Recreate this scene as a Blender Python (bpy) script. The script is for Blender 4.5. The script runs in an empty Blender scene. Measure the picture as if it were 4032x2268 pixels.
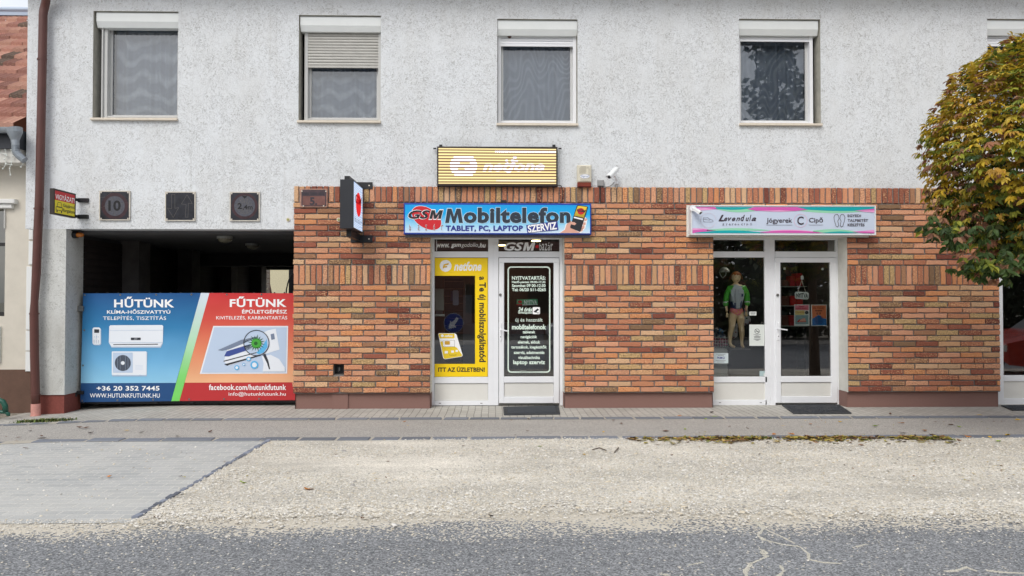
import bpy, bmesh, math, random
import numpy as np
from mathutils import Vector, Matrix, noise
R = math.radians
random.seed(7)
scene = bpy.context.scene
C = scene.collection

# ---------------------------------------------------------------- camera
F_PX, CX, CY = 2911.0, 2016.0, 1134.0        # focal length and centre in photo pixels (4032 wide)
CAM = Vector((0.0, -11.0, 1.6))
cam_d = bpy.data.cameras.new('camera'); cam = bpy.data.objects.new('camera', cam_d); C.objects.link(cam)
cam.location = CAM; cam.rotation_euler = (R(91.0), 0, R(-1.2))
cam_d.sensor_width = 36.0; cam_d.lens = 36.0 * F_PX / 4032.0; cam_d.clip_end = 3000
scene.camera = cam
CR = cam.rotation_euler.to_matrix()

# ---------------------------------------------------------------- sky, sun, exposure
world = bpy.data.worlds.new("World"); scene.world = world; world.use_nodes = True
wn = world.node_tree; wn.nodes.clear()
sky = wn.nodes.new('ShaderNodeTexSky'); sky.sky_type = 'NISHITA'; sky.sun_disc = False
SUN_EL, SUN_AZ = 47.0, 205.0
sky.sun_elevation = R(SUN_EL); sky.sun_rotation = R(SUN_AZ)
sky.air_density = 1.3; sky.dust_density = 4.0; sky.ozone_density = 1.0
hs = wn.nodes.new('ShaderNodeHueSaturation'); hs.inputs['Saturation'].default_value = 0.42
# thin high cloud: brightens and breaks up the sky
tc = wn.nodes.new('ShaderNodeTexCoord'); cn = wn.nodes.new('ShaderNodeTexNoise'); cn.inputs['Scale'].default_value = 3.2; cn.inputs['Detail'].default_value = 6
cr = wn.nodes.new('ShaderNodeMapRange'); cr.inputs[1].default_value = 0.35; cr.inputs[2].default_value = 0.7; cr.inputs[3].default_value = 0.15; cr.inputs[4].default_value = 0.85
cm = wn.nodes.new('ShaderNodeMixRGB'); cm.inputs[2].default_value = (7.6, 7.9, 8.4, 1)
bg = wn.nodes.new('ShaderNodeBackground'); bg.inputs['Strength'].default_value = 0.135
wo = wn.nodes.new('ShaderNodeOutputWorld')
wn.links.new(sky.outputs[0], hs.inputs['Color']); wn.links.new(tc.outputs['Generated'], cn.inputs['Vector'])
wn.links.new(cn.outputs['Fac'], cr.inputs[0]); wn.links.new(cr.outputs[0], cm.inputs[0])
wn.links.new(hs.outputs[0], cm.inputs[1]); wn.links.new(cm.outputs[0], bg.inputs['Color']); wn.links.new(bg.outputs[0], wo.inputs[0])
sun_d = bpy.data.lights.new('sun', 'SUN'); sun = bpy.data.objects.new('sun', sun_d); C.objects.link(sun)
sun_d.energy = 1.15; sun_d.angle = R(26); sun_d.color = (1.0, 0.965, 0.91)
_a = R(SUN_AZ); _e = R(SUN_EL)
sdir = Vector((math.sin(_a) * math.cos(_e), math.cos(_a) * math.cos(_e), math.sin(_e)))   # towards the sun
sun.rotation_euler = sdir.to_track_quat('Z', 'Y').to_euler(); sun.location = (0, -20, 20)
scene.view_settings.view_transform = 'Standard'; scene.view_settings.look = 'None'
scene.view_settings.exposure = 0.15; scene.view_settings.gamma = 1.0

# ---------------------------------------------------------------- helpers
def P(u, v, y=0.0):
    """point on the vertical plane Y=y that the photo pixel (u,v) shows"""
    d = CR @ Vector(((u - CX) / F_PX, -(v - CY) / F_PX, -1.0))
    t = (y - CAM.y) / d.y
    return CAM + d * t
def G(u, v, z=0.0):
    d = CR @ Vector(((u - CX) / F_PX, -(v - CY) / F_PX, -1.0))
    t = (z - CAM.z) / d.z
    return CAM + d * t
def rect(u0, v0, u1, v1, y=0.0):
    um, vm = (u0 + u1) / 2, (v0 + v1) / 2
    return P(u0, vm, y).x, P(u1, vm, y).x, P(um, v1, y).z, P(um, v0, y).z
def zoom(x0, y0, s):
    return lambda a, b: (x0 + a / s, y0 + b / s)
def lin(c):
    c = c / 255.0
    return c / 12.92 if c <= 0.04045 else ((c + 0.055) / 1.055) ** 2.4
def col(r, g, b): return (lin(r), lin(g), lin(b), 1.0)

def nodes_of(m):
    m.use_nodes = True
    nt = m.node_tree
    return nt, nt.nodes.get('Principled BSDF')
def pm(name, base, rough=0.6, metal=0.0, var=0.0, vs=6.0, bump=0.0, bs=60.0, bd=0.004, spec=0.5, detail=4.0, var2=None, emit=None, es=0.0):
    """principled material: base colour with noise variation and a noise bump, all in object space"""
    m = bpy.data.materials.new(name); nt, b = nodes_of(m)
    b.inputs['Base Color'].default_value = base; b.inputs['Roughness'].default_value = rough
    b.inputs['Metallic'].default_value = metal; b.inputs['Specular IOR Level'].default_value = spec
    if emit: b.inputs['Emission Color'].default_value = emit; b.inputs['Emission Strength'].default_value = es
    if var or bump:
        t = nt.nodes.new('ShaderNodeTexCoord')
    if var:
        n = nt.nodes.new('ShaderNodeTexNoise'); n.inputs['Scale'].default_value = vs; n.inputs['Detail'].default_value = detail; n.inputs['Roughness'].default_value = 0.62
        nt.links.new(t.outputs['Object'], n.inputs['Vector'])
        r = nt.nodes.new('ShaderNodeMapRange'); r.inputs[1].default_value = 0.3; r.inputs[2].default_value = 0.7
        x = nt.nodes.new('ShaderNodeMixRGB')
        lo = tuple(c * (1 - var) for c in base[:3]) + (1,); hi = tuple(min(1, c * (1 + var)) for c in base[:3]) + (1,)
        if var2: lo = var2
        x.inputs[1].default_value = lo; x.inputs[2].default_value = hi
        nt.links.new(n.outputs['Fac'], r.inputs[0]); nt.links.new(r.outputs[0], x.inputs[0]); nt.links.new(x.outputs[0], b.inputs['Base Color'])
    if bump:
        n2 = nt.nodes.new('ShaderNodeTexNoise'); n2.inputs['Scale'].default_value = bs; n2.inputs['Detail'].default_value = 3
        nt.links.new(t.outputs['Object'], n2.inputs['Vector'])
        bp = nt.nodes.new('ShaderNodeBump'); bp.inputs['Strength'].default_value = bump; bp.inputs['Distance'].default_value = bd
        nt.links.new(n2.outputs['Fac'], bp.inputs['Height']); nt.links.new(bp.outputs[0], b.inputs['Normal'])
    return m
def gradm(name, stops, p0, p1, axis=2, rough=0.5, spec=0.3, bump=0.0, bs=3.0, emit=0.0, off=None):
    """printed colour gradient along an axis (object space offset by the owner's location)"""
    m = bpy.data.materials.new(name); nt, b = nodes_of(m)
    b.inputs['Roughness'].default_value = rough; b.inputs['Specular IOR Level'].default_value = spec
    g = nt.nodes.new('ShaderNodeNewGeometry'); s = nt.nodes.new('ShaderNodeSeparateXYZ')
    r = nt.nodes.new('ShaderNodeMapRange'); r.inputs[1].default_value = p0; r.inputs[2].default_value = p1
    cr_ = nt.nodes.new('ShaderNodeValToRGB'); e = cr_.color_ramp.elements
    e[0].position = stops[0][0]; e[0].color = stops[0][1]; e[1].position = stops[-1][0]; e[1].color = stops[-1][1]
    for p, c in stops[1:-1]:
        k = e.new(p); k.color = c
    nt.links.new(g.outputs['Position'], s.inputs[0]); nt.links.new(s.outputs[axis], r.inputs[0])
    nt.links.new(r.outputs[0], cr_.inputs[0]); nt.links.new(cr_.outputs[0], b.inputs['Base Color'])
    if emit:
        nt.links.new(cr_.outputs[0], b.inputs['Emission Color']); b.inputs['Emission Strength'].default_value = emit
    if bump:
        n2 = nt.nodes.new('ShaderNodeTexNoise'); n2.inputs['Scale'].default_value = bs; n2.inputs['Detail'].default_value = 1.5
        nt.links.new(g.outputs['Position'], n2.inputs['Vector'])
        bp = nt.nodes.new('ShaderNodeBump'); bp.inputs['Strength'].default_value = bump; bp.inputs['Distance'].default_value = 0.05
        nt.links.new(n2.outputs['Fac'], bp.inputs['Height']); nt.links.new(bp.outputs[0], b.inputs['Normal'])
    return m
def attrm(name, rough=0.8, speck=0.0, spec=0.3, bump=0.0, bs=120.0, trans=0.0):
    """material coloured by the mesh's own per-piece colour attribute"""
    m = bpy.data.materials.new(name); nt, b = nodes_of(m)
    b.inputs['Roughness'].default_value = rough; b.inputs['Specular IOR Level'].default_value = spec
    a = nt.nodes.new('ShaderNodeAttribute'); a.attribute_name = 'bcol'
    out = a.outputs['Color']
    t = nt.nodes.new('ShaderNodeNewGeometry')
    if speck:
        n = nt.nodes.new('ShaderNodeTexNoise'); n.inputs['Scale'].default_value = 52; n.inputs['Detail'].default_value = 3; n.inputs['Roughness'].default_value = 0.7
        mp = nt.nodes.new('ShaderNodeMapping'); mp.inputs['Scale'].default_value = (0.8, 1, 1.3)
        nt.links.new(t.outputs['Position'], mp.inputs[0]); nt.links.new(mp.outputs[0], n.inputs['Vector'])
        # how rough / mottled this brick is comes from the attribute's alpha
        def band(lo, hi, colr, src, amt):
            r = nt.nodes.new('ShaderNodeMapRange'); r.inputs[1].default_value = lo; r.inputs[2].default_value = hi
            nt.links.new(n.outputs['Fac'], r.inputs[0])
            mu = nt.nodes.new('ShaderNodeMath'); mu.operation = 'MULTIPLY'; nt.links.new(r.outputs[0], mu.inputs[0]); nt.links.new(a.outputs['Alpha'], mu.inputs[1])
            mu2 = nt.nodes.new('ShaderNodeMath'); mu2.operation = 'MULTIPLY'; nt.links.new(mu.outputs[0], mu2.inputs[0]); mu2.inputs[1].default_value = amt
            x = nt.nodes.new('ShaderNodeMixRGB'); x.inputs[2].default_value = colr
            nt.links.new(mu2.outputs[0], x.inputs[0]); nt.links.new(src, x.inputs[1]); return x.outputs[0]
        out = band(0.53, 0.66, col(236, 196, 144), out, 0.85 * speck)
        out = band(0.46, 0.33, col(70, 38, 24), out, 0.8 * speck)
        n3 = nt.nodes.new('ShaderNodeTexVoronoi'); n3.inputs['Scale'].default_value = 30; nt.links.new(t.outputs['Position'], n3.inputs['Vector'])
        r3 = nt.nodes.new('ShaderNodeMapRange'); r3.inputs[1].default_value = 0.13; r3.inputs[2].default_value = 0.09
        nt.links.new(n3.outputs['Distance'], r3.inputs[0])
        s3 = nt.nodes.new('ShaderNodeSeparateColor'); nt.links.new(n3.outputs['Color'], s3.inputs[0])
        g3 = nt.nodes.new('ShaderNodeMath'); g3.operation = 'GREATER_THAN'; g3.inputs[1].default_value = 0.8; nt.links.new(s3.outputs[0], g3.inputs[0])
        m3 = nt.nodes.new('ShaderNodeMath'); m3.operation = 'MULTIPLY'; nt.links.new(r3.outputs[0], m3.inputs[0]); nt.links.new(g3.outputs[0], m3.inputs[1])
        x3 = nt.nodes.new('ShaderNodeMixRGB'); x3.inputs[2].default_value = col(232, 214, 184)
        nt.links.new(m3.outputs[0], x3.inputs[0]); nt.links.new(out, x3.inputs[1]); out = x3.outputs[0]
    nt.links.new(out, b.inputs['Base Color'])
    if bump:
        n2 = nt.nodes.new('ShaderNodeTexNoise'); n2.inputs['Scale'].default_value = bs; n2.inputs['Detail'].default_value = 3
        nt.links.new(t.outputs['Position'], n2.inputs['Vector'])
        bp = nt.nodes.new('ShaderNodeBump'); bp.inputs['Strength'].default_value = bump; bp.inputs['Distance'].default_value = 0.004
        nt.links.new(n2.outputs['Fac'], bp.inputs['Height']); nt.links.new(bp.outputs[0], b.inputs['Normal'])
    if trans:
        tr = nt.nodes.new('ShaderNodeBsdfTranslucent'); nt.links.new(out, tr.inputs['Color'])
        mx = nt.nodes.new('ShaderNodeMixShader'); mx.inputs[0].default_value = trans
        o = nt.nodes.get('Material Output')
        nt.links.new(b.outputs[0], mx.inputs[1]); nt.links.new(tr.outputs[0], mx.inputs[2]); nt.links.new(mx.outputs[0], o.inputs[0])
    return m
def glassm(name, refl=0.1, tint=(0.9, 0.93, 0.92, 1)):
    m = bpy.data.materials.new(name); m.use_nodes = True; nt = m.node_tree; nt.nodes.clear()
    o = nt.nodes.new('ShaderNodeOutputMaterial'); mx = nt.nodes.new('ShaderNodeMixShader')
    g = nt.nodes.new('ShaderNodeBsdfGlossy'); g.inputs['Roughness'].default_value = 0.0; g.inputs['Color'].default_value = (0.95, 0.97, 1, 1)
    t = nt.nodes.new('ShaderNodeBsdfTransparent'); t.inputs['Color'].default_value = tint
    f = nt.nodes.new('ShaderNodeFresnel'); f.inputs['IOR'].default_value = 1.5
    a = nt.nodes.new('ShaderNodeMath'); a.operation = 'ADD'; a.inputs[1].default_value = refl; a.use_clamp = True
    nt.links.new(f.outputs[0], a.inputs[0]); nt.links.new(a.outputs[0], mx.inputs[0])
    nt.links.new(t.outputs[0], mx.inputs[1]); nt.links.new(g.outputs[0], mx.inputs[2]); nt.links.new(mx.outputs[0], o.inputs[0])
    return m

class MB:
    def __init__(s): s.v = []; s.f = []; s.m = []; s.c = []
    def add(s, vs, fs, mi=0, c=None):
        k = len(s.v); s.v += [tuple(p) for p in vs]
        s.f += [tuple(i + k for i in f) for f in fs]; s.m += [mi] * len(fs)
        if c is not None: s.c += [c] * len(vs)
        return s
    def box(s, x0, x1, y0, y1, z0, z1, mi=0, c=None):
        vs = [(x0, y0, z0), (x1, y0, z0), (x1, y1, z0), (x0, y1, z0), (x0, y0, z1), (x1, y0, z1), (x1, y1, z1), (x0, y1, z1)]
        return s.add(vs, [(0, 3, 2, 1), (4, 5, 6, 7), (0, 1, 5, 4), (1, 2, 6, 5), (2, 3, 7, 6), (3, 0, 4, 7)], mi, c)
    def bbox(s, x0, x1, y0, y1, z0, z1, b=0.004, mi=0):
        """box with chamfered front (-y) edges"""
        vs = [(x0, y1, z0), (x1, y1, z0), (x1, y1, z1), (x0, y1, z1), (x0, y0 + b, z0), (x1, y0 + b, z0), (x1, y0 + b, z1), (x0, y0 + b, z1),
              (x0 + b, y0, z0 + b), (x1 - b, y0, z0 + b), (x1 - b, y0, z1 - b), (x0 + b, y0, z1 - b)]
        fs = [(3, 2, 1, 0), (0, 1, 5, 4), (1, 2, 6, 5), (2, 3, 7, 6), (3, 0, 4, 7), (4, 5, 9, 8), (5, 6, 10, 9), (6, 7, 11, 10), (7, 4, 8, 11), (8, 9, 10, 11)]
        return s.add(vs, fs, mi)
    def poly(s, pts, mi=0, c=None): return s.add(pts, [tuple(range(len(pts)))], mi, c)
    def prism(s, pts, d, mi=0):
        """closed polygon swept by vector d"""
        n = len(pts); d = Vector(d); a = [Vector(p) for p in pts]; b = [p + d for p in a]
        return s.add(a + b, [tuple(range(n)), tuple(range(2 * n - 1, n - 1, -1))] + [(i, i + n, (i + 1) % n + n, (i + 1) % n) for i in range(n)], mi)
    def tube(s, path, r, n=10, mi=0, cap=True, c=None):
        path = [Vector(p) for p in path]; rs = r if isinstance(r, (list, tuple)) else [r] * len(path)
        rings = []; up = None
        for i, p in enumerate(path):
            t = (path[min(i + 1, len(path) - 1)] - path[max(i - 1, 0)]).normalized()
            if up is None:
                up = Vector((0, 0, 1)) if abs(t.z) < 0.9 else Vector((1, 0, 0))
            a = t.cross(up).normalized(); b = a.cross(t).normalized(); up = b
            rings.append([p + (a * math.cos(2 * math.pi * k / n) + b * math.sin(2 * math.pi * k / n)) * rs[i] for k in range(n)])
        vs = [q for rg in rings for q in rg]; fs = []
        for i in range(len(path) - 1):
            for k in range(n):
                fs.append((i * n + k, i * n + (k + 1) % n, (i + 1) * n + (k + 1) % n, (i + 1) * n + k))
        if cap: fs += [tuple(range(n - 1, -1, -1)), tuple((len(path) - 1) * n + k for k in range(n))]
        return s.add(vs, fs, mi, c)
    def sphere(s, cpt, r, nu=12, nv=8, mi=0, sc=(1, 1, 1), c=None):
        vs = [];
        for j in range(nv + 1):
            th = math.pi * j / nv
            for i in range(nu):
                ph = 2 * math.pi * i / nu
                vs.append((cpt[0] + r * sc[0] * math.sin(th) * math.cos(ph), cpt[1] + r * sc[1] * math.sin(th) * math.sin(ph), cpt[2] + r * sc[2] * math.cos(th)))
        fs = [(j * nu + i, (j + 1) * nu + i, (j + 1) * nu + (i + 1) % nu, j * nu + (i + 1) % nu) for j in range(nv) for i in range(nu)]
        return s.add(vs, fs, mi, c)
    # ---- flat artwork laid on a surface; fn maps (a,b) drawing units to a 3D point
    def art(s, fn, pts, mi=0): return s.poly([fn(a, b) for a, b in pts], mi)
    def disc(s, fn, a, b, ra, rb=None, mi=0, n=28):
        rb = rb or ra
        return s.art(fn, [(a + ra * math.cos(2 * math.pi * k / n), b - rb * math.sin(2 * math.pi * k / n)) for k in range(n)], mi)
    def ring(s, fn, a, b, ra, w, mi=0, n=32, rb=None):
        rb = rb or ra
        o = [fn(a + ra * math.cos(2 * math.pi * k / n), b - rb * math.sin(2 * math.pi * k / n)) for k in range(n)]
        i_ = [fn(a + (ra - w) * math.cos(2 * math.pi * k / n), b - (rb - w) * math.sin(2 * math.pi * k / n)) for k in range(n)]
        return s.add(o + i_, [(k, (k + 1) % n, n + (k + 1) % n, n + k) for k in range(n)], mi)
    def line(s, fn, pts, w, mi=0):
        for (a0, b0), (a1, b1) in zip(pts[:-1], pts[1:]):
            dx, dy = a1 - a0, b1 - b0; l = math.hypot(dx, dy) or 1; nx, ny = -dy / l * w / 2, dx / l * w / 2
            ex, ey = dx / l * w * 0.3, dy / l * w * 0.3
            s.art(fn, [(a0 - ex + nx, b0 - ey + ny), (a1 + ex + nx, b1 + ey + ny), (a1 + ex - nx, b1 + ey - ny), (a0 - ex - nx, b0 - ey - ny)], mi)
        return s
    def text(s, fn, body, a0, b0, a1, b1, mi=0, shear=0.0, bold=0.0, space=1.0, rot=0):
        vs, fs = text_geo(body, shear, bold, space)
        out = []
        for x, y in vs:
            if rot == 0: out.append(fn(a0 + (a1 - a0) * x, b1 + (b0 - b1) * y))
            elif rot == 90: out.append(fn(a0 + (a1 - a0) * y, b0 + (b1 - b0) * x))   # clockwise, reads downward
            else:
                ca, sa = math.cos(R(rot)), math.sin(R(rot)); w, h = a1 - a0, b1 - b0
                px, py = (x - .5) * w, (y - .5) * h
                out.append(fn((a0 + a1) / 2 + px * ca - py * sa, (b0 + b1) / 2 - (px * sa + py * ca)))
        return s.add(out, fs, mi)
    def build(s, name, mats, parent=None, smooth=False, label=None):
        o0 = origin_of(parent)
        me = bpy.data.meshes.new(name)
        me.from_pydata([(v[0] - o0.x, v[1] - o0.y, v[2] - o0.z) for v in s.v], [], s.f)
        if not isinstance(mats, (list, tuple)): mats = [mats]
        for m in mats: me.materials.append(m)
        if len(mats) > 1: me.polygons.foreach_set('material_index', s.m)
        if smooth: me.polygons.foreach_set('use_smooth', [True] * len(me.polygons))
        if s.c and len(s.c) == len(s.v):
            at = me.color_attributes.new('bcol', 'FLOAT_COLOR', 'POINT')
            at.data.foreach_set('color', np.array(s.c, dtype=np.float32).ravel())
        me.update()
        o = bpy.data.objects.new(name, me); C.objects.link(o)
        if parent is not None: o.parent = parent
        if label: o['label'] = label
        return o
ROOTS = {}
def origin_of(o):
    if o is None: return Vector((0, 0, 0))
    while o.parent is not None: o = o.parent
    return Vector(o.location)
_tc = {}
def text_geo(body, shear, bold, space):
    key = (body, shear, bold, space)
    if key in _tc: return _tc[key]
    cu = bpy.data.curves.new('t', 'FONT'); cu.body = body; cu.shear = shear; cu.offset = bold; cu.space_character = space
    cu.resolution_u = 3; cu.fill_mode = 'FRONT'
    ob = bpy.data.objects.new('t', cu); C.objects.link(ob)
    bpy.context.view_layer.update()
    ev = ob.evaluated_get(bpy.context.evaluated_depsgraph_get()); me = ev.to_mesh()
    vs = [(v.co.x, v.co.y) for v in me.vertices]; fs = [tuple(p.vertices) for p in me.polygons]
    ev.to_mesh_clear(); bpy.data.objects.remove(ob); bpy.data.curves.remove(cu)
    x0 = min(v[0] for v in vs); x1 = max(v[0] for v in vs); y0 = min(v[1] for v in vs); y1 = max(v[1] for v in vs)
    vs = [((x - x0) / (x1 - x0), (y - y0) / (y1 - y0)) for x, y in vs]
    _tc[key] = (vs, fs); return _tc[key]
def rrect(a0, b0, a1, b1, r, n=5):
    out = []
    def arc(cx_, cy_, s_, e_):
        return [(cx_ + r * math.cos(R(s_ + (e_ - s_) * k / n)), cy_ - r * math.sin(R(s_ + (e_ - s_) * k / n))) for k in range(n + 1)]
    return arc(a1 - r, b0 + r, 0, 90) + arc(a0 + r, b0 + r, 90, 180) + arc(a0 + r, b1 - r, 180, 270) + arc(a1 - r, b1 - r, 270, 360)
def pl(zf, y):
    """drawing function: zoom coordinates -> point on the plane Y=y"""
    return lambda a, b: P(*zf(a, b), y)
def tag(o, label=None, cat=None, group=None, kind=None):
    if label: o['label'] = label
    if cat: o['category'] = cat
    if group: o['group'] = group
    if kind: o['kind'] = kind
    return o
def thing(name, loc, label, cat, group=None):
    o = bpy.data.objects.new(name, None); C.objects.link(o); o.location = loc; o.empty_display_size = 0.2
    return tag(o, label, cat, group)
def struct(mb, name, mat, label=None, kind='structure', smooth=False):
    o = mb.build(name, mat, smooth=smooth); o['kind'] = kind
    if label: o['label'] = label
    return o
def grid_wall(mb, x0, x1, z0, z1, holes, y, mi=0, maxs=99):
    xs = sorted(set([x0, x1] + [min(max(h[0], x0), x1) for h in holes] + [min(max(h[1], x0), x1) for h in holes]))
    zs = sorted(set([z0, z1] + [min(max(h[2], z0), z1) for h in holes] + [min(max(h[3], z0), z1) for h in holes]))
    for i in range(len(xs) - 1):
        for j in range(len(zs) - 1):
            a, b, c_, d = xs[i], xs[i + 1], zs[j], zs[j + 1]
            mx, mz = (a + b) / 2, (c_ + d) / 2
            if any(h[0] < mx < h[1] and h[2] < mz < h[3] for h in holes): continue
            mb.poly([(a, y, c_), (b, y, c_), (b, y, d), (a, y, d)], mi)
def reveal(mb, h, y0, y1, mi=0, bottom=True):
    a, b, c_, d = h
    mb.poly([(a, y0, c_), (a, y1, c_), (a, y1, d), (a, y0, d)], mi)
    mb.poly([(b, y1, c_), (b, y0, c_), (b, y0, d), (b, y1, d)], mi)
    mb.poly([(a, y0, d), (a, y1, d), (b, y1, d), (b, y0, d)], mi)
    if bottom: mb.poly([(a, y1, c_), (a, y0, c_), (b, y0, c_), (b, y1, c_)], mi)
D = 1.5652  # overview pixel -> photo pixel
# ---------------------------------------------------------------- materials
def stucco(name, base, dirt, groove=0.5, gs=20.0, dstr=0.35, bump=0.5):
    m = bpy.data.materials.new(name); nt, b = nodes_of(m); L = nt.links
    b.inputs['Roughness'].default_value = 0.9; b.inputs['Specular IOR Level'].default_value = 0.2
    g = nt.nodes.new('ShaderNodeNewGeometry')
    n = nt.nodes.new('ShaderNodeTexNoise'); n.inputs['Scale'].default_value = gs; n.inputs['Detail'].default_value = 1.5; n.inputs['Distortion'].default_value = 1.3
    L.new(g.outputs['Position'], n.inputs['Vector'])
    s = nt.nodes.new('ShaderNodeMath'); s.operation = 'SUBTRACT'; s.inputs[1].default_value = 0.5; L.new(n.outputs['Fac'], s.inputs[0])
    a = nt.nodes.new('ShaderNodeMath'); a.operation = 'ABSOLUTE'; L.new(s.outputs[0], a.inputs[0])
    r = nt.nodes.new('ShaderNodeMapRange'); r.inputs[1].default_value = 0.0; r.inputs[2].default_value = 0.035; r.inputs[3].default_value = 1.0; r.inputs[4].default_value = 0.0
    L.new(a.outputs[0], r.inputs[0])
    # where the trowel left grooves
    n5 = nt.nodes.new('ShaderNodeTexNoise'); n5.inputs['Scale'].default_value = 3; n5.inputs['Detail'].default_value = 2; L.new(g.outputs['Position'], n5.inputs['Vector'])
    r5 = nt.nodes.new('ShaderNodeMapRange'); r5.inputs[1].default_value = 0.2; r5.inputs[2].default_value = 0.55; L.new(n5.outputs['Fac'], r5.inputs[0])
    mk = nt.nodes.new('ShaderNodeMath'); mk.operation = 'MULTIPLY'; L.new(r.outputs[0], mk.inputs[0]); L.new(r5.outputs[0], mk.inputs[1])
    # weathering
    mp = nt.nodes.new('ShaderNodeMapping'); mp.inputs['Scale'].default_value = (1.3, 1, 0.5); L.new(g.outputs['Position'], mp.inputs[0])
    n2 = nt.nodes.new('ShaderNodeTexNoise'); n2.inputs['Scale'].default_value = 1.1; n2.inputs['Detail'].default_value = 7; n2.inputs['Roughness'].default_value = 0.68; L.new(mp.outputs[0], n2.inputs['Vector'])
    r2 = nt.nodes.new('ShaderNodeMapRange'); r2.inputs[1].default_value = 0.42; r2.inputs[2].default_value = 0.75; r2.inputs[4].default_value = dstr; L.new(n2.outputs['Fac'], r2.inputs[0])
    x = nt.nodes.new('ShaderNodeMixRGB'); x.inputs[1].default_value = base; x.inputs[2].default_value = dirt; L.new(r2.outputs[0], x.inputs[0])
    n3 = nt.nodes.new('ShaderNodeTexNoise'); n3.inputs['Scale'].default_value = 55; n3.inputs['Detail'].default_value = 4; L.new(g.outputs['Position'], n3.inputs['Vector'])
    r3 = nt.nodes.new('ShaderNodeMapRange'); r3.inputs[1].default_value = 0.35; r3.inputs[2].default_value = 0.7; r3.inputs[3].default_value = 0.0; r3.inputs[4].default_value = 0.14; L.new(n3.outputs['Fac'], r3.inputs[0])
    x3 = nt.nodes.new('ShaderNodeMixRGB'); x3.inputs[2].default_value = dirt; L.new(r3.outputs[0], x3.inputs[0]); L.new(x.outputs[0], x3.inputs[1])
    gm = nt.nodes.new('ShaderNodeMath'); gm.operation = 'MULTIPLY'; gm.inputs[1].default_value = groove; L.new(mk.outputs[0], gm.inputs[0])
    x4 = nt.nodes.new('ShaderNodeMixRGB'); x4.inputs[2].default_value = tuple(c * 0.42 for c in dirt[:3]) + (1,); L.new(gm.outputs[0], x4.inputs[0]); L.new(x3.outputs[0], x4.inputs[1])
    ms = nt.nodes.new('ShaderNodeMapping'); ms.inputs['Scale'].default_value = (7, 1, 0.28); L.new(g.outputs['Position'], ms.inputs[0])
    n6 = nt.nodes.new('ShaderNodeTexNoise'); n6.inputs['Scale'].default_value = 1.6; n6.inputs['Detail'].default_value = 5; L.new(ms.outputs[0], n6.inputs['Vector'])
    r6 = nt.nodes.new('ShaderNodeMapRange'); r6.inputs[1].default_value = 0.6; r6.inputs[2].default_value = 0.85; r6.inputs[4].default_value = 0.3; L.new(n6.outputs['Fac'], r6.inputs[0])
    x6 = nt.nodes.new('ShaderNodeMixRGB'); x6.inputs[2].default_value = tuple(c * 0.7 for c in dirt[:3]) + (1,); L.new(r6.outputs[0], x6.inputs[0]); L.new(x4.outputs[0], x6.inputs[1])
    L.new(x6.outputs[0], b.inputs['Base Color'])
    h = nt.nodes.new('ShaderNodeMath'); h.operation = 'SUBTRACT'; L.new(n3.outputs['Fac'], h.inputs[0]); L.new(mk.outputs[0], h.inputs[1])
    bp = nt.nodes.new('ShaderNodeBump'); bp.inputs['Strength'].default_value = bump; bp.inputs['Distance'].default_value = 0.006
    L.new(h.outputs[0], bp.inputs['Height']); L.new(bp.outputs[0], b.inputs['Normal'])
    return m
M = {}
M['stucco'] = stucco('white_scratched_render', col(226, 230, 234), col(196, 194, 188), groove=0.55, gs=20, dstr=.36, bump=.6)
M['stucco_dirty'] = stucco('pillar_render', col(214, 216, 214), col(150, 148, 140), groove=0.45, gs=16, dstr=0.6)
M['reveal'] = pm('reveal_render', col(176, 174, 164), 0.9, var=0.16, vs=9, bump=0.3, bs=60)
M['plinth'] = pm('plinth_render', col(136, 104, 96), 0.9, var=0.14, vs=140, bump=0.5, bs=260, detail=2)
M['plinth_red'] = pm('pillar_plinth_render', col(126, 66, 58), 0.85, var=0.14, vs=30, bump=0.4, bs=160)
M['mortar'] = pm('brick_mortar', col(126, 122, 119), 0.95, var=0.2, vs=50, bump=0.4, bs=160)
M['brick'] = attrm('facing_brick', 0.85, speck=1.0, bump=0.55, bs=150)
M['attr'] = attrm('coloured_pieces', 0.6, spec=0.3)
M['pvc'] = pm('white_pvc', col(236, 238, 242), 0.32, spec=0.4, var=0.025, vs=3)
M['pvc_panel'] = pm('white_pvc_panel', col(224, 223, 218), 0.4, var=0.03, vs=4)
M['pvc_shaded'] = pm('pvc_in_shadow', col(196, 197, 196), 0.4, var=0.03, vs=5)  # white PVC greyed down, with shade painted into its colour
M['shutter_box'] = pm('shutter_box_paint', col(232, 236, 236), 0.3, var=0.03, vs=4)
M['slat'] = pm('shutter_slat', col(184, 183, 178), 0.45, var=0.05, vs=9)  # white slats greyed: shade on the two left windows put into the colour
M['sill'] = pm('window_sill', col(218, 208, 192), 0.5, var=0.08, vs=12)
M['gasket'] = pm('rubber_gasket', col(60, 56, 56), 0.7)
M['glass'] = glassm('window_glass', 0.10)
M['glass_shop'] = glassm('shop_glass', 0.13, (0.86, 0.9, 0.89, 1))
M['black'] = pm('black_metal', col(30, 32, 36), 0.45, var=0.15, vs=30)
M['dark'] = pm('dark_interior', col(38, 38, 42), 0.9, var=0.2, vs=3)
M['steel'] = pm('steel', col(150, 150, 148), 0.35, metal=0.9)
M['white'] = pm('white_print', col(248, 249, 250), 0.5)
M['ink'] = pm('black_print', col(30, 32, 38), 0.5)
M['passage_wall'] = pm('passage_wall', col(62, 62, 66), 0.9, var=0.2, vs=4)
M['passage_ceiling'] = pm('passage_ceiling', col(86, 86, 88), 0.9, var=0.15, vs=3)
M['passage_pillar'] = pm('passage_pillar', col(96, 92, 90), 0.9, var=0.2, vs=5)

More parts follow.
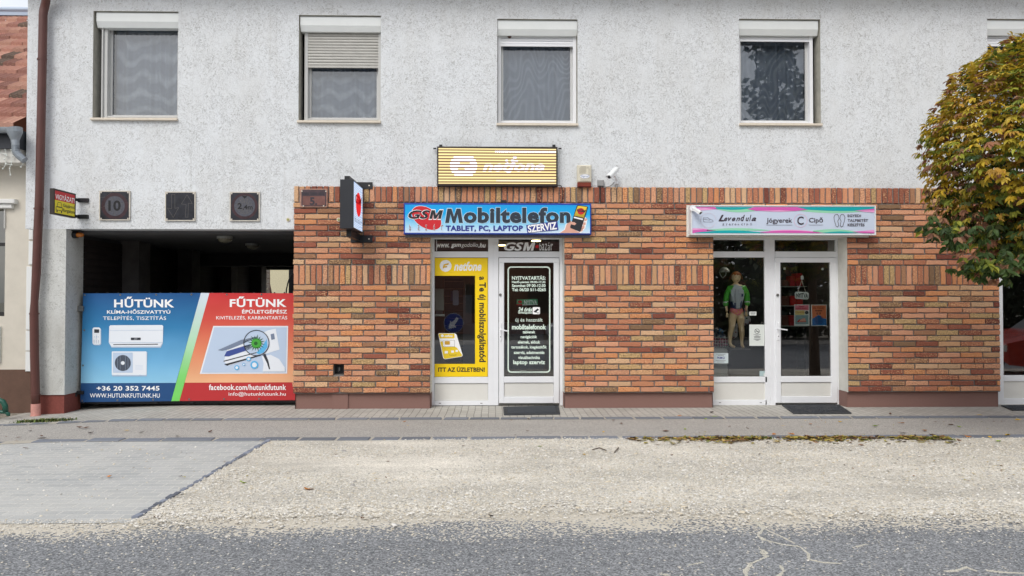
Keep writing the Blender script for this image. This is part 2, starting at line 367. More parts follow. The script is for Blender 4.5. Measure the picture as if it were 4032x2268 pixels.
# ---------------------------------------------------------------- ground
def hgt(x, y):
    t = min(1, max(0, (-4.6 - x) / 2.6)); t = t * t * (3 - 2 * t)
    return -0.075 * t
def sheet(name, pts_fn, nx, ny, dz, mat, label, kind='structure'):
    mb = MB(); vs = []; fs = []
    for j in range(ny + 1):
        for i in range(nx + 1):
            x, y = pts_fn(i / nx, j / ny); vs.append((x, y, hgt(x, y) + dz))
    for j in range(ny):
        for i in range(nx):
            a = j * (nx + 1) + i; fs.append((a, a + 1, a + nx + 2, a + nx + 1))
    mb.add(vs, fs); return struct(mb, name, mat, label, kind)
def aggregate(name, c1, c2, c3, s1=90.0, s2=300.0, big=0.6, bump=0.6, rough=0.9, patch=0.25, dist=0.006):
    """fine stone aggregate: three tones of grain with larger patches and bump"""
    m = bpy.data.materials.new(name); nt, b = nodes_of(m); L = nt.links
    b.inputs['Roughness'].default_value = rough; b.inputs['Specular IOR Level'].default_value = 0.25
    g = nt.nodes.new('ShaderNodeNewGeometry')
    v = nt.nodes.new('ShaderNodeTexVoronoi'); v.inputs['Scale'].default_value = s1; L.new(g.outputs['Position'], v.inputs['Vector'])
    sc = nt.nodes.new('ShaderNodeSeparateColor'); L.new(v.outputs['Color'], sc.inputs[0])
    cr_ = nt.nodes.new('ShaderNodeValToRGB'); e = cr_.color_ramp.elements
    e[0].position = 0.0; e[0].color = c1; e[1].position = 1.0; e[1].color = c3; k = e.new(0.5); k.color = c2
    L.new(sc.outputs[0], cr_.inputs[0])
    n = nt.nodes.new('ShaderNodeTexNoise'); n.inputs['Scale'].default_value = s2; n.inputs['Detail'].default_value = 2; L.new(g.outputs['Position'], n.inputs['Vector'])
    r = nt.nodes.new('ShaderNodeMapRange'); r.inputs[1].default_value = 0.3; r.inputs[2].default_value = 0.7; r.inputs[3].default_value = 0.72; r.inputs[4].default_value = 1.2; L.new(n.outputs['Fac'], r.inputs[0])
    n2 = nt.nodes.new('ShaderNodeTexNoise'); n2.inputs['Scale'].default_value = big; n2.inputs['Detail'].default_value = 7; n2.inputs['Roughness'].default_value = 0.65
    mp = nt.nodes.new('ShaderNodeMapping'); mp.inputs['Scale'].default_value = (0.5, 1.2, 1); L.new(g.outputs['Position'], mp.inputs[0]); L.new(mp.outputs[0], n2.inputs['Vector'])
    r2 = nt.nodes.new('ShaderNodeMapRange'); r2.inputs[1].default_value = 0.3; r2.inputs[2].default_value = 0.7; r2.inputs[3].default_value = 1 - patch; r2.inputs[4].default_value = 1 + patch; L.new(n2.outputs['Fac'], r2.inputs[0])
    mu = nt.nodes.new('ShaderNodeMath'); mu.operation = 'MULTIPLY'; L.new(r.outputs[0], mu.inputs[0]); L.new(r2.outputs[0], mu.inputs[1])
    vm = nt.nodes.new('ShaderNodeVectorMath'); vm.operation = 'SCALE'; L.new(cr_.outputs[0], vm.inputs[0]); L.new(mu.outputs[0], vm.inputs['Scale'])
    L.new(vm.outputs[0], b.inputs['Base Color'])
    ad = nt.nodes.new('ShaderNodeMath'); ad.operation = 'ADD'; L.new(n.outputs['Fac'], ad.inputs[0]); L.new(sc.outputs[1], ad.inputs[1])
    bp = nt.nodes.new('ShaderNodeBump'); bp.inputs['Strength'].default_value = bump; bp.inputs['Distance'].default_value = dist
    L.new(ad.outputs[0], bp.inputs['Height']); L.new(bp.outputs[0], b.inputs['Normal'])
    return m
M['road'] = aggregate('road_asphalt', col(96, 99, 102), col(132, 134, 137), col(170, 172, 174), s1=100, s2=240, big=0.5, bump=0.7, patch=0.14)
M['path'] = aggregate('path_asphalt', col(146, 143, 139), col(172, 168, 163), col(196, 192, 185), s1=110, s2=260, big=0.7, bump=0.5, patch=0.1)
M['gravel'] = aggregate('crushed_stone', col(188, 182, 170), col(214, 208, 196), col(230, 225, 214), s1=85, s2=150, big=1.3, bump=0.6, patch=0.3, dist=0.006)
M['soil'] = aggregate('yard_ground', col(120, 112, 98), col(142, 136, 124), col(168, 162, 150), s1=70, s2=200, big=1.4, bump=0.6, patch=0.2)
nt = M['road'].node_tree; L = nt.links; b_ = nt.nodes['Principled BSDF']; src = b_.inputs['Base Color'].links[0].from_socket
g = nt.nodes.new('ShaderNodeNewGeometry'); sp = nt.nodes.new('ShaderNodeSeparateXYZ'); L.new(g.outputs['Position'], sp.inputs[0])
v = nt.nodes.new('ShaderNodeTexVoronoi'); v.inputs['Scale'].default_value = 62; L.new(g.outputs['Position'], v.inputs['Vector']); sc = nt.nodes.new('ShaderNodeSeparateColor'); L.new(v.outputs['Color'], sc.inputs[0])
n = nt.nodes.new('ShaderNodeTexNoise'); n.inputs['Scale'].default_value = 1.6; n.inputs['Detail'].default_value = 6; mp = nt.nodes.new('ShaderNodeMapping'); mp.inputs['Scale'].default_value = (.5, 1.6, 1); L.new(g.outputs['Position'], mp.inputs[0]); L.new(mp.outputs[0], n.inputs['Vector'])
ma = nt.nodes.new('ShaderNodeMath'); ma.operation = 'MULTIPLY_ADD'; ma.inputs[1].default_value = 0.95; L.new(n.outputs['Fac'], ma.inputs[0]); L.new(sp.outputs['Y'], ma.inputs[2])
r = nt.nodes.new('ShaderNodeMapRange'); r.inputs[1].default_value = -5.5; r.inputs[2].default_value = -5.02; r.inputs[3].default_value = 0.02; r.inputs[4].default_value = 1.0; L.new(ma.outputs[0], r.inputs[0])
lt = nt.nodes.new('ShaderNodeMath'); lt.operation = 'LESS_THAN'; L.new(sc.outputs[2], lt.inputs[0]); L.new(r.outputs[0], lt.inputs[1])
x = nt.nodes.new('ShaderNodeMixRGB'); x.inputs[2].default_value = col(210, 203, 189); L.new(lt.outputs[0], x.inputs[0]); L.new(src, x.inputs[1]); L.new(x.outputs[0], b_.inputs['Base Color'])
def pavers(name, c1, c2, cm_, w, h, rot=0.0, mortar=0.006, dust=0.0, offset=0.5):
    m = bpy.data.materials.new(name); nt, b = nodes_of(m); L = nt.links
    b.inputs['Roughness'].default_value = 0.9; b.inputs['Specular IOR Level'].default_value = 0.25
    g = nt.nodes.new('ShaderNodeNewGeometry'); mp = nt.nodes.new('ShaderNodeMapping'); mp.inputs['Rotation'].default_value = (0, 0, R(rot))
    L.new(g.outputs['Position'], mp.inputs[0])
    nd = nt.nodes.new('ShaderNodeTexNoise'); nd.inputs['Scale'].default_value = 2.2; L.new(mp.outputs[0], nd.inputs['Vector'])
    va = nt.nodes.new('ShaderNodeVectorMath'); va.operation = 'MULTIPLY_ADD'; va.inputs[1].default_value = (0.03, 0.03, 0); L.new(nd.outputs['Color'], va.inputs[0]); L.new(mp.outputs[0], va.inputs[2])
    br = nt.nodes.new('ShaderNodeTexBrick'); br.inputs['Scale'].default_value = 1.0; br.inputs['Brick Width'].default_value = w; br.inputs['Row Height'].default_value = h
    br.inputs['Mortar Size'].default_value = mortar; br.inputs['Mortar Smooth'].default_value = 0.3; br.inputs['Bias'].default_value = 0.0; br.offset = offset
    br.inputs['Color1'].default_value = c1; br.inputs['Color2'].default_value = c2; br.inputs['Mortar'].default_value = cm_
    L.new(va.outputs[0], br.inputs['Vector'])
    n = nt.nodes.new('ShaderNodeTexNoise'); n.inputs['Scale'].default_value = 90; n.inputs['Detail'].default_value = 4; L.new(g.outputs['Position'], n.inputs['Vector'])
    r = nt.nodes.new('ShaderNodeMapRange'); r.inputs[1].default_value = 0.3; r.inputs[2].default_value = 0.7; r.inputs[3].default_value = 0.82; r.inputs[4].default_value = 1.14; L.new(n.outputs['Fac'], r.inputs[0])
    n2 = nt.nodes.new('ShaderNodeTexNoise'); n2.inputs['Scale'].default_value = 1.3; n2.inputs['Detail'].default_value = 6; L.new(g.outputs['Position'], n2.inputs['Vector'])
    r2 = nt.nodes.new('ShaderNodeMapRange'); r2.inputs[1].default_value = 0.35; r2.inputs[2].default_value = 0.7; r2.inputs[3].default_value = 0.0; r2.inputs[4].default_value = dust; L.new(n2.outputs['Fac'], r2.inputs[0])
    vm = nt.nodes.new('ShaderNodeVectorMath'); vm.operation = 'SCALE'; L.new(br.outputs['Color'], vm.inputs[0]); L.new(r.outputs[0], vm.inputs['Scale'])
    x = nt.nodes.new('ShaderNodeMixRGB'); x.inputs[2].default_value = col(206, 204, 197); L.new(r2.outputs[0], x.inputs[0]); L.new(vm.outputs[0], x.inputs[1])
    L.new(x.outputs[0], b.inputs['Base Color'])
    iv = nt.nodes.new('ShaderNodeMath'); iv.operation = 'MULTIPLY_ADD'; iv.inputs[1].default_value = -1.5; L.new(br.outputs['Fac'], iv.inputs[0]); L.new(n.outputs['Fac'], iv.inputs[2])
    bp = nt.nodes.new('ShaderNodeBump'); bp.inputs['Strength'].default_value = 0.6; bp.inputs['Distance'].default_value = 0.005
    L.new(iv.outputs[0], bp.inputs['Height']); L.new(bp.outputs[0], b.inputs['Normal'])
    return m
M['pavers'] = pavers('pavement_pavers', col(170, 167, 160), col(184, 181, 174), col(124, 121, 116), 0.20, 0.10, rot=90, dust=0.25)
M['drive'] = pavers('driveway_pavers', col(168, 170, 170), col(182, 183, 182), col(200, 199, 194), 0.205, 0.105, mortar=0.007, dust=0.38)
M['kerb_bed'] = pm('kerb_bed', col(176, 170, 158), .9, var=.12, vs=30, bump=.4, bs=120)
M['kerb'] = attrm('kerb_stone', 0.8, bump=0.5, bs=60)

# whole ground sheet, reaching the horizon
gb = MB(); gb.poly([(-600, -600, -0.115), (600, -600, -0.115), (600, 600, -0.115), (-600, 600, -0.115)])
struct(gb, 'ground', M['soil'], 'bare grey brown ground around the buildings')
YK1, YK2, YR = -0.93, -2.38, -5.5
XL, XR = -14.0, 16.0
lerp = lambda a, b, t: a + (b - a) * t
sheet('pavement', lambda s, t: (lerp(-7.05, XR, s), lerp(YK1, 0.6, t)), 60, 3, 0.0, M['pavers'], 'pale concrete block pavement along the shopfronts')
sheet('yard', lambda s, t: (lerp(XL, -7.05, s), lerp(YK1, 1.2, t)), 30, 3, -0.004, M['soil'], 'dusty gravelly ground in front of the neighbouring house')
sheet('passage_floor', lambda s, t: (lerp(-6.6, -3.1, s), lerp(0.6, 16, t)), 8, 6, 0.0, M['pavers'], 'block paving inside the covered passage')
sheet('path', lambda s, t: (lerp(XL, XR, s), lerp(YK2, YK1, t)), 70, 2, -0.002, M['path'], 'fine grey asphalt footpath between two rows of kerb stones')
# the driveway's slanted edge
d0 = G(1055, 1738, -0.0); d1 = G(556, 2042, -0.03)
sheet('driveway', lambda s, t: (lerp(XL, lerp(d1.x, d0.x, t), s), lerp(YR - 0.08, YK2, t)), 60, 12, -0.001, M['drive'], 'grey block paved driveway with a slanted dark stone edge')
def road_edge(x):
    return YR + 0.13 * math.sin(x * 0.55 + 1.2) + 0.09 * noise.noise((x * 0.9, 3.1, 0)) + 0.05 * noise.noise((x * 3.1, 7.1, 0)) + 0.03 * noise.noise((x * 11, 1.1, 0))
def grav_pts(s, t):
    xr = lerp(lerp(d1.x, d0.x, min(1, max(0, (t * 1.0)))), XR, s)
    y0 = road_edge(xr); return (xr, lerp(y0, YK2, t))
def gh(x, y): return 0.012 * noise.noise((x * 0.7, y * 1.2, 0.3)) + 0.006 * noise.noise((x * 3, y * 4, 2.0))
mbg = MB(); nx, ny = 320, 60; vs = []; fs = []
for j in range(ny + 1):
    for i in range(nx + 1):
        x, y = grav_pts(i / nx, j / ny); e = min(1, j / 6, (ny - j) / 6 + 0.15, i / 10 + 0.1)
        vs.append((x, y, 0.001 + (0.006 + gh(x, y)) * e - (0.0065 if j == 0 else 0)))
for j in range(ny):
    for i in range(nx):
        a = j * (nx + 1) + i; fs.append((a, a + 1, a + nx + 2, a + nx + 1))
mbg.add(vs, fs); struct(mbg, 'parking_strip', M['gravel'], 'pale crushed stone parking strip between path and road', smooth=True)
sheet('road', lambda s, t: (lerp(-60, 60, s), lerp(-15.5, YR + 0.35, t)), 120, 8, -0.006, M['road'], 'grey asphalt road with pale filled cracks')
sheet('far_pavement', lambda s, t: (lerp(-60, 60, s), lerp(-18.5, -15.5, t)), 40, 2, 0.0, M['path'], 'pavement on the other side of the road')

# kerb stones, laid end to end in two rows
def kerb(name, y, w, label, seed):
    rnd = random.Random(seed); mb = MB(); x = XL
    while x < XR:
        l = rnd.uniform(0.30, 0.42) if rnd.random() < 0.85 else rnd.uniform(0.5, 0.6)
        g = rnd.uniform(0.02, 0.034); h = hgt(x, y); sk = rnd.uniform(-0.02, 0.02) ; j = rnd.uniform(-0.008, 0.008)
        k = rnd.uniform(0.8, 1.15); c = tuple(v * k for v in col(116, 121, 130)[:3]) + (1,)
        z1 = h + 0.010 + rnd.uniform(0, 0.006)
        b = 0.012
        vs = [(x, y - w / 2 + j, h - 0.03), (x + l, y - w / 2 + j + sk * .3, h - 0.03), (x + l + sk, y + w / 2 + j, h - 0.03), (x + sk, y + w / 2 + j, h - 0.03)]
        tp = [(x + b, y - w / 2 + j + b, z1), (x + l - b, y - w / 2 + j + b, z1), (x + l + sk - b, y + w / 2 + j - b, z1), (x + sk + b, y + w / 2 + j - b, z1)]
        md = [(p[0], p[1], z1 - 0.008) for p in vs]
        mb.add(vs + md + tp, [(0, 1, 5, 4), (1, 2, 6, 5), (2, 3, 7, 6), (3, 0, 4, 7), (4, 5, 9, 8), (5, 6, 10, 9), (6, 7, 11, 10), (7, 4, 8, 11), (8, 9, 10, 11)], 0, c)
        x += l + g
    return struct(mb, name, M['kerb'], label)
for yk, wk in ((YK1, .145), (YK2, .19)):
    sheet('kerb_bed', lambda s, t: (lerp(XL, XR, s), yk + wk * (t - .5)), 60, 1, 0.0025, flat_bed if False else M['kerb_bed'], 'pale sandy mortar bed between the kerb stones')
kerb('kerb', YK1, 0.125, 'thin row of dark grey kerb stones between pavement and path', 3)
kerb('kerb', YK2, 0.165, 'row of dark grey kerb stones between path and parking strip', 4)
# broken stone edging of the driveway
rnd = random.Random(5); mb = MB(); L_ = math.hypot(d0.x - d1.x, YK2 - (YR - 0.0)); t = 0.0
ex, ey = (d0.x - d1.x), (YK2 - 0.07 - (YR + 0.02)); el = math.hypot(ex, ey); ex /= el; ey /= el
while t < el - 0.08:
    l = rnd.uniform(0.06, 0.12); w = rnd.uniform(0.028, 0.062); px, py = d1.x + ex * t, YR + 0.02 + ey * t
    k = rnd.uniform(0.7, 1.9); c = tuple(v * k for v in col(104, 109, 120)[:3]) + (1,)
    def q(a, b_, z): return (px + ex * a + ey * b_, py + ey * a - ex * b_, z)
    z1 = 0.010 + rnd.uniform(0, 0.006) + hgt(px, py)
    pts = [(0, -w / 2), (l, -w / 2 + rnd.uniform(-.01, .01)), (l, w / 2 + rnd.uniform(-.01, .01)), (0, w / 2)]
    mb.add([q(a, b_, -0.05) for a, b_ in pts] + [q(a * .9 + .004, b_ * .9, z1) for a, b_ in pts], [(0, 1, 5, 4), (1, 2, 6, 5), (2, 3, 7, 6), (3, 0, 4, 7), (4, 5, 6, 7)], 0, c)
    t += l + rnd.choice((0.01, .02, .045))
struct(mb, 'driveway_edge', M['kerb'], 'dark broken stone edging along the slanted side of the driveway')

# loose stones: real pebbles, countless
def pebbles(name, pts, sizes, cols, label, flat=0.55, base=None):
    n = len(pts); rs = np.random.RandomState(len(pts) % 1000 + 1)
    cube = np.array([(-1, -1, -1), (1, -1, -1), (1, 1, -1), (-1, 1, -1), (-1, -1, 1), (1, -1, 1), (1, 1, 1), (-1, 1, 1)], dtype=np.float32)
    top = cube.copy(); top[4:, :2] *= 0.62
    V = np.repeat(top[None], n, 0) * (1 + rs.uniform(-0.35, 0.35, (n, 8, 3)))
    sx = rs.uniform(0.7, 1.35, (n, 1)); V[:, :, 0] *= sx; V[:, :, 1] /= sx; V[:, :, 2] *= flat * rs.uniform(0.6, 1.2, (n, 1))
    V *= np.asarray(sizes)[:, None, None] * 0.5
    a = rs.uniform(0, 6.28, n); ca, sa = np.cos(a)[:, None], np.sin(a)[:, None]
    x = V[:, :, 0] * ca - V[:, :, 1] * sa; y = V[:, :, 0] * sa + V[:, :, 1] * ca; z = V[:, :, 2]
    tx = rs.uniform(-0.35, 0.35, (n, 1)); z = z + x * tx
    W = np.stack([x, y, z], 2) + np.asarray(pts, dtype=np.float32)[:, None, :]
    F = np.array([(4, 5, 6, 7), (0, 1, 5, 4), (1, 2, 6, 5), (2, 3, 7, 6), (3, 0, 4, 7)], dtype=np.int32)
    FF = (F[None] + (np.arange(n) * 8)[:, None, None]).reshape(-1)
    me = bpy.data.meshes.new(name); me.vertices.add(n * 8); me.vertices.foreach_set('co', W.reshape(-1).astype(np.float32))
    me.loops.add(n * 20); me.loops.foreach_set('vertex_index', FF)
    me.polygons.add(n * 5); me.polygons.foreach_set('loop_start', np.arange(0, n * 20, 4, dtype=np.int32))
    me.update(calc_edges=True)
    at = me.color_attributes.new('bcol', 'FLOAT_COLOR', 'POINT')
    at.data.foreach_set('color', np.repeat(np.asarray(cols, dtype=np.float32), 8, 0).ravel())
    me.materials.append(M['stone']); o = bpy.data.objects.new(name, me); C.objects.link(o)
    o['kind'] = 'stuff'; o['label'] = label; return o
M['stone'] = attrm('loose_stone', 0.85, spec=0.2)
pal = [col(218, 213, 202), col(212, 205, 190), col(226, 222, 213), col(200, 193, 180), col(176, 173, 167), col(212, 201, 180), col(216, 212, 204), col(232, 229, 223)]
rs = random.Random(11); pts = []; szs = []; cls = []
def addp(x, y, z, s, c=None):
    pts.append((x, y, z)); szs.append(s); k = rs.uniform(0.82, 1.08); c = c or rs.choice(pal); cls.append((c[0] * k, c[1] * k, c[2] * k, 1))
def near_ok(x, y):
    u = (x * 1.0) / max(0.5, y + 11); return abs(u) < 0.8
n_ = 0
while n_ < 52000:
    t = rs.random() ; y = lerp(YR - 0.25, YK2 - 0.06, t ** 1.25); x = rs.uniform(-7.5, 8.5)
    if not near_ok(x, y): continue
    xe = d1.x + (y - YR) / (YK2 - YR) * (d0.x - d1.x)
    if x < xe + 0.02: continue
    if y < road_edge(x) - rs.expovariate(9): continue
    # tyre-worn dusty patches carry fewer stones
    if noise.noise((x * 0.45, y * 1.5, 5.0)) > rs.uniform(-.1, 0.5): continue
    s = rs.choice((0.007, 0.009, 0.012, 0.015)) * rs.uniform(0.7, 1.3)
    if rs.random() < 0.012: s *= 2.2
    addp(x, y, 0.009 + gh(x, y) + s * 0.12, s); n_ += 1
pebbles('gravel', pts, szs, cls, 'loose pale crushed stones covering the parking strip', flat=0.26)
pts = []; szs = []; cls = []
n_ = 0
while n_ < 9000:                     # stones swept on to the asphalt and the driveway foot
    x = rs.uniform(-7.5, 8.5); d = abs(rs.expovariate(4.2)) if rs.random() < 0.97 else rs.uniform(0, 3.2)
    y = road_edge(x) + 0.1 - d
    if not near_ok(x, y) or y < -8.2: continue
    s = rs.choice((0.005, 0.007, 0.010)) * rs.uniform(0.7, 1.3); addp(x, y, hgt(x, y) + s * 0.1, s); n_ += 1
n_ = 0
while n_ < 420:
    y = lerp(YR, YK2, rs.random()); x = rs.uniform(-7.8, -2.5)
    if x > d1.x + (y - YR) / (YK2 - YR) * (d0.x - d1.x): continue
    s = rs.uniform(0.007, 0.02); addp(x, y, hgt(x, y) + s * .15, s); n_ += 1
Zc = zoom(2600, 1550, 1.799)
cracks = [([(630, 870), (700, 920), (732, 950), (690, 1000), (730, 1030)], 0.024, 900), ([(730, 1030), (870, 1065), (990, 1080), (1050, 1130), (1052, 1170), (1140, 1190), (1280, 1200)], 0.007, 430), ([(760, 965), (860, 1010), (950, 1055)], 0.006, 150),
          ([(720, 1100), (752, 1150)], 0.02, 90), ([(640, 1200), (600, 1260), (612, 1292)], 0.015, 220), ([(850, 1218), (872, 1250), (840, 1290)], 0.018, 230), ([(752, 1150), (650, 1195)], 0.01, 70),
          ([(2030, 1255), (2100, 1248), (2170, 1225), (2240, 1252)], 0.02, 240), ([(2320, 1250), (2450, 1262), (2576, 1268)], 0.02, 240), ([(1390, 1080), (1455, 1062)], 0.02, 70), ([(0, 1275), (60, 1282)], 0.02, 40), ([(200, 1210), (300, 1190)], 0.012, 50)]
for ln, w, cnt in cracks:
    g_ = [G(*Zc(a, b)) for a, b in ln]; seg = [(g_[i + 1] - g_[i]).length for i in range(len(g_) - 1)]; tot = sum(seg)
    for _ in range(cnt):
        d = rs.random() * tot; i = 0
        while d > seg[i] and i < len(seg) - 1: d -= seg[i]; i += 1
        p = g_[i].lerp(g_[i + 1], d / seg[i]); jw = 0.5 + noise.noise((p.x * 9, p.y * 9, 0)) 
        s = rs.uniform(0.005, 0.010); addp(p.x + rs.gauss(0, w * .5) * jw, p.y + rs.gauss(0, w * .5) * jw, s * 0.1 - 0.004, s, rs.choice((col(206, 202, 190), col(190, 186, 174))))
pebbles('loose_stones', pts, szs, cls, 'small pale stones scattered on the road edge and packed in its cracks', flat=0.4)
# ---------------------------------------------------------------- the building
BL = P(102, 700, 0.02).x; BR = 12.5; ZT = 6.34; YB = 9.2
XPR = P(1157, 1100, 0.0).x                       # left end of the brickwork
bld = thing('shop_building', (0, 0.3, 0), 'two storey building, white scratched render above, brown brick shopfronts below', 'building')
z_lint = P(600, 902, 0.02).z
ztb = P(2500, 738, 0).z; zbb = P(2500, 1547, 0).z
S1 = [P(1695, 1200, 0).x, P(2222, 1200, 0).x]     # shop openings in the brickwork
S2 = [P(2809, 1200, 0).x, P(3337, 1200, 0).x]
S3 = [P(3935, 1300, 0).x, 9.5]
ZO = P(2000, 930, 0).z                            # top of the shop openings
# --- windows of the upper floor: (u0, v0, u1, v1, shutter bottom v)
WIN = [(366, 44, 701, 474, 104, 'a'), (1176, 60, 1499, 484, 268, 'b'), (1958, 75, 2274, 495, 184, 'c'), (2911, 75, 3231, 495, 165, 'd'), (3889, 75, 4209, 495, 184, 'e')]
holes = []
for w in WIN:
    x0, x1, z0, z1 = rect(w[0], w[1], w[2], w[3], 0.02); holes.append((x0, x1, z0, z1))
mb = MB()
grid_wall(mb, BL, BR, z_lint, ZT, holes + [(XPR - 0.001, BR + 1, 0, ztb - 0.01)], 0.02)
mb.poly([(BL, 0.02, z_lint), (BL, 0.02, ZT), (BL, YB, ZT), (BL, YB, z_lint)])
mb.poly([(BL, 0.02, z_lint), (BL, 0.5, z_lint), (XPR, 0.5, z_lint), (XPR, 0.02, z_lint)])
mb.poly([(BR, 0.02, 0), (BR, YB, 0), (BR, YB, ZT), (BR, 0.02, ZT)])
grid_wall(mb, BL, BR, 0, ZT, [(-6.4, -3.3, 0, 2.62)], YB)
mb.build('upper_wall', M['stucco'], bld)
# roof and eaves (only their shade reaches the picture)
mb = MB(); mb.box(BL - 0.2, BR + .2, -0.28, YB + .4, ZT, ZT + 0.14)
mb.build('eaves', pm('eaves_board', col(150, 140, 125), 0.8, var=0.1), bld)
mb = MB(); mb.prism([(BL - .2, -0.5, ZT + .141), (BL - .2, YB + .5, ZT + .141), (BL - .2, YB / 2, ZT + 2.6)], (BR - BL + .4, 0, 0))
mb.build('roof', pm('roof_tiles', col(140, 72, 52), 0.85, var=0.2, vs=12, bump=0.4, bs=8), bld)
# floor slab between the storeys keeps the rooms dark
mb = MB(); mb.box(XPR + 0.3, BR - 0.01, 0.36, YB - 0.05, 2.95, 3.1); mb.box(BL + .01, XPR + .29, 0.5, YB - 0.05, 2.64, 3.1)
mb.box(BL + 0.01, BR - 0.01, 2.2, 2.3, 3.11, ZT - .01); mb.build('floor_slab', M['dark'], bld)

# --- pillar at the left end and passage
zp0 = P(210, 1545, 0.02)
XP1 = P(257, 1250, 0.02).x
mb = MB(); mb.box(BL + 0.17, XP1, 0.02, 0.48, 0.22, z_lint + .0)
mb.build('pillar', M['stucco_dirty'], bld)
mb = MB(); mb.box(BL + 0.19, XP1 - .015, 0.04, 0.47, -0.12, 0.222); mb.build('pillar_plinth', M['plinth_red'], bld)
mb = MB(); PX = -6.42; zc = 2.62
mb.poly([(PX, 0.47, -.1), (PX, YB, -.1), (PX, YB, zc), (PX, 0.47, zc)])
xr_ = XPR + 0.02
mb.poly([(xr_ , 0.03, -.1), (xr_, YB, -.1), (xr_, YB, zc + .02), (xr_, 0.03, zc + .02)])
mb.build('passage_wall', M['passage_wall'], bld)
mb = MB(); mb.poly([(BL, 0.49, zc), (xr_, 0.49, zc), (xr_, YB, zc), (BL, YB, zc)])
mb.box(PX, xr_, 0.3, 0.49, zc - .0, z_lint + .004)
mb.box(PX + .001, xr_ - .001, 5.1, 5.5, 2.36, zc - .001)
mb.box(PX + .001, xr_ - .001, 8.9, YB - .01, 2.44, zc - .001)
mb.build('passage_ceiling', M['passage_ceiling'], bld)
for yy in (1.75, 3.95, 6.15, 8.35):
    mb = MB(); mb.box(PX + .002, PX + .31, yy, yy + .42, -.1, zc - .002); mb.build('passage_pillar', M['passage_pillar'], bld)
# wooden boards on the passage wall between its pillars
mb = MB()
for k in range(24):
    mb.box(PX + .003, PX + .03, .6, 8.3, .05 + k * .105, .145 + k * .105)
mb.build('passage_boarding', pm('dark_boarding', col(46, 38, 36), .8, var=.3, vs=5), bld)

# --- brick backing (mortar) with the openings left out
ops = [(S1[0], S1[1], -1, ZO), (S2[0], S2[1], -1, ZO), (S3[0], S3[1], -1, ZO)]
hx0, hx1, hz0, hz1 = rect(1313, 1426, 1355, 1475, 0.0)
mb = MB(); grid_wall(mb, XPR + .004, BR, zbb + .004, ztb - .004, ops + [(hx0, hx1, hz0, hz1)], 0.0)
mb.box(hx0, hx1, 0.0, 0.12, hz0 - .004, hz0)           # meter niche
mb.poly([(hx0, 0, hz0), (hx0, .12, hz0), (hx0, .12, hz1), (hx0, 0, hz1)]); mb.poly([(hx1, .12, hz0), (hx1, 0, hz0), (hx1, 0, hz1), (hx1, .12, hz1)])
# underside of brickwork
for a, b in ((XPR, S1[0]), (S1[1], S2[0]), (S2[1], S3[0])): mb.poly([(a, 0, zbb + .004), (a, .05, zbb + .004), (b, .05, zbb + .004), (b, 0, zbb + .004)])
mb.build('mortar', M['mortar'], bld)
mb = MB(); mb.poly([(hx0, .12, hz0), (hx1, .12, hz0), (hx1, .12, hz1), (hx0, .12, hz1)]); mb.build('niche_back', M['black'], bld)
# --- bricks
bp_ = [(col(190, 126, 94), 7), (col(198, 138, 110), 7), (col(174, 108, 82), 6), (col(144, 80, 64), 5), (col(118, 60, 50), 2), (col(176, 142, 100), 3), (col(192, 144, 108), 6), (col(154, 108, 82), 4), (col(200, 130, 86), 4), (col(200, 158, 126), 3), (col(132, 100, 76), 2)]
bag = [c for c, n in bp_ for _ in range(n)]
rb = random.Random(21); mb = MB()
def edge_pts(x0, x1, z0, z1, j):
    """slightly ragged brick outline, anticlockwise"""
    s = rb.random() * 100; out = []
    def n_(a, b): return noise.noise((a * 14 + s, b * 14, s)) * j
    L_, H_ = x1 - x0, z1 - z0; nx_ = max(2, int(L_ / .045)); nz_ = max(2, int(H_ / .045))
    for i in range(nx_): x = x0 + L_ * i / nx_; out.append((x + (n_(x, z0) if i == 0 else 0), z0 + n_(x, z0)))
    for i in range(nz_): z = z0 + H_ * i / nz_; out.append((x1 + n_(x1, z), z + (n_(x1, z) if i == 0 else 0)))
    for i in range(nx_): x = x1 - L_ * i / nx_; out.append((x + (n_(x, z1) if i == 0 else 0), z1 + n_(x, z1)))
    for i in range(nz_): z = z1 - H_ * i / nz_; out.append((x0 + n_(x0, z), z + (n_(x0, z) if i == 0 else 0)))
    return out
def brick(x0, x1, z0, z1):
    if x1 - x0 < 0.02 or z1 - z0 < 0.02: return
    c = rb.choice(bag); k = rb.uniform(0.9, 1.12); rough = rb.choice((0.15, 0.3, 0.5, 0.8, 1.0))
    if c in (bp_[5][0],): rough = 1.0
    lu = (c[0] * .35 + c[1] * .55 + c[2] * .1); c = tuple((v * .92 + lu * .08) * m_ * k for v, m_ in zip(c[:3], (1.12, 1.15, 1.07))) + (rough,)
    o = edge_pts(x0, x1, z0, z1, 0.008); n = len(o); mx, mz = (x0 + x1) / 2, (z0 + z1) / 2
    yf = -0.017 - rb.uniform(0, .006); tilt = rb.uniform(-.01, .01)
    hw, hh = (x1 - x0) / 2, (z1 - z0) / 2
    def ins(p, d): return (mx + (p[0] - mx) * max(0.2, (hw - d) / hw), mz + (p[1] - mz) * max(0.2, (hh - d) / hh))
    r0 = [(p[0], 0.004, p[1]) for p in o]; r1 = [(p[0], yf + .007, p[1]) for p in o]
    r2 = [(q_[0], yf + tilt * (q_[0] - mx), q_[1]) for q_ in (ins(p, .006) for p in o)]
    vs = r0 + r1 + r2; fs = []
    for i in range(n):
        k2 = (i + 1) % n; fs += [(i, k2, n + k2, n + i), (n + i, n + k2, 2 * n + k2, 2 * n + i)]
    fs.append(tuple(range(2 * n, 3 * n))); mb.add(vs, fs, 0, c)
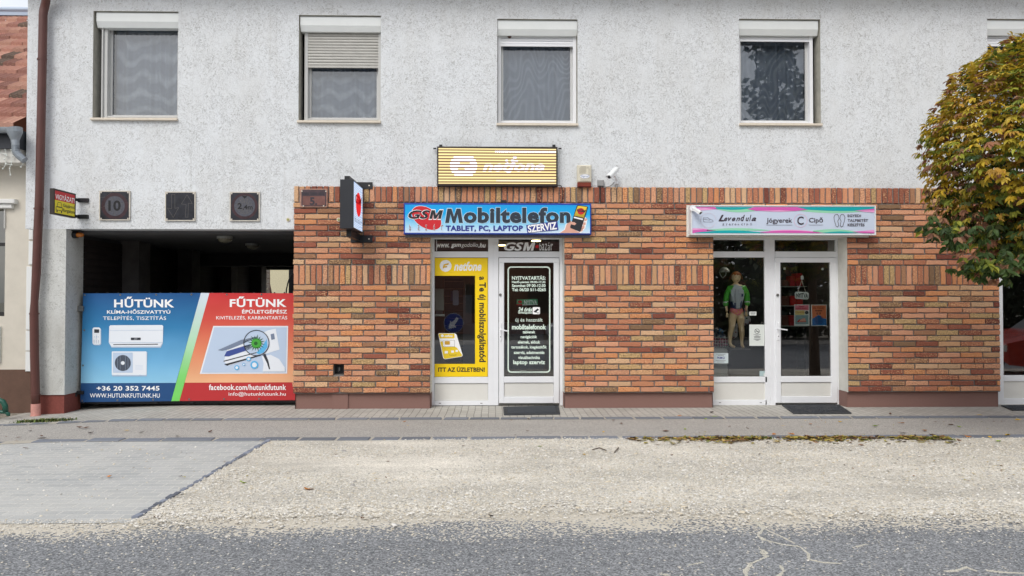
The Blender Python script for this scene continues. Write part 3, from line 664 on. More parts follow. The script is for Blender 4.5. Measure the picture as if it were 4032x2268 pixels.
def cut_row(x0, x1, z0, z1):
    segs = [(x0, x1)]
    zm = (z0 + z1) / 2
    cuts = [(a, b) for a, b, c_, d in ops if c_ < zm < d - .01]
    if hz0 < zm < hz1: cuts.append((hx0, hx1))
    for a, b in cuts:
        new = []
        for s, e in segs:
            if e <= a or s >= b: new.append((s, e)); continue
            if s < a: new.append((s, a - .002))
            if e > b: new.append((b + .002, e))
        segs = new
    return segs
z = ztb; scale = (ztb - zbb) / 3.10; jt = 0.0175
rows = [('s', .25)] + [('r', .085)] * 11 + [('s', .30)] + [('r', .085)] * 19
XE = BR - .1; ri = 0
for kind, h in rows:
    h *= scale; z1 = z; z0 = z - h
    if kind == 's':
        x = XPR + 0.001
        while x < XE:
            w = 0.0855 + rb.uniform(-.004, .004)
            for s, e in cut_row(x, x + w - jt, z0 + jt, z1): brick(s, e, z0 + jt, z1 - .001)
            x += w
    else:
        x = XPR + (0.001 if ri % 2 else -0.172); x += rb.uniform(-.008, .008) if ri % 2 == 0 else 0
        while x < XE:
            w = 0.344 + rb.uniform(-.006, .006); a = max(x, XPR + rb.uniform(-.012, .004))
            zj = rb.uniform(-.0015, .0015)
            for s, e in cut_row(a, x + w - jt, z0 + jt, z1): brick(s, e, z0 + jt + zj, z1 + zj)
            x += w
        ri += 1
    z = z0
mb.build('brick_cladding', M['brick'], bld)
# plinth, recessed under the brickwork
mb = MB()
pu = [(1163, 1305), (1308, 1371), (1374, 1691)]
for a, b, dy in ((P(1163, 1570, .05).x, S1[0] - .01, 0), (S1[1] + .01, S2[0] - .01, 0), (S2[1] + .0, S3[0] - .0, 0)):
    mb = MB(); mb.box(a, b, 0.05, 0.5, -0.05, zbb + .005); mb.build('plinth', M['plinth'], bld)
mb = MB(); mb.box(P(1308, 1570, .05).x, P(1371, 1570, .05).x, 0.028, 0.06, -0.04, zbb + .002)
mb.build('plinth', M['plinth'], bld)

# --- upper windows
M['curtain'] = None
def curtain_mat(name, wavy, seed):
    m = bpy.data.materials.new(name); nt, b = nodes_of(m); L = nt.links
    b.inputs['Roughness'].default_value = 0.9
    g = nt.nodes.new('ShaderNodeNewGeometry'); mp = nt.nodes.new('ShaderNodeMapping')
    mp.inputs['Location'].default_value = (seed * 3.7, 0, 0); mp.inputs['Scale'].default_value = (1, 0, 1)
    L.new(g.outputs['Position'], mp.inputs[0])
    n = nt.nodes.new('ShaderNodeTexNoise'); n.inputs['Scale'].default_value = 2.2; n.inputs['Detail'].default_value = 0.6
    mpn = nt.nodes.new('ShaderNodeMapping'); mpn.inputs['Scale'].default_value = (1.5, 0, 0.45) if wavy else (1.4, 0, 0.5)
    L.new(mp.outputs[0], mpn.inputs[0]); L.new(mpn.outputs[0], n.inputs['Vector'])
    s = nt.nodes.new('ShaderNodeSeparateXYZ'); L.new(mp.outputs[0], s.inputs[0])
    ma = nt.nodes.new('ShaderNodeMath'); ma.operation = 'MULTIPLY_ADD'; ma.inputs[1].default_value = 0.55 if wavy else 2.2; L.new(n.outputs['Fac'], ma.inputs[0]); L.new(s.outputs['Z'], ma.inputs[2])
    fr = nt.nodes.new('ShaderNodeMath'); fr.operation = 'MULTIPLY'; fr.inputs[1].default_value = 24.0 if wavy else 30.0; L.new(ma.outputs[0], fr.inputs[0])
    si = nt.nodes.new('ShaderNodeMath'); si.operation = 'SINE'; L.new(fr.outputs[0], si.inputs[0])
    n2 = nt.nodes.new('ShaderNodeTexNoise'); n2.inputs['Scale'].default_value = 3; n2.inputs['Detail'].default_value = 3; L.new(mp.outputs[0], n2.inputs['Vector'])
    r = nt.nodes.new('ShaderNodeMapRange'); r.inputs[1].default_value = -0.2; r.inputs[2].default_value = 1.0; r.inputs[4].default_value = 1.0 if wavy else 0.42; L.new(si.outputs[0], r.inputs[0])
    mu = nt.nodes.new('ShaderNodeMath'); mu.operation = 'MULTIPLY'; L.new(r.outputs[0], mu.inputs[0]); L.new(n2.outputs['Fac'], mu.inputs[1])
    x = nt.nodes.new('ShaderNodeMixRGB'); x.inputs[1].default_value = col(146, 155, 172); x.inputs[2].default_value = col(228, 234, 244)
    L.new(mu.outputs[0], x.inputs[0]); L.new(x.outputs[0], b.inputs['Base Color'])
    return m
def curtain(x0, x1, z0, z1, y, seed):
    mb = MB(); n = 90; vs = []
    for j in range(5):
        for i in range(n + 1):
            s = i / n; x = lerp(x0, x1, s)
            yy = y + 0.034 * math.sin(s * 42 + seed + 0.8 * math.sin(s * 9)) * (0.6 + 0.4 * noise.noise((s * 5, seed, 0))) + 0.01 * noise.noise((s * 8, j * .6, seed))
            vs.append((x, yy, lerp(z0, z1, j / 4)))
    fs = [(j * (n + 1) + i, j * (n + 1) + i + 1, (j + 1) * (n + 1) + i + 1, (j + 1) * (n + 1) + i) for j in range(4) for i in range(n)]
    return mb.add(vs, fs)
for (u0, v0, u1, v1, vs_, key), h in zip(WIN, holes):
    x0, x1, z0, z1 = h
    lab = {'a': 'leftmost upper window with shutter fully raised and wavy net curtain', 'b': 'upper window with its shutter pulled a third of the way down', 'c': 'upper window right of centre with three shutter slats showing', 'd': 'upper window reflecting a dark tree', 'e': 'upper window half hidden behind the autumn tree'}[key]
    fw = 0.052; zb = z0 + 0.035
    left_rail = x0 + (0.10 if key in 'a' else 0.055 if key == 'b' else 0.004); right_rail = x1 - (0.004 if key in 'abce' else 0.065)
    mb = MB()   # guide rails + fixed frame
    y_ = 0.155
    for a in (left_rail, right_rail - fw): mb.bbox(a, a + fw, y_ - .02, y_ + .06, zb, z1 - .2, .004)
    if key == 'a': mb.bbox(left_rail - .022, left_rail - .001, y_ - .05, y_ + .06, zb, z1 - .2, .003)
    mb.bbox(left_rail + fw, right_rail - fw, y_, y_ + .06, zb, zb + .035, .004)
    mb.bbox(left_rail + fw, right_rail - fw, y_ - .012, y_ + .06, zb + .036, zb + .062, .004)
    fr = mb.build('window_frame', M['pvc'] if key in 'cde' else M['pvc_shaded'], bld, label=lab)
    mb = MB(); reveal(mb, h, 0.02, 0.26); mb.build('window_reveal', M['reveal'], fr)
    gx0, gx1, gz0 = left_rail + fw, right_rail - fw, zb + .063
    mb = MB(); t_ = .035  # sash
    mb.box(gx0, gx0 + t_, .215, .25, gz0, z1 - .22); mb.box(gx1 - t_, gx1, .215, .25, gz0, z1 - .22); mb.box(gx0 + t_, gx1 - t_, .215, .25, gz0, gz0 + .03)
    mb.build('sash', M['pvc_shaded'], fr)
    mb = MB(); mb.poly([(gx0 + t_, .235, gz0 + .03), (gx1 - t_, .235, gz0 + .03), (gx1 - t_, .235, z1 - .2), (gx0 + t_, .235, z1 - .2)])
    mb.build('pane', M['glass'], fr)
    sd = ord(key)
    curtain(gx0, gx1, gz0 - .05, z1 - .1, .38, sd).build('curtain', curtain_mat('net_curtain_' + key, key in 'ab', sd - 96), fr, smooth=True)
    # shutter box: upright face, sloped lower face
    bz1 = z1 - 0.012; bz0 = bz1 - 0.215; zz = bz0 + .085
    bx0 = x0 + (.028 if key == 'a' else .012 if key == 'b' else .003); bx1 = x1 - (.003 if key != 'd' else .02)
    mb = MB(); mb.prism([(bx0, .05, bz1), (bx0, .05, zz), (bx0, .085, bz0), (bx0, .2, bz0), (bx0, .2, bz1)], (bx1 - bx0, 0, 0))
    mb.build('shutter_box', M['shutter_box'], fr)
    mb = MB(); zs = P((u0 + u1) / 2, vs_, .15).z; zt = bz0 - .002
    mb.bbox(gx0 - .004, gx1 + .004, .138, .154, zs, zs + .036, .003)
    zq = zs + .037
    while zq < zt:
        q1 = min(zq + .043, zt); a = (q1 - zq)
        mb.prism([(gx0 - .004, .152, zq), (gx0 - .004, .142, zq + a * .15), (gx0 - .004, .139, zq + a * .5), (gx0 - .004, .142, zq + a * .8), (gx0 - .004, .152, q1 - .001)], (gx1 - gx0 + .008, 0, 0))
        zq += .044
    mb.build('shutter_slats', M['slat'] if key in 'ab' else M['pvc'], fr)
    mb = MB(); mb.bbox(x0 - .012, x1 + .008, -0.028, .15, z0 - .006, z0 + .028, .004); mb.build('window_sill', M['sill'], fr)

p = P(2006, 143, .13); mb = MB(); mb.sphere((p.x, .13, p.z), .032, 12, 8, sc=(1, .6, .9)); tag(mb.build('mud_nest', pm('dried_mud', col(84, 62, 52), .95, var=.3, vs=60, bump=.5, bs=90)), 'small round brown mud nest on the third upper window shutter', 'nest')
# --- shopfronts
def panel_frame(mb, zf, y, boxes, dep=.05, b=.004, mi=0):
    for a0, b0, a1, b1, *r in boxes:
        dy = r[0] if r else 0.0
        x0, x1, z0, z1 = rect(*zf(a0, b0), *zf(a1, b1), y - dy); mb.bbox(x0, x1, y - dy, y + dep, z0, z1, b, mi)
Z4 = zoom(1600, 900, 1.8114)
YD = 0.30
mb = MB()
panel_frame(mb, Z4, YD, [(165, 50, 1130, 77), (165, 77, 200, 1262), (200, 163, 583, 206), (583, 77, 621, 1262), (621, 77, 657, 1262), (657, 163, 1092, 206), (1092, 77, 1130, 1262), (200, 1059, 583, 1104), (200, 1229, 583, 1262)])
panel_frame(mb, Z4, YD, [(214, 80, 218, 160, -.03)], .01, .001)
fr1 = mb.build('shopfront_frame', M['pvc'], bld, label='white plastic frame of the phone shop front')
mb = MB(); panel_frame(mb, Z4, YD + .018, [(201, 1105, 582, 1228)], .02, .006); mb.build('base_panel', M['pvc_panel'], fr1)
for a in (240, 535):
    mb = MB(); mb.art(pl(Z4, YD - .0015), [(a - 8, 1244), (a + 8, 1244), (a + 8, 1248), (a - 8, 1248)]); mb.build('drain_cap', M['gasket'], fr1)
def pane(zf, a0, b0, a1, b1, y, parent, name='pane', m='glass_shop'):
    x0, x1, z0, z1 = rect(*zf(a0, b0), *zf(a1, b1), y)
    mb = MB(); mb.poly([(x0, y, z0), (x1, y, z0), (x1, y, z1), (x0, y, z1)]); o = mb.build(name, M[m], parent)
    mb = MB(); t = .006
    for q in ((x0, x0 + t, z0, z1), (x1 - t, x1, z0, z1), (x0 + t, x1 - t, z0, z0 + t), (x0 + t, x1 - t, z1 - t, z1)): mb.box(q[0], q[1], y - .012, y - .002, q[2], q[3])
    mb.build('gasket', M['gasket'], parent); return o
YG = YD + .022
pane(Z4, 200, 77, 583, 163, YG, fr1); pane(Z4, 657, 77, 1092, 163, YG, fr1); pane(Z4, 200, 206, 583, 1059, YG, fr1)
mb = MB(); panel_frame(mb, Z4, YD - .022, [(660, 209, 1090, 243), (660, 243, 697, 1246), (1051, 243, 1090, 1246), (697, 1055, 1051, 1100), (697, 1200, 1051, 1246)], .05, .006)
dr1 = mb.build('shop_door', M['pvc'], bld, label='white door of the phone shop with lettered glass')
mb = MB(); panel_frame(mb, Z4, YD - .002, [(697, 1100, 1051, 1200)], .02, .01); mb.build('door_panel', M['pvc_panel'], dr1)
pane(Z4, 697, 243, 1051, 1055, YD - .002, dr1, 'door_pane')
def handle(zf, pa, la, dr, y, knob):
    mb = MB(); x0, x1, z0, z1 = rect(*zf(pa[0], pa[1]), *zf(pa[2], pa[3]), y); mb.bbox(x0, x1, y - .012, y, z0, z1, .004)
    a = P(*zf(la[0], la[1]), y - .05); b = P(*zf(la[2], la[3]), y - .05)
    mb.tube([(a.x, y, a.z), (a.x, y - .05, a.z), (b.x, y - .055, b.z)], .0095, 8)
    h = mb.build('door_handle', M['pvc'], dr)
    mb = MB(); k = P(*zf(*knob), y - .01); mb.tube([(k.x, y - .016, k.z), (k.x, y, k.z)], .021, 16); mb.build('lock', M['steel'], dr)
    mb = MB(); kx = (x0 + x1) / 2; kz = z0 + (z1 - z0) * .22; mb.tube([(kx, y - .016, kz), (kx, y - .01, kz)], .007, 10); mb.build('keyhole', M['ink'], dr)
handle(Z4, (664, 672, 680, 800), (672, 722, 726, 732), dr1, YD - .022, (670, 472))
mb = MB(); panel_frame(mb, Z4, YD + .0, [(657, 1248, 1092, 1256, -.01)], .02, .001); mb.build('threshold', M['steel'], fr1)
M['white_reveal'] = pm('white_reveal', col(218, 216, 208), .9, var=.06, vs=12, bump=.3, bs=80)
def jambs(S, fr):
    mb = MB()
    mb.poly([(S[0] + .0, .0, zbb), (S[0], YD + .05, zbb), (S[0], YD + .05, ZO + .0), (S[0], .0, ZO)]); mb.poly([(S[1], YD + .05, zbb), (S[1], 0, zbb), (S[1], 0, ZO), (S[1], YD + .05, ZO)])
    mb.poly([(S[0], 0, ZO), (S[0], YD + .05, ZO), (S[1], YD + .05, ZO), (S[1], 0, ZO)])
    mb.build('shopfront_reveal', M['white_reveal'], fr)
    for x in (S[0] - .003, S[1] + .003):
        mb = MB(); mb.poly([(x, .04, -.05), (x, YD + .05, -.05), (x, YD + .05, zbb - .001), (x, .04, zbb - .001)]); mb.build('plinth_return', M['plinth'], fr)
jambs(S1, fr1)

Z5 = zoom(2600, 750, 1.525)
mb = MB()
panel_frame(mb, Z5, YD, [(305, 275, 1090, 297), (300, 297, 316, 1290), (316, 366, 628, 402), (628, 297, 660, 1290), (660, 297, 690, 1290), (690, 366, 1058, 402), (1058, 297, 1090, 1290), (316, 1118, 642, 1153), (316, 1258, 640, 1290)])
fr2 = mb.build('shopfront_frame', M['pvc'], bld, label='white plastic frame of the shoe shop front')
mb = MB(); panel_frame(mb, Z5, YD + .018, [(316, 1153, 640, 1258)], .02, .006); mb.build('base_panel', M['pvc_panel'], fr2)
for a in (358, 604):
    mb = MB(); mb.art(pl(Z5, YD - .0015), [(a - 7, 1273), (a + 7, 1273), (a + 7, 1276), (a - 7, 1276)]); mb.build('drain_cap', M['gasket'], fr2)
pane(Z5, 316, 297, 628, 366, YG, fr2); pane(Z5, 690, 297, 1058, 366, YG, fr2); pane(Z5, 316, 402, 637, 1118, YG, fr2)
mb = MB(); panel_frame(mb, Z5, YD - .022, [(692, 403, 1058, 432), (692, 432, 724, 1276), (1024, 432, 1062, 1276), (724, 1115, 1028, 1152), (728, 1237, 1030, 1276)], .05, .006)
dr2 = mb.build('shop_door', M['pvc'], bld, label='white door of the shoe shop with posters behind its glass')
mb = MB(); panel_frame(mb, Z5, YD - .002, [(724, 1152, 1028, 1237)], .02, .01); mb.build('door_panel', M['pvc_panel'], dr2)
pane(Z5, 724, 432, 1026, 1115, YD - .002, dr2, 'door_pane')
handle(Z5, (700, 793, 716, 899), (708, 830, 762, 838), dr2, YD - .022, (705, 628))
mb = MB(); panel_frame(mb, Z5, YD + .0, [(700, 1277, 1070, 1283, -.01)], .02, .001); mb.build('threshold', M['steel'], fr2)

Z7 = zoom(3700, 1100, 2.6355)
mb = MB(); x1_ = S3[1] - .02
fx0 = P(*Z7(612, 700), YD).x; gx0 = P(*Z7(662, 700), YD).x
zA, zB, zC, zD_, zE = P(*Z7(700, 1300), YD).z, P(*Z7(700, 1236), YD).z, P(*Z7(700, 1058), YD).z, P(*Z7(700, 996), YD).z, ZO + .0
mb.bbox(fx0 - .02, gx0, YD, YD + .05, zA, zE); mb.bbox(gx0, x1_, YD, YD + .05, zA, zB); mb.bbox(gx0, x1_, YD, YD + .05, zC, zD_); mb.bbox(gx0, x1_, YD, YD + .05, zE - .12, zE); mb.bbox(9.0, 9.08, YD, YD + .05, zD_, zE - .12)
fr3 = mb.build('shopfront_frame', M['pvc'], bld, label='white plastic frame of the shop at the right edge')
mb = MB(); mb.bbox(gx0, x1_, YD + .018, YD + .05, zB, zC, .006); mb.build('base_panel', M['pvc_panel'], fr3)
mb = MB(); mb.poly([(gx0, YG, zD_), (x1_, YG, zD_), (x1_, YG, zE), (gx0, YG, zE)]); mb.build('pane', M['glass_shop'], fr3)

jambs(S2, fr2); jambs(S3, fr3)
# --- rooms behind the shopfronts
mb = MB()
for (a, b, yb) in ((S1[0] - 1.2, S1[1] + 0.9, 4.6), (S2[0] - 1.3, S2[1] + 0.8, 3.8), (S3[0] - 0.6, BR - .2, 4.5)):
    mb.poly([(a, .36, 0.01), (b, .36, 0.01), (b, yb, 0.01), (a, yb, 0.01)]); mb.poly([(a, .36, 2.75), (b, .36, 2.75), (b, yb, 2.75), (a, yb, 2.75)])
    mb.poly([(a, yb, 0), (b, yb, 0), (b, yb, 2.75), (a, yb, 2.75)]); mb.poly([(a, .36, 0), (a, yb, 0), (a, yb, 2.75), (a, .36, 2.75)]); mb.poly([(b, .36, 0), (b, yb, 0), (b, yb, 2.75), (b, .36, 2.75)])
mb.build('shop_interior', pm('shop_wall_paint', col(112, 104, 100), .8, var=.2, vs=1.5), bld)
# ---------------------------------------------------------------- signs and things on the wall
WHITE, INK = M['white'], M['ink']
def flat(name, c, rough=.5, **k): return pm(name, c, rough, **k)
RED = flat('red_print', col(206, 28, 40)); NAVY = flat('navy_print', col(38, 48, 140)); YEL = flat('yellow_vinyl', col(255, 216, 0), .45, var=.02, vs=2); GREEN = flat('green_print', col(70, 150, 100))
SKIN = flat('skin_print', col(222, 168, 150))
# hanging banner on the gate ------------------------------------------------
Zb = zoom(300, 1130, 2.9273); YB_ = 0.36
g0 = P(*Zb(70, 700), YB_); g1x = XPR + .012
gate = thing('passage_gate', (-4.9, .42, 0), 'black metal gate across the covered passage behind the printed banner', 'gate')
zb_t = P(*Zb(1200, 66), YB_).z
mb = MB(); gx0_ = P(*Zb(60, 700), YB_ + .04).x + .02
for x in np.linspace(gx0_, g1x - .05, 7): mb.box(x, x + .05, .385, .425, .04, zb_t - .02)
mb.box(gx0_, g1x - .001, .387, .423, .06, .11); mb.box(gx0_, g1x - .001, .387, .423, zb_t - .07, zb_t - .021)
mb.build('gate_frame', M['black'], gate)
mb = MB(); mb.box(gx0_ + .01, g1x - .01, .428, .434, .03, zb_t - .03); mb.build('gate_sheet', M['black'], gate)
for a in (240, 360, 485, 603, 725, 848, 968, 1087, 1207, 1330, 1450, 1570, 1690, 1810, 1930, 2047, 2165, 2285, 2400):
    p = P(*Zb(a, 66), .40); mb = MB(); mb.sphere((p.x, .405, zb_t - .002), .014, 8, 6); mb.build('top_knob', M['black'], gate)
mb = MB(); p = P(325, 1545, .37); mb.box(p.x - .1, p.x + .03, .33, .36, p.z - .025, p.z + .025); mb.tube([(p.x - .09, .345, p.z - .06), (p.x - .09, .345, p.z + .06)], .022, 10); mb.build('hinge', M['black'], gate)
mb = MB(); p = P(325, 1215, .37); mb.box(p.x - .06, p.x + .03, .33, .36, p.z - .04, p.z + .04); mb.build('latch', M['steel'], gate)
ban = thing('banner', (-4.9, YB_, 0), 'blue and red printed banner HŰTÜNK FŰTÜNK hung across the passage gate', 'banner')
zt_, zm_, zl_ = P(*Zb(1200, 72), YB_).z, P(*Zb(1200, 1105), YB_).z, P(*Zb(1200, 1320), YB_).z
bmp = dict(bump=1.3, bs=1.5)
Mb = [gradm('banner_blue', [(0, col(146, 204, 236)), (.25, col(112, 178, 222)), (.62, col(52, 128, 180)), (1, col(30, 84, 142))], zm_, zt_, **bmp),
      gradm('banner_red', [(0, col(238, 184, 140)), (.35, col(230, 140, 104)), (.7, col(214, 84, 72)), (1, col(204, 56, 60))], zm_, zt_, **bmp),
      gradm('banner_stripe', [(0, col(120, 214, 100)), (.25, col(132, 216, 118)), (.6, col(190, 228, 200)), (1, col(214, 224, 238))], zl_, zt_, **bmp),
      flat('banner_navy', col(22, 74, 128), bump=.3, bs=4), flat('banner_dark_red', col(188, 46, 50), bump=.3, bs=4)]
fb = pl(Zb, YB_)
def subdiv(quad, nx=14, ny=6):
    """a ragged-edged cloth patch between four corners tl,tr,br,bl"""
    tl, tr, br_, bl = quad; return [[(lerp(lerp(tl[0], bl[0], j / ny), lerp(tr[0], br_[0], j / ny), i / nx), lerp(lerp(tl[1], bl[1], j / ny), lerp(tr[1], br_[1], j / ny), i / nx)) for i in range(nx + 1)] for j in range(ny + 1)]
mb = MB()
def cloth(quad, mi, nx=14, ny=6):
    g = subdiv(quad, nx, ny); vs = [fb(*p) for r_ in g for p in r_]
    mb.add(vs, [(j * (nx + 1) + i, (j + 1) * (nx + 1) + i, (j + 1) * (nx + 1) + i + 1, j * (nx + 1) + i + 1) for j in range(ny) for i in range(nx)], mi)
E = 2620
cloth([(80, 74), (1437, 69), (1150, 1105), (53, 1108)], 0); cloth([(53, 1108), (1150, 1105), (1095, 1316), (48, 1328)], 3)
cloth([(1437, 69), (1535, 69), (1190, 1314), (1095, 1316)], 2, 2, 10); cloth([(1535, 69), (E, 72), (E, 1098), (1250, 1103)], 1); cloth([(1250, 1103), (E, 1098), (E, 1304), (1190, 1314)], 4)
mb.build('banner_sheet', Mb, ban)
f2 = pl(Zb, YB_ - .003); f3 = pl(Zb, YB_ - .005); f4 = pl(Zb, YB_ - .007); f5 = pl(Zb, YB_ - .009); f6 = pl(Zb, YB_ - .011)
for s_, a0, b0, a1, b1, bo in (('HŰTÜNK', 437, 112, 1130, 237, .03), ('KLÍMA-HŐSZIVATTYÚ', 355, 256, 1085, 308, .022), ('TELEPÍTÉS, TISZTÍTÁS', 310, 330, 1037, 386, .006), ('FŰTÜNK', 1770, 110, 2425, 232, .03), ('ÉPÜLETGÉPÉSZ', 1912, 254, 2432, 306, .022), ('KIVITELEZÉS, KARBANTARTÁS', 1615, 326, 2432, 380, .006),
                           ('+36 20 352 7445', 235, 1140, 960, 1195, .025), ('WWW.HUTUNKFUTUNK.HU', 158, 1227, 963, 1276, .008), ('facebook.com/hutunkfutunk', 1530, 1123, 2420, 1188, .02), ('info@hutunkfutunk.hu', 1757, 1210, 2415, 1264, .006)):
    mb = MB(); mb.text(f2, s_, a0, b0, a1, b1, bold=bo, space=1.05); mb.build('lettering', WHITE, ban)
pic = [flat('print_white', col(232, 238, 246)), flat('print_shade', col(176, 198, 222)), flat('print_dark', col(44, 48, 58)), flat('print_mid', col(120, 134, 158)), flat('print_skyblue', col(190, 208, 232)), flat('print_green', col(70, 170, 60)), flat('print_navy', col(58, 78, 150)), flat('print_cyan', col(90, 180, 232)), flat('print_deepgreen', col(30, 96, 36))]
mb = MB()
mb.art(f2, rrect(196, 474, 288, 672, 22), 1); mb.art(f3, rrect(188, 466, 280, 664, 22), 0); mb.art(f4, rrect(208, 488, 264, 528, 3), 2)
mb.disc(f4, 234, 576, 8, mi=1)
for a, b in ((211, 576), (256, 576), (234, 554), (234, 598)): mb.disc(f4, a, b, 3.5, mi=3)
for j in range(3):
    for i in range(3): mb.art(f4, rrect(200 + i * 26, 612 + j * 15, 212 + i * 26, 617 + j * 15, 2), 3)
mb.build('remote_picture', pic, ban)
mb = MB()
mb.art(f2, [(376, 640), (384, 460), (1000, 452), (996, 655), (975, 700), (408, 700)], 1)
mb.art(f3, [(376, 640), (381, 455), (394, 441), (990, 438), (1003, 450), (998, 640), (968, 686), (408, 688)], 0)
mb.art(f4, [(386, 502), (1000, 497), (1000, 500), (386, 505)], 1); mb.art(f4, [(376, 641), (998, 638), (998, 642), (376, 645)], 1)
mb.art(f4, rrect(630, 584, 743, 612, 3), 2); mb.art(f4, [(426, 660), (944, 655), (940, 664), (430, 668)], 2); mb.text(f5, '23.0°', 668, 590, 706, 606, 0)
mb.build('air_conditioner_picture', pic, ban)
mb = MB()
mb.art(f2, [(420, 752), (820, 752), (812, 1030), (414, 1030)], 1)
mb.art(f3, rrect(410, 742, 812, 1014, 10), 0); mb.art(f4, rrect(424, 756, 652, 988, 8), 4); mb.art(f4, [(465, 1012), (486, 1012), (486, 1022), (465, 1022)], 1); mb.art(f4, [(725, 1012), (746, 1012), (746, 1022), (725, 1022)], 1)
mb.disc(f5, 537, 876, 92, mi=2, n=40)
for k in range(-9, 10):
    h = math.sqrt(max(0, 91 ** 2 - (k * 9.5) ** 2)); mb.art(f6, [(537 - h, 876 + k * 9.5 - 1.3), (537 + h, 876 + k * 9.5 - 1.3), (537 + h, 876 + k * 9.5 + 1.3), (537 - h, 876 + k * 9.5 + 1.3)], 3)
for k in (-2, -1, 1, 2):
    h = math.sqrt(90 ** 2 - (k * 30) ** 2); mb.art(pl(Zb, YB_ - .012), [(536 + k * 30, 876 - h), (538 + k * 30, 876 - h), (538 + k * 30, 876 + h), (536 + k * 30, 876 + h)], 1)
mb.disc(pl(Zb, YB_ - .013), 537, 876, 22, mi=0)
for k in range(4): mb.art(f4, [(680, 905 + k * 14), (768, 905 + k * 14), (768, 907 + k * 14), (680, 907 + k * 14)], 4)
mb.build('outdoor_unit_picture', pic, ban)
mb = MB()
mb.art(f2, [(1580, 449), (2443, 449), (2432, 998), (1424, 1002)], 0); mb.art(f3, [(1592, 464), (2427, 464), (2416, 984), (1445, 988)], 4)
mb.art(f4, [(1740, 720), (2210, 500), (2300, 480), (2345, 720), (1900, 860), (1760, 905), (1700, 860)], 0)
mb.art(f5, [(1632, 728), (1900, 610), (2080, 570), (2080, 590), (1760, 720), (1680, 735)], 3)
mb.art(f5, [(1735, 740), (2000, 660), (2060, 700), (1760, 800), (1705, 800)], 6)
mb.art(f5, [(1698, 850), (2100, 745), (2110, 752), (1700, 862)], 2); mb.art(f5, [(1706, 890), (1740, 882), (2120, 780), (2125, 792), (1760, 898), (1740, 908)], 2)
mb.art(f5, [(2240, 545), (2280, 535), (2290, 600), (2250, 610)], 3)
mb.disc(f5, 2077, 643, 146, mi=4, n=44); mb.art(f6, [(2075, 760), (2140, 690), (2195, 600), (2205, 690), (2160, 755), (2110, 775)], 7)
for a, b, r_ in ((1987, 830, 26), (1932, 893, 17), (1851, 930, 28), (2054, 898, 46)): mb.disc(f6, a, b, r_, mi=7, n=20); mb.disc(pl(Zb, YB_ - .0125), a, b, r_ * .6, mi=0, n=16)
f7 = pl(Zb, YB_ - .0135)
for k in range(16):
    t = 2 * math.pi * k / 16 + .1; r_ = 100 + 8 * math.sin(k * 2.7)
    mb.art(f7, [(2077 + 48 * math.cos(t + .18), 648 + 48 * math.sin(t + .18)), (2077 + r_ * math.cos(t + .05), 648 + r_ * math.sin(t + .05)), (2077 + 48 * math.cos(t - .16), 648 + 48 * math.sin(t - .16))], 8)
mb.disc(f7, 2077, 648, 58, mi=5, n=20); mb.disc(pl(Zb, YB_ - .015), 2070, 650, 22, mi=8, n=14)
mb.ring(f7, 2077, 645, 150, 9, 2, 48)
mb.art(f7, [(2150, 780), (2180, 768), (2215, 850), (2235, 945), (2222, 950), (2200, 880)], 2)
mb.art(f6, [(2140, 800), (2240, 780), (2340, 830), (2405, 930), (2405, 975), (2150, 975), (2160, 880)], 0)
mb.build('magnifier_picture', pic, ban)
for a, b in ((97, 92), (508, 90), (921, 88), (1327, 86), (1735, 86), (2135, 86), (68, 1312), (475, 1304), (886, 1298), (1301, 1294), (1705, 1291), (2107, 1288), (92, 498), (78, 905)):
    mb = MB(); mb.ring(pl(Zb, YB_ - .006), a, b, 11, 6, 0, 14); mb.disc(pl(Zb, YB_ - .004), a, b, 6, mi=1, n=10); mb.build('eyelet', [M['steel'], INK], ban)

# street-side projecting warning sign -----------------------------------------
def side_box(name, X, u0, v0b, v0t, u1, T, label, cat):
    """box sign standing out from the wall; X plane of its face; u0 near edge, u1 far edge"""
    pass
Xs = P(188 * D, 800, -.12).x
def near_y(u, X):           # depth at which plane X=const shows at column u
    lo, hi = -9.0, 0.2
    for _ in range(40):
        m_ = (lo + hi) / 2
        if P(u, 900, m_).x < X: hi = m_
        else: lo = m_
    return (lo + hi) / 2
yn = near_y(214, Xs); yf_ = -.12
zt1 = P(214, 748, yn).z; zb1 = P(214, 838, yn).z
ws = thing('warning_sign', (Xs, -.1, zb1), 'small red and yellow VIGYÁZAT vehicle traffic sign projecting from the white wall', 'sign')
mb = MB(); t = .05; e = .018
mb.box(Xs - t, Xs + .004, yn - .03, yn, zb1 - .02, zt1 + .02); mb.box(Xs - t, Xs + .004, yf_, yf_ + .02, zb1 - .02, zt1 + .02)
mb.box(Xs - t, Xs + .004, yn, yf_, zt1, zt1 + .02); mb.box(Xs - t, Xs + .004, yn, yf_, zb1 - .02, zb1); mb.box(Xs - t + .01, Xs - .004, yn, yf_, zb1, zt1)
mb.build('sign_box', flat('bronze_frame', col(44, 34, 30), .5, var=.2, vs=20), ws)
for zz in (zt1 - .06, zb1 + .015):
    mb = MB(); mb.box(Xs - .02, Xs + .13, -.012 + .0, .018, zz - .03, zz + .03); mb.box(Xs - .02, Xs - .005, yf_ + .02, -.012, zz - .02, zz + .02); mb.tube([(Xs + .085, -.018, zz), (Xs + .085, -.01, zz)], .008, 8); mb.build('bracket', M['black'], ws)
fs_ = lambda dx: (lambda a, b: (Xs + dx, lerp(yn + .004, yf_ - .002, a), lerp(zt1 - .003, zb1 + .003, b)))
mb = MB(); q = fs_(.001); mb.art(q, [(0, 0), (1, 0), (1, .42), (0, .42)], 0); mb.art(q, [(0, .42), (1, .42), (1, 1), (0, 1)], 1)
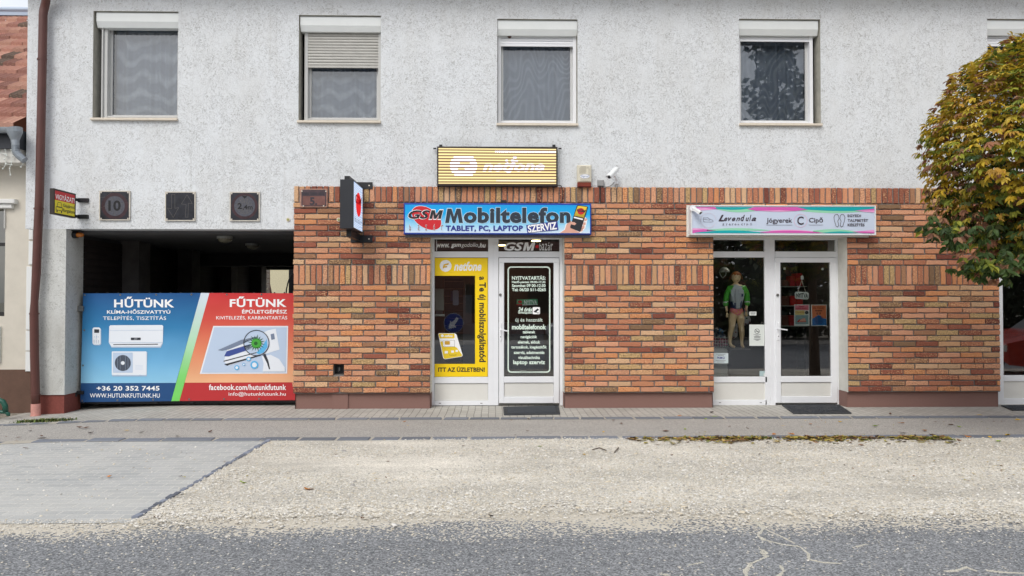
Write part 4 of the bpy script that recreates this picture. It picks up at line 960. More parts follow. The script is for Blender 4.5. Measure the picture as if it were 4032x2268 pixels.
q = fs_(.0025); mb.text(q, 'VIGYÁZAT!', .02, .1, .99, .38, 2, bold=.02); mb.text(q, 'Gépjármű', .40, .50, 1.0, .70, 3, bold=.015); mb.text(q, 'forgalom', .40, .72, .99, .93, 3, bold=.015)
mb.line(q, [(.10, .70), (.15, .50), (.30, .50), (.34, .70), (.10, .70)], .018, 3); mb.line(q, [(.06, .72), (.37, .72), (.37, .86), (.06, .86), (.06, .72)], .022, 3)
mb.art(q, [(.08, .86), (.13, .86), (.13, .96), (.08, .96)], 3); mb.art(q, [(.30, .86), (.35, .86), (.35, .96), (.30, .96)], 3)
mb.build('sign_face', [flat('sign_red', col(206, 36, 48)), flat('sign_yellow', col(240, 224, 50)), WHITE, INK], ws)

# three aged enamel plates over the passage -----------------------------------
Z8 = zoom(300, 730, 2.8622)
plate_m = [flat('aged_white_rim', col(206, 200, 188), .5, var=.15, vs=30), pm('aged_black_enamel', col(40, 42, 50), .3, var=.4, vs=14), flat('aged_red', col(58, 36, 42), .4, var=.5, vs=6), flat('crack_lines', col(104, 100, 96)), flat('aged_numeral', col(18, 18, 22)), flat('aged_grey', col(78, 80, 90), .4, var=.2, vs=30)]
def plate(a0, b0, a1, b1, label, fn_):
    p = P(*Z8((a0 + a1) / 2, (b0 + b1) / 2), 0)
    t_ = thing('road_plate', (p.x, .02, p.z), label, 'sign', 'blackened traffic plates above the passage')
    x0, x1, z0, z1 = rect(*Z8(a0, b0), *Z8(a1, b1), -.005)
    mb = MB(); mb.box(x0, x1, -.006, .016, z0, z1); mb.build('plate_back', plate_m[0], t_)
    mb = MB(); f = pl(Z8, -.0075); mb.art(f, rrect(a0 + 11, b0 + 11, a1 - 11, b1 - 11, 8), 1); fn_(mb)
    mb.build('plate_face', plate_m, t_)
    for a, b in ((a0 + 22, b0 + 20), (a1 - 22, b0 + 20), (a0 + 22, b1 - 20), (a1 - 22, b1 - 20)):
        mb = MB(); mb.disc(pl(Z8, -.0115), a, b, 9, mi=0, n=10); mb.build('rivet', plate_m[0], t_)
rc = random.Random(3)
def shards(mb, cx_, cy_, r0, r1, n, f):
    for k in range(n):
        t = 2 * math.pi * k / n + rc.uniform(-.1, .1); a = (cx_ + r0 * math.cos(t), cy_ + r0 * math.sin(t)); b = (cx_ + r1 * rc.uniform(.7, 1.05) * math.cos(t + rc.uniform(-.15, .15)), cy_ + r1 * rc.uniform(.8, 1.05) * math.sin(t))
        mb.line(f, [a, b], 2.0, 3)
def p1(mb):
    f = pl(Z8, -.009); mb.disc(pl(Z8, -.0083), 435, 232, 112, mi=5, n=30); mb.ring(f, 435, 232, 150, 38, 2, 36); shards(mb, 435, 225, 60, 108, 30, f)
    mb.text(pl(Z8, -.0105), '10', 362, 168, 502, 288, 4, bold=.03); mb.line(f, [(268, 135), (330, 132), (390, 85), (410, 68)], 2.5, 3); mb.line(f, [(268, 258), (360, 215), (595, 195)], 2.5, 3)
def p2(mb):
    f = pl(Z8, -.009)
    mb.line(f, [(1075, 100), (1112, 100), (1112, 258), (1155, 250), (1093, 362), (1028, 255), (1075, 262), (1075, 100)], 3, 3)
    mb.line(f, [(1230, 358), (1238, 215), (1185, 210), (1250, 105), (1308, 205), (1265, 200), (1260, 358), (1230, 358)], 3, 3)
def p3(mb):
    f = pl(Z8, -.009); mb.disc(pl(Z8, -.0083), 1898, 232, 118, mi=5, n=30); mb.ring(f, 1898, 232, 148, 30, 2, 36); shards(mb, 1898, 235, 40, 110, 34, f); shards(mb, 1898, 235, 20, 80, 14, f)
    mb.ring(f, 1898, 235, 85, 2, 3, 14); mb.text(pl(Z8, -.0105), '2', 1818, 198, 1868, 266, 4, bold=.03); mb.text(pl(Z8, -.0105), ',4m', 1875, 218, 1988, 280, 4, bold=.02)
    mb.art(pl(Z8, -.0105), [(1865, 118), (1930, 118), (1898, 150)], 4)
plate(258, 60, 605, 393, 'blackened speed limit plate with a faded red ring and the number 10', p1)
plate(1000, 70, 1343, 400, 'blackened plate with one arrow pointing down and one pointing up', p2)
plate(1730, 72, 2068, 402, 'cracked blackened height limit plate reading 2,4m', p3)
for u, v, y, lb in ((1135, 865, .02, 'small round brass survey bolt on the white wall left of the brickwork'), (1334, 865, -.024, 'small round brass survey bolt on the brickwork behind the black projecting screen')):
    p = P(u, v, y); mb = MB(); mb.tube([(p.x, y + .01, p.z), (p.x, y - .012, p.z)], .03, 18); o = thing('survey_bolt', (p.x, y, p.z), lb, 'bolt'); mb.build('collar', M['sill'], o)
    mb = MB(); mb.tube([(p.x, y - .012, p.z), (p.x, y - .02, p.z)], .017, 14); mb.build('bolt_head', flat('brass', col(168, 170, 110), .4, metal=.6), o)

# house number plate -------------------------------------------------------------
Zh = zoom(1130, 700, 3.6233); p = P(*Zh(380, 290), -.02)
hn = thing('house_number_plate', (p.x, -.025, p.z), 'rusty brown enamel house number plate reading 5.', 'plate')
x0, x1, z0, z1 = rect(*Zh(183, 155), *Zh(577, 420), -.035)
mb = MB(); mb.box(x0, x1, -.038, -.02, z0, z1); mb.build('plate_back', flat('rusty_rim', col(168, 128, 110), .6, var=.3, vs=20), hn)
mb = MB(); mb.art(pl(Zh, -.0395), rrect(205, 170, 562, 408, 22), 0); mb.art(pl(Zh, -.041), rrect(222, 262, 546, 394, 16), 1)
mb.text(pl(Zh, -.0425), '5.', 325, 278, 430, 390, 2, bold=.035)
for k in range(22):
    if k in (7, 15): continue
    mb.art(pl(Zh, -.0425), [(218 + k * 14.5, 206), (226 + k * 14.5, 206), (226 + k * 14.5, 248), (218 + k * 14.5, 248)], 2)
mb.build('plate_face', [flat('dark_enamel', col(74, 58, 64), .35, var=.3, vs=12), flat('brown_enamel', col(118, 78, 72), .35, var=.25, vs=10), flat('faded_ink', col(48, 46, 56))], hn)
for a, b in ((212, 190), (555, 192), (232, 402), (522, 402)):
    mb = MB(); mb.disc(pl(Zh, -.0445), a, b, 10, mi=0, n=10); mb.build('rivet', M['sill'], hn)

# black projecting LED screen --------------------------------------------------------
Xn = P(912 * D, 900, -.14).x
yn2 = near_y(889 * D, Xn); x0, x1, z0, z1 = rect(855 * D, 706, 889 * D, 900, yn2)
Xn = x1
scr = thing('projecting_screen', (Xn, -.1, z0), 'black box screen with a red GSM logo projecting sideways from the brick wall', 'sign')
mb = MB(); yfar = -.15
mb.bbox(x0, x1, yn2, yfar, z0, z1, .006); mb.build('screen_housing', flat('black_housing', col(36, 39, 46), .45, var=.12, vs=5), scr)
mb = MB(); xm = (x0 + x1) / 2
mb.box(xm - .035, xm + .035, yn2 + .02, -.02, z1 + .001, z1 + .05); mb.box(xm - .12, xm + .22, -.032, -.018, z1 - .01, z1 + .09)
mb.build('mounting_arm', M['black'], scr); mb = MB(); mb.box(xm - .035, xm + .035, yn2 + .16, -.02, z0 - .1, z0 - .001); mb.box(xm - .1, xm + .22, -.032, -.018, z0 - .13, z0 - .02)
mb.build('mounting_arm', M['black'], scr)
for x, zz in ((xm + .17, z1 + .04), (xm - .06, z0 - .075), (xm + .17, z0 - .075)):
    mb = MB(); mb.tube([(x, -.04, zz), (x, -.03, zz)], .011, 10); mb.build('screw', M['sill'], scr)
def emis(name, c, s): return pm(name, (.02, .02, .02, 1), .5, emit=c, es=s)
qs = lambda dx: (lambda a, b: (Xn + dx, lerp(yn2 + .02, yfar - .01, a), lerp(z1 - .025, z0 + .02, b)))
mb = MB(); q = qs(.002); mb.art(q, [(0, 0), (1, 0), (1, 1), (0, 1)], 0)
nn = 26
for k in range(nn):
    b0 = k / nn; mb.line(qs(.003), [(0.0, b0 + .004), (.5, b0 + .02), (1, b0 + .004 + .012 * (k % 3))], .012, 1)
q = qs(.0045); mb.disc(q, .52, .44, .30, .27, 2, 30); mb.text(q, 'GSM', .14, .24, .88, .44, 3, shear=.25, bold=.02); mb.text(q, 'bazár', .1, .74, .9, .86, 3, bold=.0, space=1.5)
mb.build('screen_face', [emis('screen_white', col(222, 235, 255), .85), emis('screen_blue', col(150, 196, 252), .7), emis('screen_red', col(240, 10, 26), .85), INK], scr)

# big LED display above the brickwork ----------------------------------------------------
Zl = zoom(1700, 560, 3.3895); YL = -.10
led = thing('led_display', (P(1958, 650, YL).x, -.02, P(1958, 732, YL).z), 'wide lit LED display with yellow lines and a white netfone logo', 'display')
x0, x1, z0, z1 = rect(*Zl(70, 58), *Zl(1680, 590), YL)
mb = MB(); mb.bbox(x0, x1, YL, .015, z0, z1, .008); mb.build('display_housing', flat('led_housing', col(40, 34, 32), .4), led)
mb = MB()
for a in (116, 1630): x_, _, za, zb2 = rect(*Zl(a - 18, 28), *Zl(a + 18, 66), -.03); mb.box(x_, x_ + .045, -.012, .015, za, zb2)
for a in (20, 1690): x_, x2_, za, zb2 = rect(*Zl(a, 74), *Zl(a + 42, 92), -.03); mb.box(x_, x2_, -.03, -.015, za, zb2)
mb.build('mounting_lug', M['black'], led)
f = pl(Zl, YL - .002); mb = MB()
LY, LW, LB, LO = 0, 1, 2, 3
mb.art(f, [(90, 74), (1660, 88), (1660, 560), (90, 558)], LO)
rowsv = [(78, 96), (108, 133), (147, 173), (186, 212), (226, 250), (265, 289), (303, 327), (342, 365), (381, 405), (420, 445), (459, 485), (498, 523), (537, 553)]
def skew(b): return lambda a: b + (a - 90) / 1570 * 12 * (1 - (b - 78) / 480 * .75)
for b0, b1 in rowsv:
    s0, s1 = skew(b0), skew(b1); mb.art(pl(Zl, YL - .0035), [(90, s0(90)), (1660, s0(1660)), (1660, s1(1660)), (90, s1(90))], LY)
    def seg(a0, a1, mi=LW, dy=-.005): mb.art(pl(Zl, YL + dy), [(a0, s0(a0)), (a1, s0(a1)), (a1, s1(a1)), (a0, s1(a0))], mi)
    bm = (b0 + b1) / 2; h = (165 ** 2 - (bm - 312) ** 2) if abs(bm - 312) < 150 else -1
    if h > 0:
        w_ = math.sqrt(h) * 1.1; 
        if b0 == 265: seg(425 - w_, 372); seg(510, 425 + w_)
        elif b0 == 342: seg(425 - w_, 350); seg(440, 425 + w_)
        else: seg(425 - w_, 425 + w_)
    if b0 == 108:
        a = 845
        while a < 1655: w_ = rc.uniform(10, 26); seg(a, min(a + w_, 1660)); a += w_ + rc.uniform(2, 9)
    if b0 == 226: seg(985, 1015); seg(1060, 1100)
    if b0 == 186: seg(1085, 1132)
    if b0 == 381: seg(1000, 1050)
    if b0 == 498: seg(860, 1640, LB)
mb.text(pl(Zl, YL - .0065), 'netfone', 680, 240, 1505, 392, LW, shear=.25, bold=.035)
for (a0_, b0), (a1_, b1) in zip(rowsv[:-1], rowsv[1:]):
    s0, s1 = skew(b0 - 1), skew(a1_ + 1); mb.art(pl(Zl, YL - .008), [(90, s0(90)), (1660, s0(1660)), (1660, s1(1660)), (90, s1(90))], 4)
mb.build('display_face', [emis('led_yellow', col(255, 236, 165), 1.02), emis('led_white', col(255, 252, 255), 1.5), emis('led_pale', col(255, 243, 205), 1.0), emis('led_orange', col(190, 96, 24), .35), emis('led_gap', col(150, 76, 40), .5)], led)
def cable(name, pts, r, mat, label, n=6):
    mb = MB(); P3 = [Vector(p) for p in pts]; out = []
    for i in range(len(P3) - 1):
        p0 = P3[max(0, i - 1)]; p1_, p2_ = P3[i], P3[i + 1]; p3_ = P3[min(len(P3) - 1, i + 2)]
        for k in range(6):
            t = k / 6; out.append(.5 * ((2 * p1_) + (p2_ - p0) * t + (2 * p0 - 5 * p1_ + 4 * p2_ - p3_) * t * t + (3 * p1_ - p0 - 3 * p2_ + p3_) * t ** 3))
    out.append(P3[-1]); mb.tube(out, r, n); o = mb.build(name, mat, smooth=True); return tag(o, label, 'cable')
Pl_ = lambda a, b, y: P(*Zl(a, b), y)
cable('cable', [Pl_(1672, 578, -.05), Pl_(1720, 580, -.05), Pl_(1742, 620, -.045), Pl_(1748, 700, -.04), Pl_(1735, 805, -.04)], .006, M['black'], 'black cable hanging from the LED display down to the blue sign')

MG = [(0, 0), (.0, 1), (.3, 1), (.5, .42), (.7, 1), (1, 1), (1, 0), (.76, 0), (.76, .6), (.6, 0), (.4, 0), (.24, .6), (.24, 0)]
MF = [(0, 0), (.13, 1), (.36, 1), (.5, .45), (.64, 1), (.87, 1), (1, 0), (.78, 0), (.70, .6), (.57, 0), (.43, 0), (.30, .6), (.22, 0)]
def glyph(mb, f, G_, a0, b0, a1, b1, mi, shear=0.0, grow=0.0):
    h = b1 - b0; pts = [(a0 + (a1 - a0 - shear * h) * x + shear * h * y, b1 - h * y) for x, y in G_]
    if grow:
        n = len(pts); out = []
        for i in range(n):
            p, q, r_ = Vector(pts[i - 1]), Vector(pts[i]), Vector(pts[(i + 1) % n]); e1 = (q - p).normalized(); e2 = (r_ - q).normalized()
            n1 = Vector((e1.y, -e1.x)); n2 = Vector((e2.y, -e2.x)); m_ = (n1 + n2); m_ = m_ / max(.5, m_.length_squared / 2); out.append((q.x - m_.x * grow * SG, q.y - m_.y * grow * SG))
        pts = out
    mb.art(f, pts, mi)
SG = -1
def gsm(mb, f, a0, b0, a1, b1, mi, bold, grow=0.0):
    w = a1 - a0; mb.text(f, 'GS', a0, b0, a0 + w * .62, b1, mi, shear=.3, bold=bold); glyph(mb, f, MG, a0 + w * .60, b0, a1, b1, mi, .26, grow)
# blue mobile phone signboard -----------------------------------------------------------------
Zs = zoom(1560, 780, 3.22); YS = -.13
sg = thing('signboard', (P(1960, 860, YS).x, -.02, P(1960, 924, YS).z), 'long blue signboard reading Mobiltelefon above the phone shop', 'sign')
x0, x1, z0, z1 = rect(*Zs(95, 65), *Zs(2474, 460), YS)
mb = MB(); mb.bbox(x0, x1, YS, -.03, z0, z1, .008); mb.build('sign_case', flat('blue_case', col(28, 66, 166), .35), sg)
xf0, xf1, zf0, zf1 = rect(*Zs(112, 82), *Zs(2457, 443), YS)
f = pl(Zs, YS - .002); f1_ = pl(Zs, YS - .0035); f2_ = pl(Zs, YS - .005); f3_ = pl(Zs, YS - .0065); f4_ = pl(Zs, YS - .008)
mb = MB(); mb.art(f, [(112, 82), (2457, 90), (2457, 446), (112, 438)]); mb.build('sign_face', gradm('sign_sky_print', [(0, col(216, 232, 250)), (.28, col(158, 218, 248)), (.65, col(20, 176, 240)), (1, col(24, 160, 232))], zf0, zf1), sg)
mb = MB(); mb.disc(f1_, 385, 250, 1, mi=1, n=3)
egg = []
for k in range(40):
    t = 2 * math.pi * k / 40; a, b = 205 * math.cos(t), 128 * math.sin(t); ca, sa = math.cos(R(30)), math.sin(R(30)); egg.append((385 + a * ca - b * sa * .9, 252 + a * sa + b * ca))
mb.art(f1_, [(385 + (a - 385) * 1.02, 252 + (b - 252) * 1.03) for a, b in egg], 0); mb.art(f2_, egg, 1)
gsm(mb, f3_, 147, 147, 596, 270, 0, .04, 5); gsm(mb, f4_, 154, 153, 594, 263, 2, .026)
for ch, a in zip('bazár', (165, 272, 368, 470, 572)):
    mb.text(f3_, ch, a, 338 if ch not in 'bá' else 330, a + (24), 412, 0, bold=.02); mb.text(f4_, ch, a + 2, 340 if ch not in 'bá' else 333, a + 22, 409, 3, bold=-.005)
mb.build('logo', [WHITE, RED, INK, flat('maroon_print', col(120, 40, 50))], sg)
mb = MB(); glyph(mb, f2_, MF, 620, 133, 846, 315, 1, 0, 8); glyph(mb, f3_, MF, 620, 133, 846, 315, 0); mb.text(f2_, 'obiltelefon', 848, 111, 2218, 325, 1, bold=.06, space=1.07); mb.text(f3_, 'obiltelefon', 856, 118, 2210, 318, 0, bold=.045, space=1.08)
mb.text(f3_, 'TABLET, PC, LAPTOP', 628, 347, 1607, 430, 2, bold=.04, space=1.06)
mb.art(f4_, [(1648, 343), (2043, 290), (2057, 405), (1662, 442)], 2)
mb.text(pl(Zs, YS - .0095), 'SZERVIZ', 1668, 322, 2038, 418, 3, bold=.03, rot=7)
mb.build('lettering', [flat('anthracite_print', col(38, 50, 64)), flat('pale_halo', col(190, 226, 246)), NAVY, WHITE], sg)
mb = MB()
f5_ = pl(Zs, YS - .0095); f6_ = pl(Zs, YS - .011)
mb.art(f2_, [(2060, 443), (2130, 400), (2150, 330), (2210, 290), (2290, 300), (2400, 240), (2425, 275), (2400, 380), (2350, 443)], 0)
mb.art(f3_, [(2075, 441), (2140, 400), (2160, 330), (2215, 296), (2290, 312), (2290, 340), (2230, 380), (2330, 441)], 1)
mb.art(f3_, [(2385, 260), (2418, 255), (2420, 280), (2385, 300)], 1); mb.art(f3_, [(2370, 310), (2400, 305), (2402, 335), (2370, 355)], 1); mb.art(f3_, [(2355, 355), (2388, 350), (2385, 385), (2345, 400)], 1); mb.art(f3_, [(2330, 395), (2368, 385), (2362, 415), (2310, 435)], 1)
mb.art(f4_, [(2290, 95), (2305, 88), (2420, 103), (2432, 118), (2340, 415), (2325, 426), (2210, 380), (2205, 365)], 2)
mb.art(f5_, [(2303, 98), (2420, 112), (2380, 250), (2256, 222)], 3)
mb.disc(f6_, 2342, 168, 44, 42, 4, 20); mb.text(pl(Zs, YS - .0125), 'GSM', 2290, 140, 2402, 178, 2, shear=.3, bold=.03, rot=-12)
mb.art(f5_, [(2255, 235), (2370, 262), (2365, 280), (2250, 252)], 0); mb.art(f6_, [(2205, 300), (2260, 305), (2285, 325), (2262, 345), (2210, 330)], 1)
mb.build('phone_in_hand_picture', [WHITE, SKIN, flat('phone_black', col(34, 36, 44)), gradm('phone_yellow', [(0, col(140, 120, 40)), (1, col(248, 214, 70))], zf0 + .18, zf1 - .02), RED], sg)
mb = MB(); p = P(*Zs(1360, 45), -.05); mb.box(p.x - .04, p.x + .04, -.1, -.02, z1 + .001, z1 + .05); mb.tube([(p.x - .14, -.06, z1 + .01), (p.x - .08, -.06, z1 + .03), (p.x - .04, -.06, z1 + .02)], .005, 6); mb.build('junction_box', M['black'], sg)
mb = MB(); zq0, zq1 = P(1960, 936, -.02).z, z0 - .001
mb.box(x0 + .01, x1 - .01, -.035, .0, zq0, zq1); mb.build('sign_backing', M['mortar'], sg)

# children's shoe shop signboard ------------------------------------------------------------------
Zt = zoom(2680, 780, 3.22); YT = -.19
sh = thing('signboard', (P(3080, 860, YT).x, -.02, P(3080, 926, YT).z), 'white signboard with pink and teal waves reading Levendula above the shoe shop', 'sign')
x0, x1, z0, z1 = rect(*Zt(130, 92), *Zt(2479, 468), YT)
mb = MB(); fw_ = .018
mb.box(x0 + .002, x1 - .002, YT + .012, -.03, z0 + .002, z1 - .002)
for q in ((x0, x0 + fw_ * .9, z0, z1), (x1 - fw_, x1, z0, z1), (x0 + fw_ * .9, x1 - fw_, z0, z0 + fw_ * .9), (x0 + fw_ * .9, x1 - fw_, z1 - fw_ * .9, z1)): mb.bbox(q[0], q[1], YT, YT + .012, q[2], q[3], .003)
mb.build('sign_case', flat('white_case', col(228, 232, 236), .35), sh)
f = pl(Zt, YT + .010); f1_ = pl(Zt, YT + .008); f2_ = pl(Zt, YT + .006); f3_ = pl(Zt, YT + .004); f4_ = pl(Zt, YT + .002)
mb = MB(); mb.art(f, [(148, 112), (2458, 112), (2458, 446), (148, 446)], 0)
def lens(pts_top, pts_bot, mi, ff):
    mb.art(ff, pts_top + pts_bot[::-1], mi)
def curve(a0, b0, a1, b1, h, n=14): return [(lerp(a0, a1, k / n), lerp(b0, b1, k / n) + h * math.sin(math.pi * k / n)) for k in range(n + 1)]
TP, BT = 114, 444
PINK, LPINK, TEAL, LGREEN = 1, 2, 3, 4
lens([(150, TP), (460, TP)], curve(150, 160, 460, 140, 4), LPINK, f1_); lens([(150, TP), (430, TP), (470, 142)], [(150, 128), (300, 122), (470, 142)], PINK, f2_)
lens([(430, TP), (935, TP), (935, 165)], curve(455, 142, 935, 165, 26), LGREEN, f1_); lens([(440, TP), (900, TP)], curve(450, 134, 900, 128, 16), TEAL, f2_)
lens([(850, 140), (1000, 122), (1500, TP + 8), (1610, 148)], curve(900, 152, 1610, 148, 22), LPINK, f2_); lens([(930, TP), (1480, TP), (1610, 148)], [(850, 138), (960, 160), (1250, 150), (1450, 162), (1610, 148)], PINK, f3_)
lens([(1500, TP), (2457, TP), (2457, 165)], curve(1480, 160, 2300, 172, 24) + [(2457, 165)], LGREEN, f1_); lens([(1480, TP), (2457, TP)], curve(1610, 146, 2300, 158, 10) + [(2457, 135)], TEAL, f2_)
lens([(2210, 158), (2330, 150), (2457, 150)], [(2210, 158), (2340, 175), (2457, 182)], LPINK, f3_); lens([(2210, 158), (2457, 134)], [(2210, 158), (2457, 152)], PINK, f4_)
lens([(150, 382), (300, 386), (450, 410)], [(150, BT), (450, BT)], LPINK, f1_); lens([(150, 408), (290, 396), (450, 412)], [(150, BT), (230, 434), (450, 412)], PINK, f2_)
lens(curve(330, 400, 1140, 408, -24), [(330, 412), (1140, 412)], LGREEN, f2_); lens(curve(180, 438, 1110, BT, -32), [(180, BT), (1110, BT)], TEAL, f3_)
lens(curve(1120, 412, 1760, 430, -18), [(1120, 420), (1760, 436)], LPINK, f2_); lens(curve(1010, 430, 1830, BT, -24), [(1010, BT - 4), (1830, BT)], PINK, f3_)
lens(curve(1680, 412, 2250, 428, -26), [(1680, 436), (2250, 440)], LGREEN, f2_); lens(curve(1790, 442, 2260, BT, -20), [(1790, BT), (2260, BT)], TEAL, f3_)
lens([(2190, 426), (2457, 402)], [(2190, 432), (2457, 432)], LPINK, f3_); lens([(2180, 426), (2300, 422), (2457, 430)], [(2180, 428), (2330, BT), (2457, BT)], PINK, f4_)
mb.build('sign_face', [flat('lilac_white', col(202, 214, 234), .35), flat('pink_print', col(214, 92, 178)), flat('light_pink_print', col(236, 164, 214)), flat('teal_print', col(0, 168, 176)), flat('light_green_print', col(150, 216, 180))], sh)
LMATS = [flat('plum_black', col(66, 54, 66)), flat('grey_print', col(104, 102, 116)), flat('rose_print', col(222, 190, 210)), flat('pale_rose_print', col(214, 206, 218))]
mb = MB()
for k, (ch, a, w_) in enumerate(zip('Levendula', (480, 552, 600, 650, 702, 760, 824, 870, 898), (82, 42, 46, 46, 52, 54, 44, 26, 60))):
    top = 212 if ch in 'Ldl' else 246; mb.text(f3_, ch, a, top, a + w_, 290, 0, shear=.35, bold=.022)
mb.line(f3_, [(484, 290), (540, 290)], 7, 0)
for ch, a in zip('gyerekcipő', (530, 572, 612, 652, 684, 726, 768, 806, 836, 880)):
    mb.text(f3_, ch, a, 314 if ch in 'iő' else 322, a + (8 if ch == 'i' else 22), 350 if ch in 'gyp' else 344, 1)
mb.build('lettering', LMATS, sh); mb = MB()
mb.text(f3_, 'Jógyerek', 1088, 252, 1415, 330, 0, bold=.012); mb.text(f3_, 'Cipő', 1628, 245, 1805, 326, 0, bold=.012); mb.text(f3_, 'C', 1478, 232, 1560, 338, 0, bold=.016)
for a in (1544, ): mb.line(f3_, [(1556, 240), (1556, 262)], 6, 0)
mb.line(f3_, [(1088, 342), (1417, 342)], 4, 1); mb.line(f3_, [(1624, 341), (1806, 341)], 4, 1); mb.ring(f3_, 1521, 286, 86, 6, 2, 36)
mb.build('lettering', LMATS, sh); mb = MB()
mb.text(f3_, 'EGYEDI', 2117, 207, 2287, 240, 0, bold=.02); mb.text(f3_, 'TALPBETÉT', 2117, 258, 2377, 300, 0, bold=.02); mb.text(f3_, 'KÉSZÍTÉS', 2117, 314, 2332, 357, 0, bold=.02)
mb.build('lettering', LMATS, sh); mb = MB()
so = [(1985, 205), (2003, 225), (2008, 262), (1992, 292), (2000, 322), (2003, 350), (1988, 367), (1970, 355), (1960, 320), (1948, 280), (1944, 240), (1958, 212), (1985, 205)]
mb.line(f3_, so, 6, 0); mb.line(f3_, [(4027 - a, b) for a, b in so], 6, 0)
mb.build('insole_drawing', LMATS, sh); mb = MB()
mb.line(f3_, [(290, 248), (318, 252), (345, 246), (360, 262), (405, 278), (413, 292), (405, 302), (300, 302), (291, 296), (290, 248)], 4, 1); mb.line(f3_, [(290, 268), (330, 272), (362, 280), (375, 268)], 4, 1)
for k in range(30):
    if 6 <= k <= 8: continue
    t = 2 * math.pi * k / 30 - 1.3; mb.disc(f3_, 350 + 98 * math.cos(t), 282 + 92 * math.sin(t), 7, 5, 3, 6)
mb.build('shoe_drawing', LMATS, sh)
mb = MB(); xa, xb, za, zb3 = rect(*Zt(75, 90), *Zt(128, 492), -.03); mb.box(xa, x1 - .03, -.03, .0, za, zb3); mb.build('sign_backing', M['white_reveal'], sh)
# small white camera on the sign's corner
Zk = zoom(2700, 790, 9.66)
cm1 = thing('security_camera', tuple(P(*Zk(260, 300), YT - .02)), 'small white security camera clipped to the corner of the Levendula sign', 'camera')
a = P(*Zk(330, 330), YT - .05); b = P(*Zk(555, 475), YT - .12)
def camera_body(a, b, r, root, hood=True):
    a, b = Vector(a), Vector(b); d = (b - a).normalized(); s_ = d.cross(Vector((0, 0, 1))).normalized(); u_ = s_.cross(d)
    mb = MB(); pr = [(-1, -.7), (1, -.7), (1, .55), (.6, .95), (-.6, .95), (-1, .55)]
    A = [a + s_ * p_[0] * r + u_ * p_[1] * r for p_ in pr]; mb.prism(A, b - a); mb.build('camera_body', M['pvc'], root)
    mb = MB(); pr2 = [(-1.12, .1), (-1.12, .66), (-.68, 1.1), (.68, 1.1), (1.12, .66), (1.12, .1), (1.04, .1), (1.04, .6), (.64, 1.0), (-.64, 1.0), (-1.04, .6), (-1.04, .1)]
    if hood: mb.prism([a - d * r * .2 + s_ * p_[0] * r + u_ * p_[1] * r for p_ in pr2], (b - a) * 1.12); mb.build('hood', M['shutter_box'], root)
    mb = MB(); mb.tube([b, b + d * .008], r * .62, 14); mb.build('lens', INK, root)
camera_body(a, b, .028, cm1)
mb = MB(); p = P(*Zk(260, 290), YT - .004); mb.tube([(p.x, YT - .002, p.z), (p.x, YT - .02, p.z)], .045, 16); mb.tube([(p.x, YT - .02, p.z), tuple(a)], .012, 8); mb.build('mount', M['pvc'], cm1)

# alarm siren, junction box, wall camera -------------------------------------------------------------
Za = zoom(2240, 620, 9.0545)
al = thing('alarm_siren', tuple(P(*Za(550, 1050), -.05)), 'cream alarm siren box with a red brown lamp below and a small oval badge', 'alarm')
x0, x1, z0, z1 = rect(*Za(300, 275), *Za(805, 885), -.07)
mb = MB(); mb.bbox(x0, x1, -.08, .018, z0, z1, .014); mb.build('siren_case', flat('cream_plastic', col(216, 210, 192), .45, var=.05, vs=12), al)
x2, x3, z2, z3 = rect(*Za(303, 887), *Za(805, 1052), -.07)
mb = MB(); mb.bbox(x2 + .003, x3 - .003, -.078, .016, z2, z3 - .001, .012); mb.build('lamp_lens', flat('red_brown_lens', col(122, 48, 28), .3, var=.2, vs=20), al)
mb = MB(); f = pl(Za, -.0815)
for k in range(9): mb.line(f, [(372 + max(0, 60 - k * 30), 322 + k * 30), (618 - max(0, (k - 6) * 14), 322 + k * 30)], 8, 1)
for r_ in (0, 26, 52): mb.line(f, [(640, 335 + r_), (700 - r_ * .6, 335 + r_), (755 - r_, 395 + r_ * .5), (755 - r_, 780 - r_ * .6), (715 - r_, 848 - r_), (420 + r_ * .6, 848 - r_), (380 + r_, 800 - r_)], 5, 1)
mb.disc(pl(Za, -.083), 568, 672, 172, 73, 2); mb.ring(pl(Za, -.084), 568, 672, 174, 7, 3, 30, rb=75); mb.text(pl(Za, -.0845), 'Signal', 432, 628, 706, 718, 3, shear=.2)
mb.build('siren_face', [WHITE, flat('slot_brown', col(128, 118, 100)), WHITE, flat('badge_blue', col(80, 110, 170))], al)
x0, x1, z0, z1 = rect(*Za(1028, 797), *Za(1258, 1022), -.03)
mb = MB(); mb.bbox(x0, x1, -.035, .018, z0, z1, .01); tag(mb.build('junction_box', flat('grey_plastic', col(150, 150, 150), .5, var=.05)), 'small square grey junction box between siren and camera', 'junction box')
xj = (x0 + x1) / 2 - .01
cable('cable', [(xj, -.025, z0), (xj, -.03, z0 - .1), (xj + .002, -.03, z0 - .26)], .006, M['black'], 'black cable running down the bricks from the grey junction box')
wc = thing('security_camera', tuple(P(*Za(1690, 960), 0)), 'white hooded security camera on a bracket above the brickwork', 'camera')
a = P(*Za(1690, 440), -.10); b = P(*Za(1440, 700), -.24); camera_body(a, b, .036, wc)
mb = MB(); x0, x1, z0, z1 = rect(*Za(1630, 800), *Za(1750, 960), 0); mb.bbox(x0, x1, -.03, .018, z0, z1, .006)
p = P(*Za(1690, 770), -.05); mb.tube([(p.x, -.02, z1 - .03), (p.x, -.05, p.z), tuple((a * .6 + b * .4) - Vector((0, 0, .03)))], .012, 8); mb.sphere((p.x, -.05, p.z), .022, 10, 8); mb.build('bracket', M['pvc'], wc)
p1_ = P(*Za(1240, 1030), -.02); p2_ = P(*Za(1340, 1055), -.03); p3_ = P(*Za(1500, 1000), -.03); p4_ = P(*Za(1620, 880), -.03)
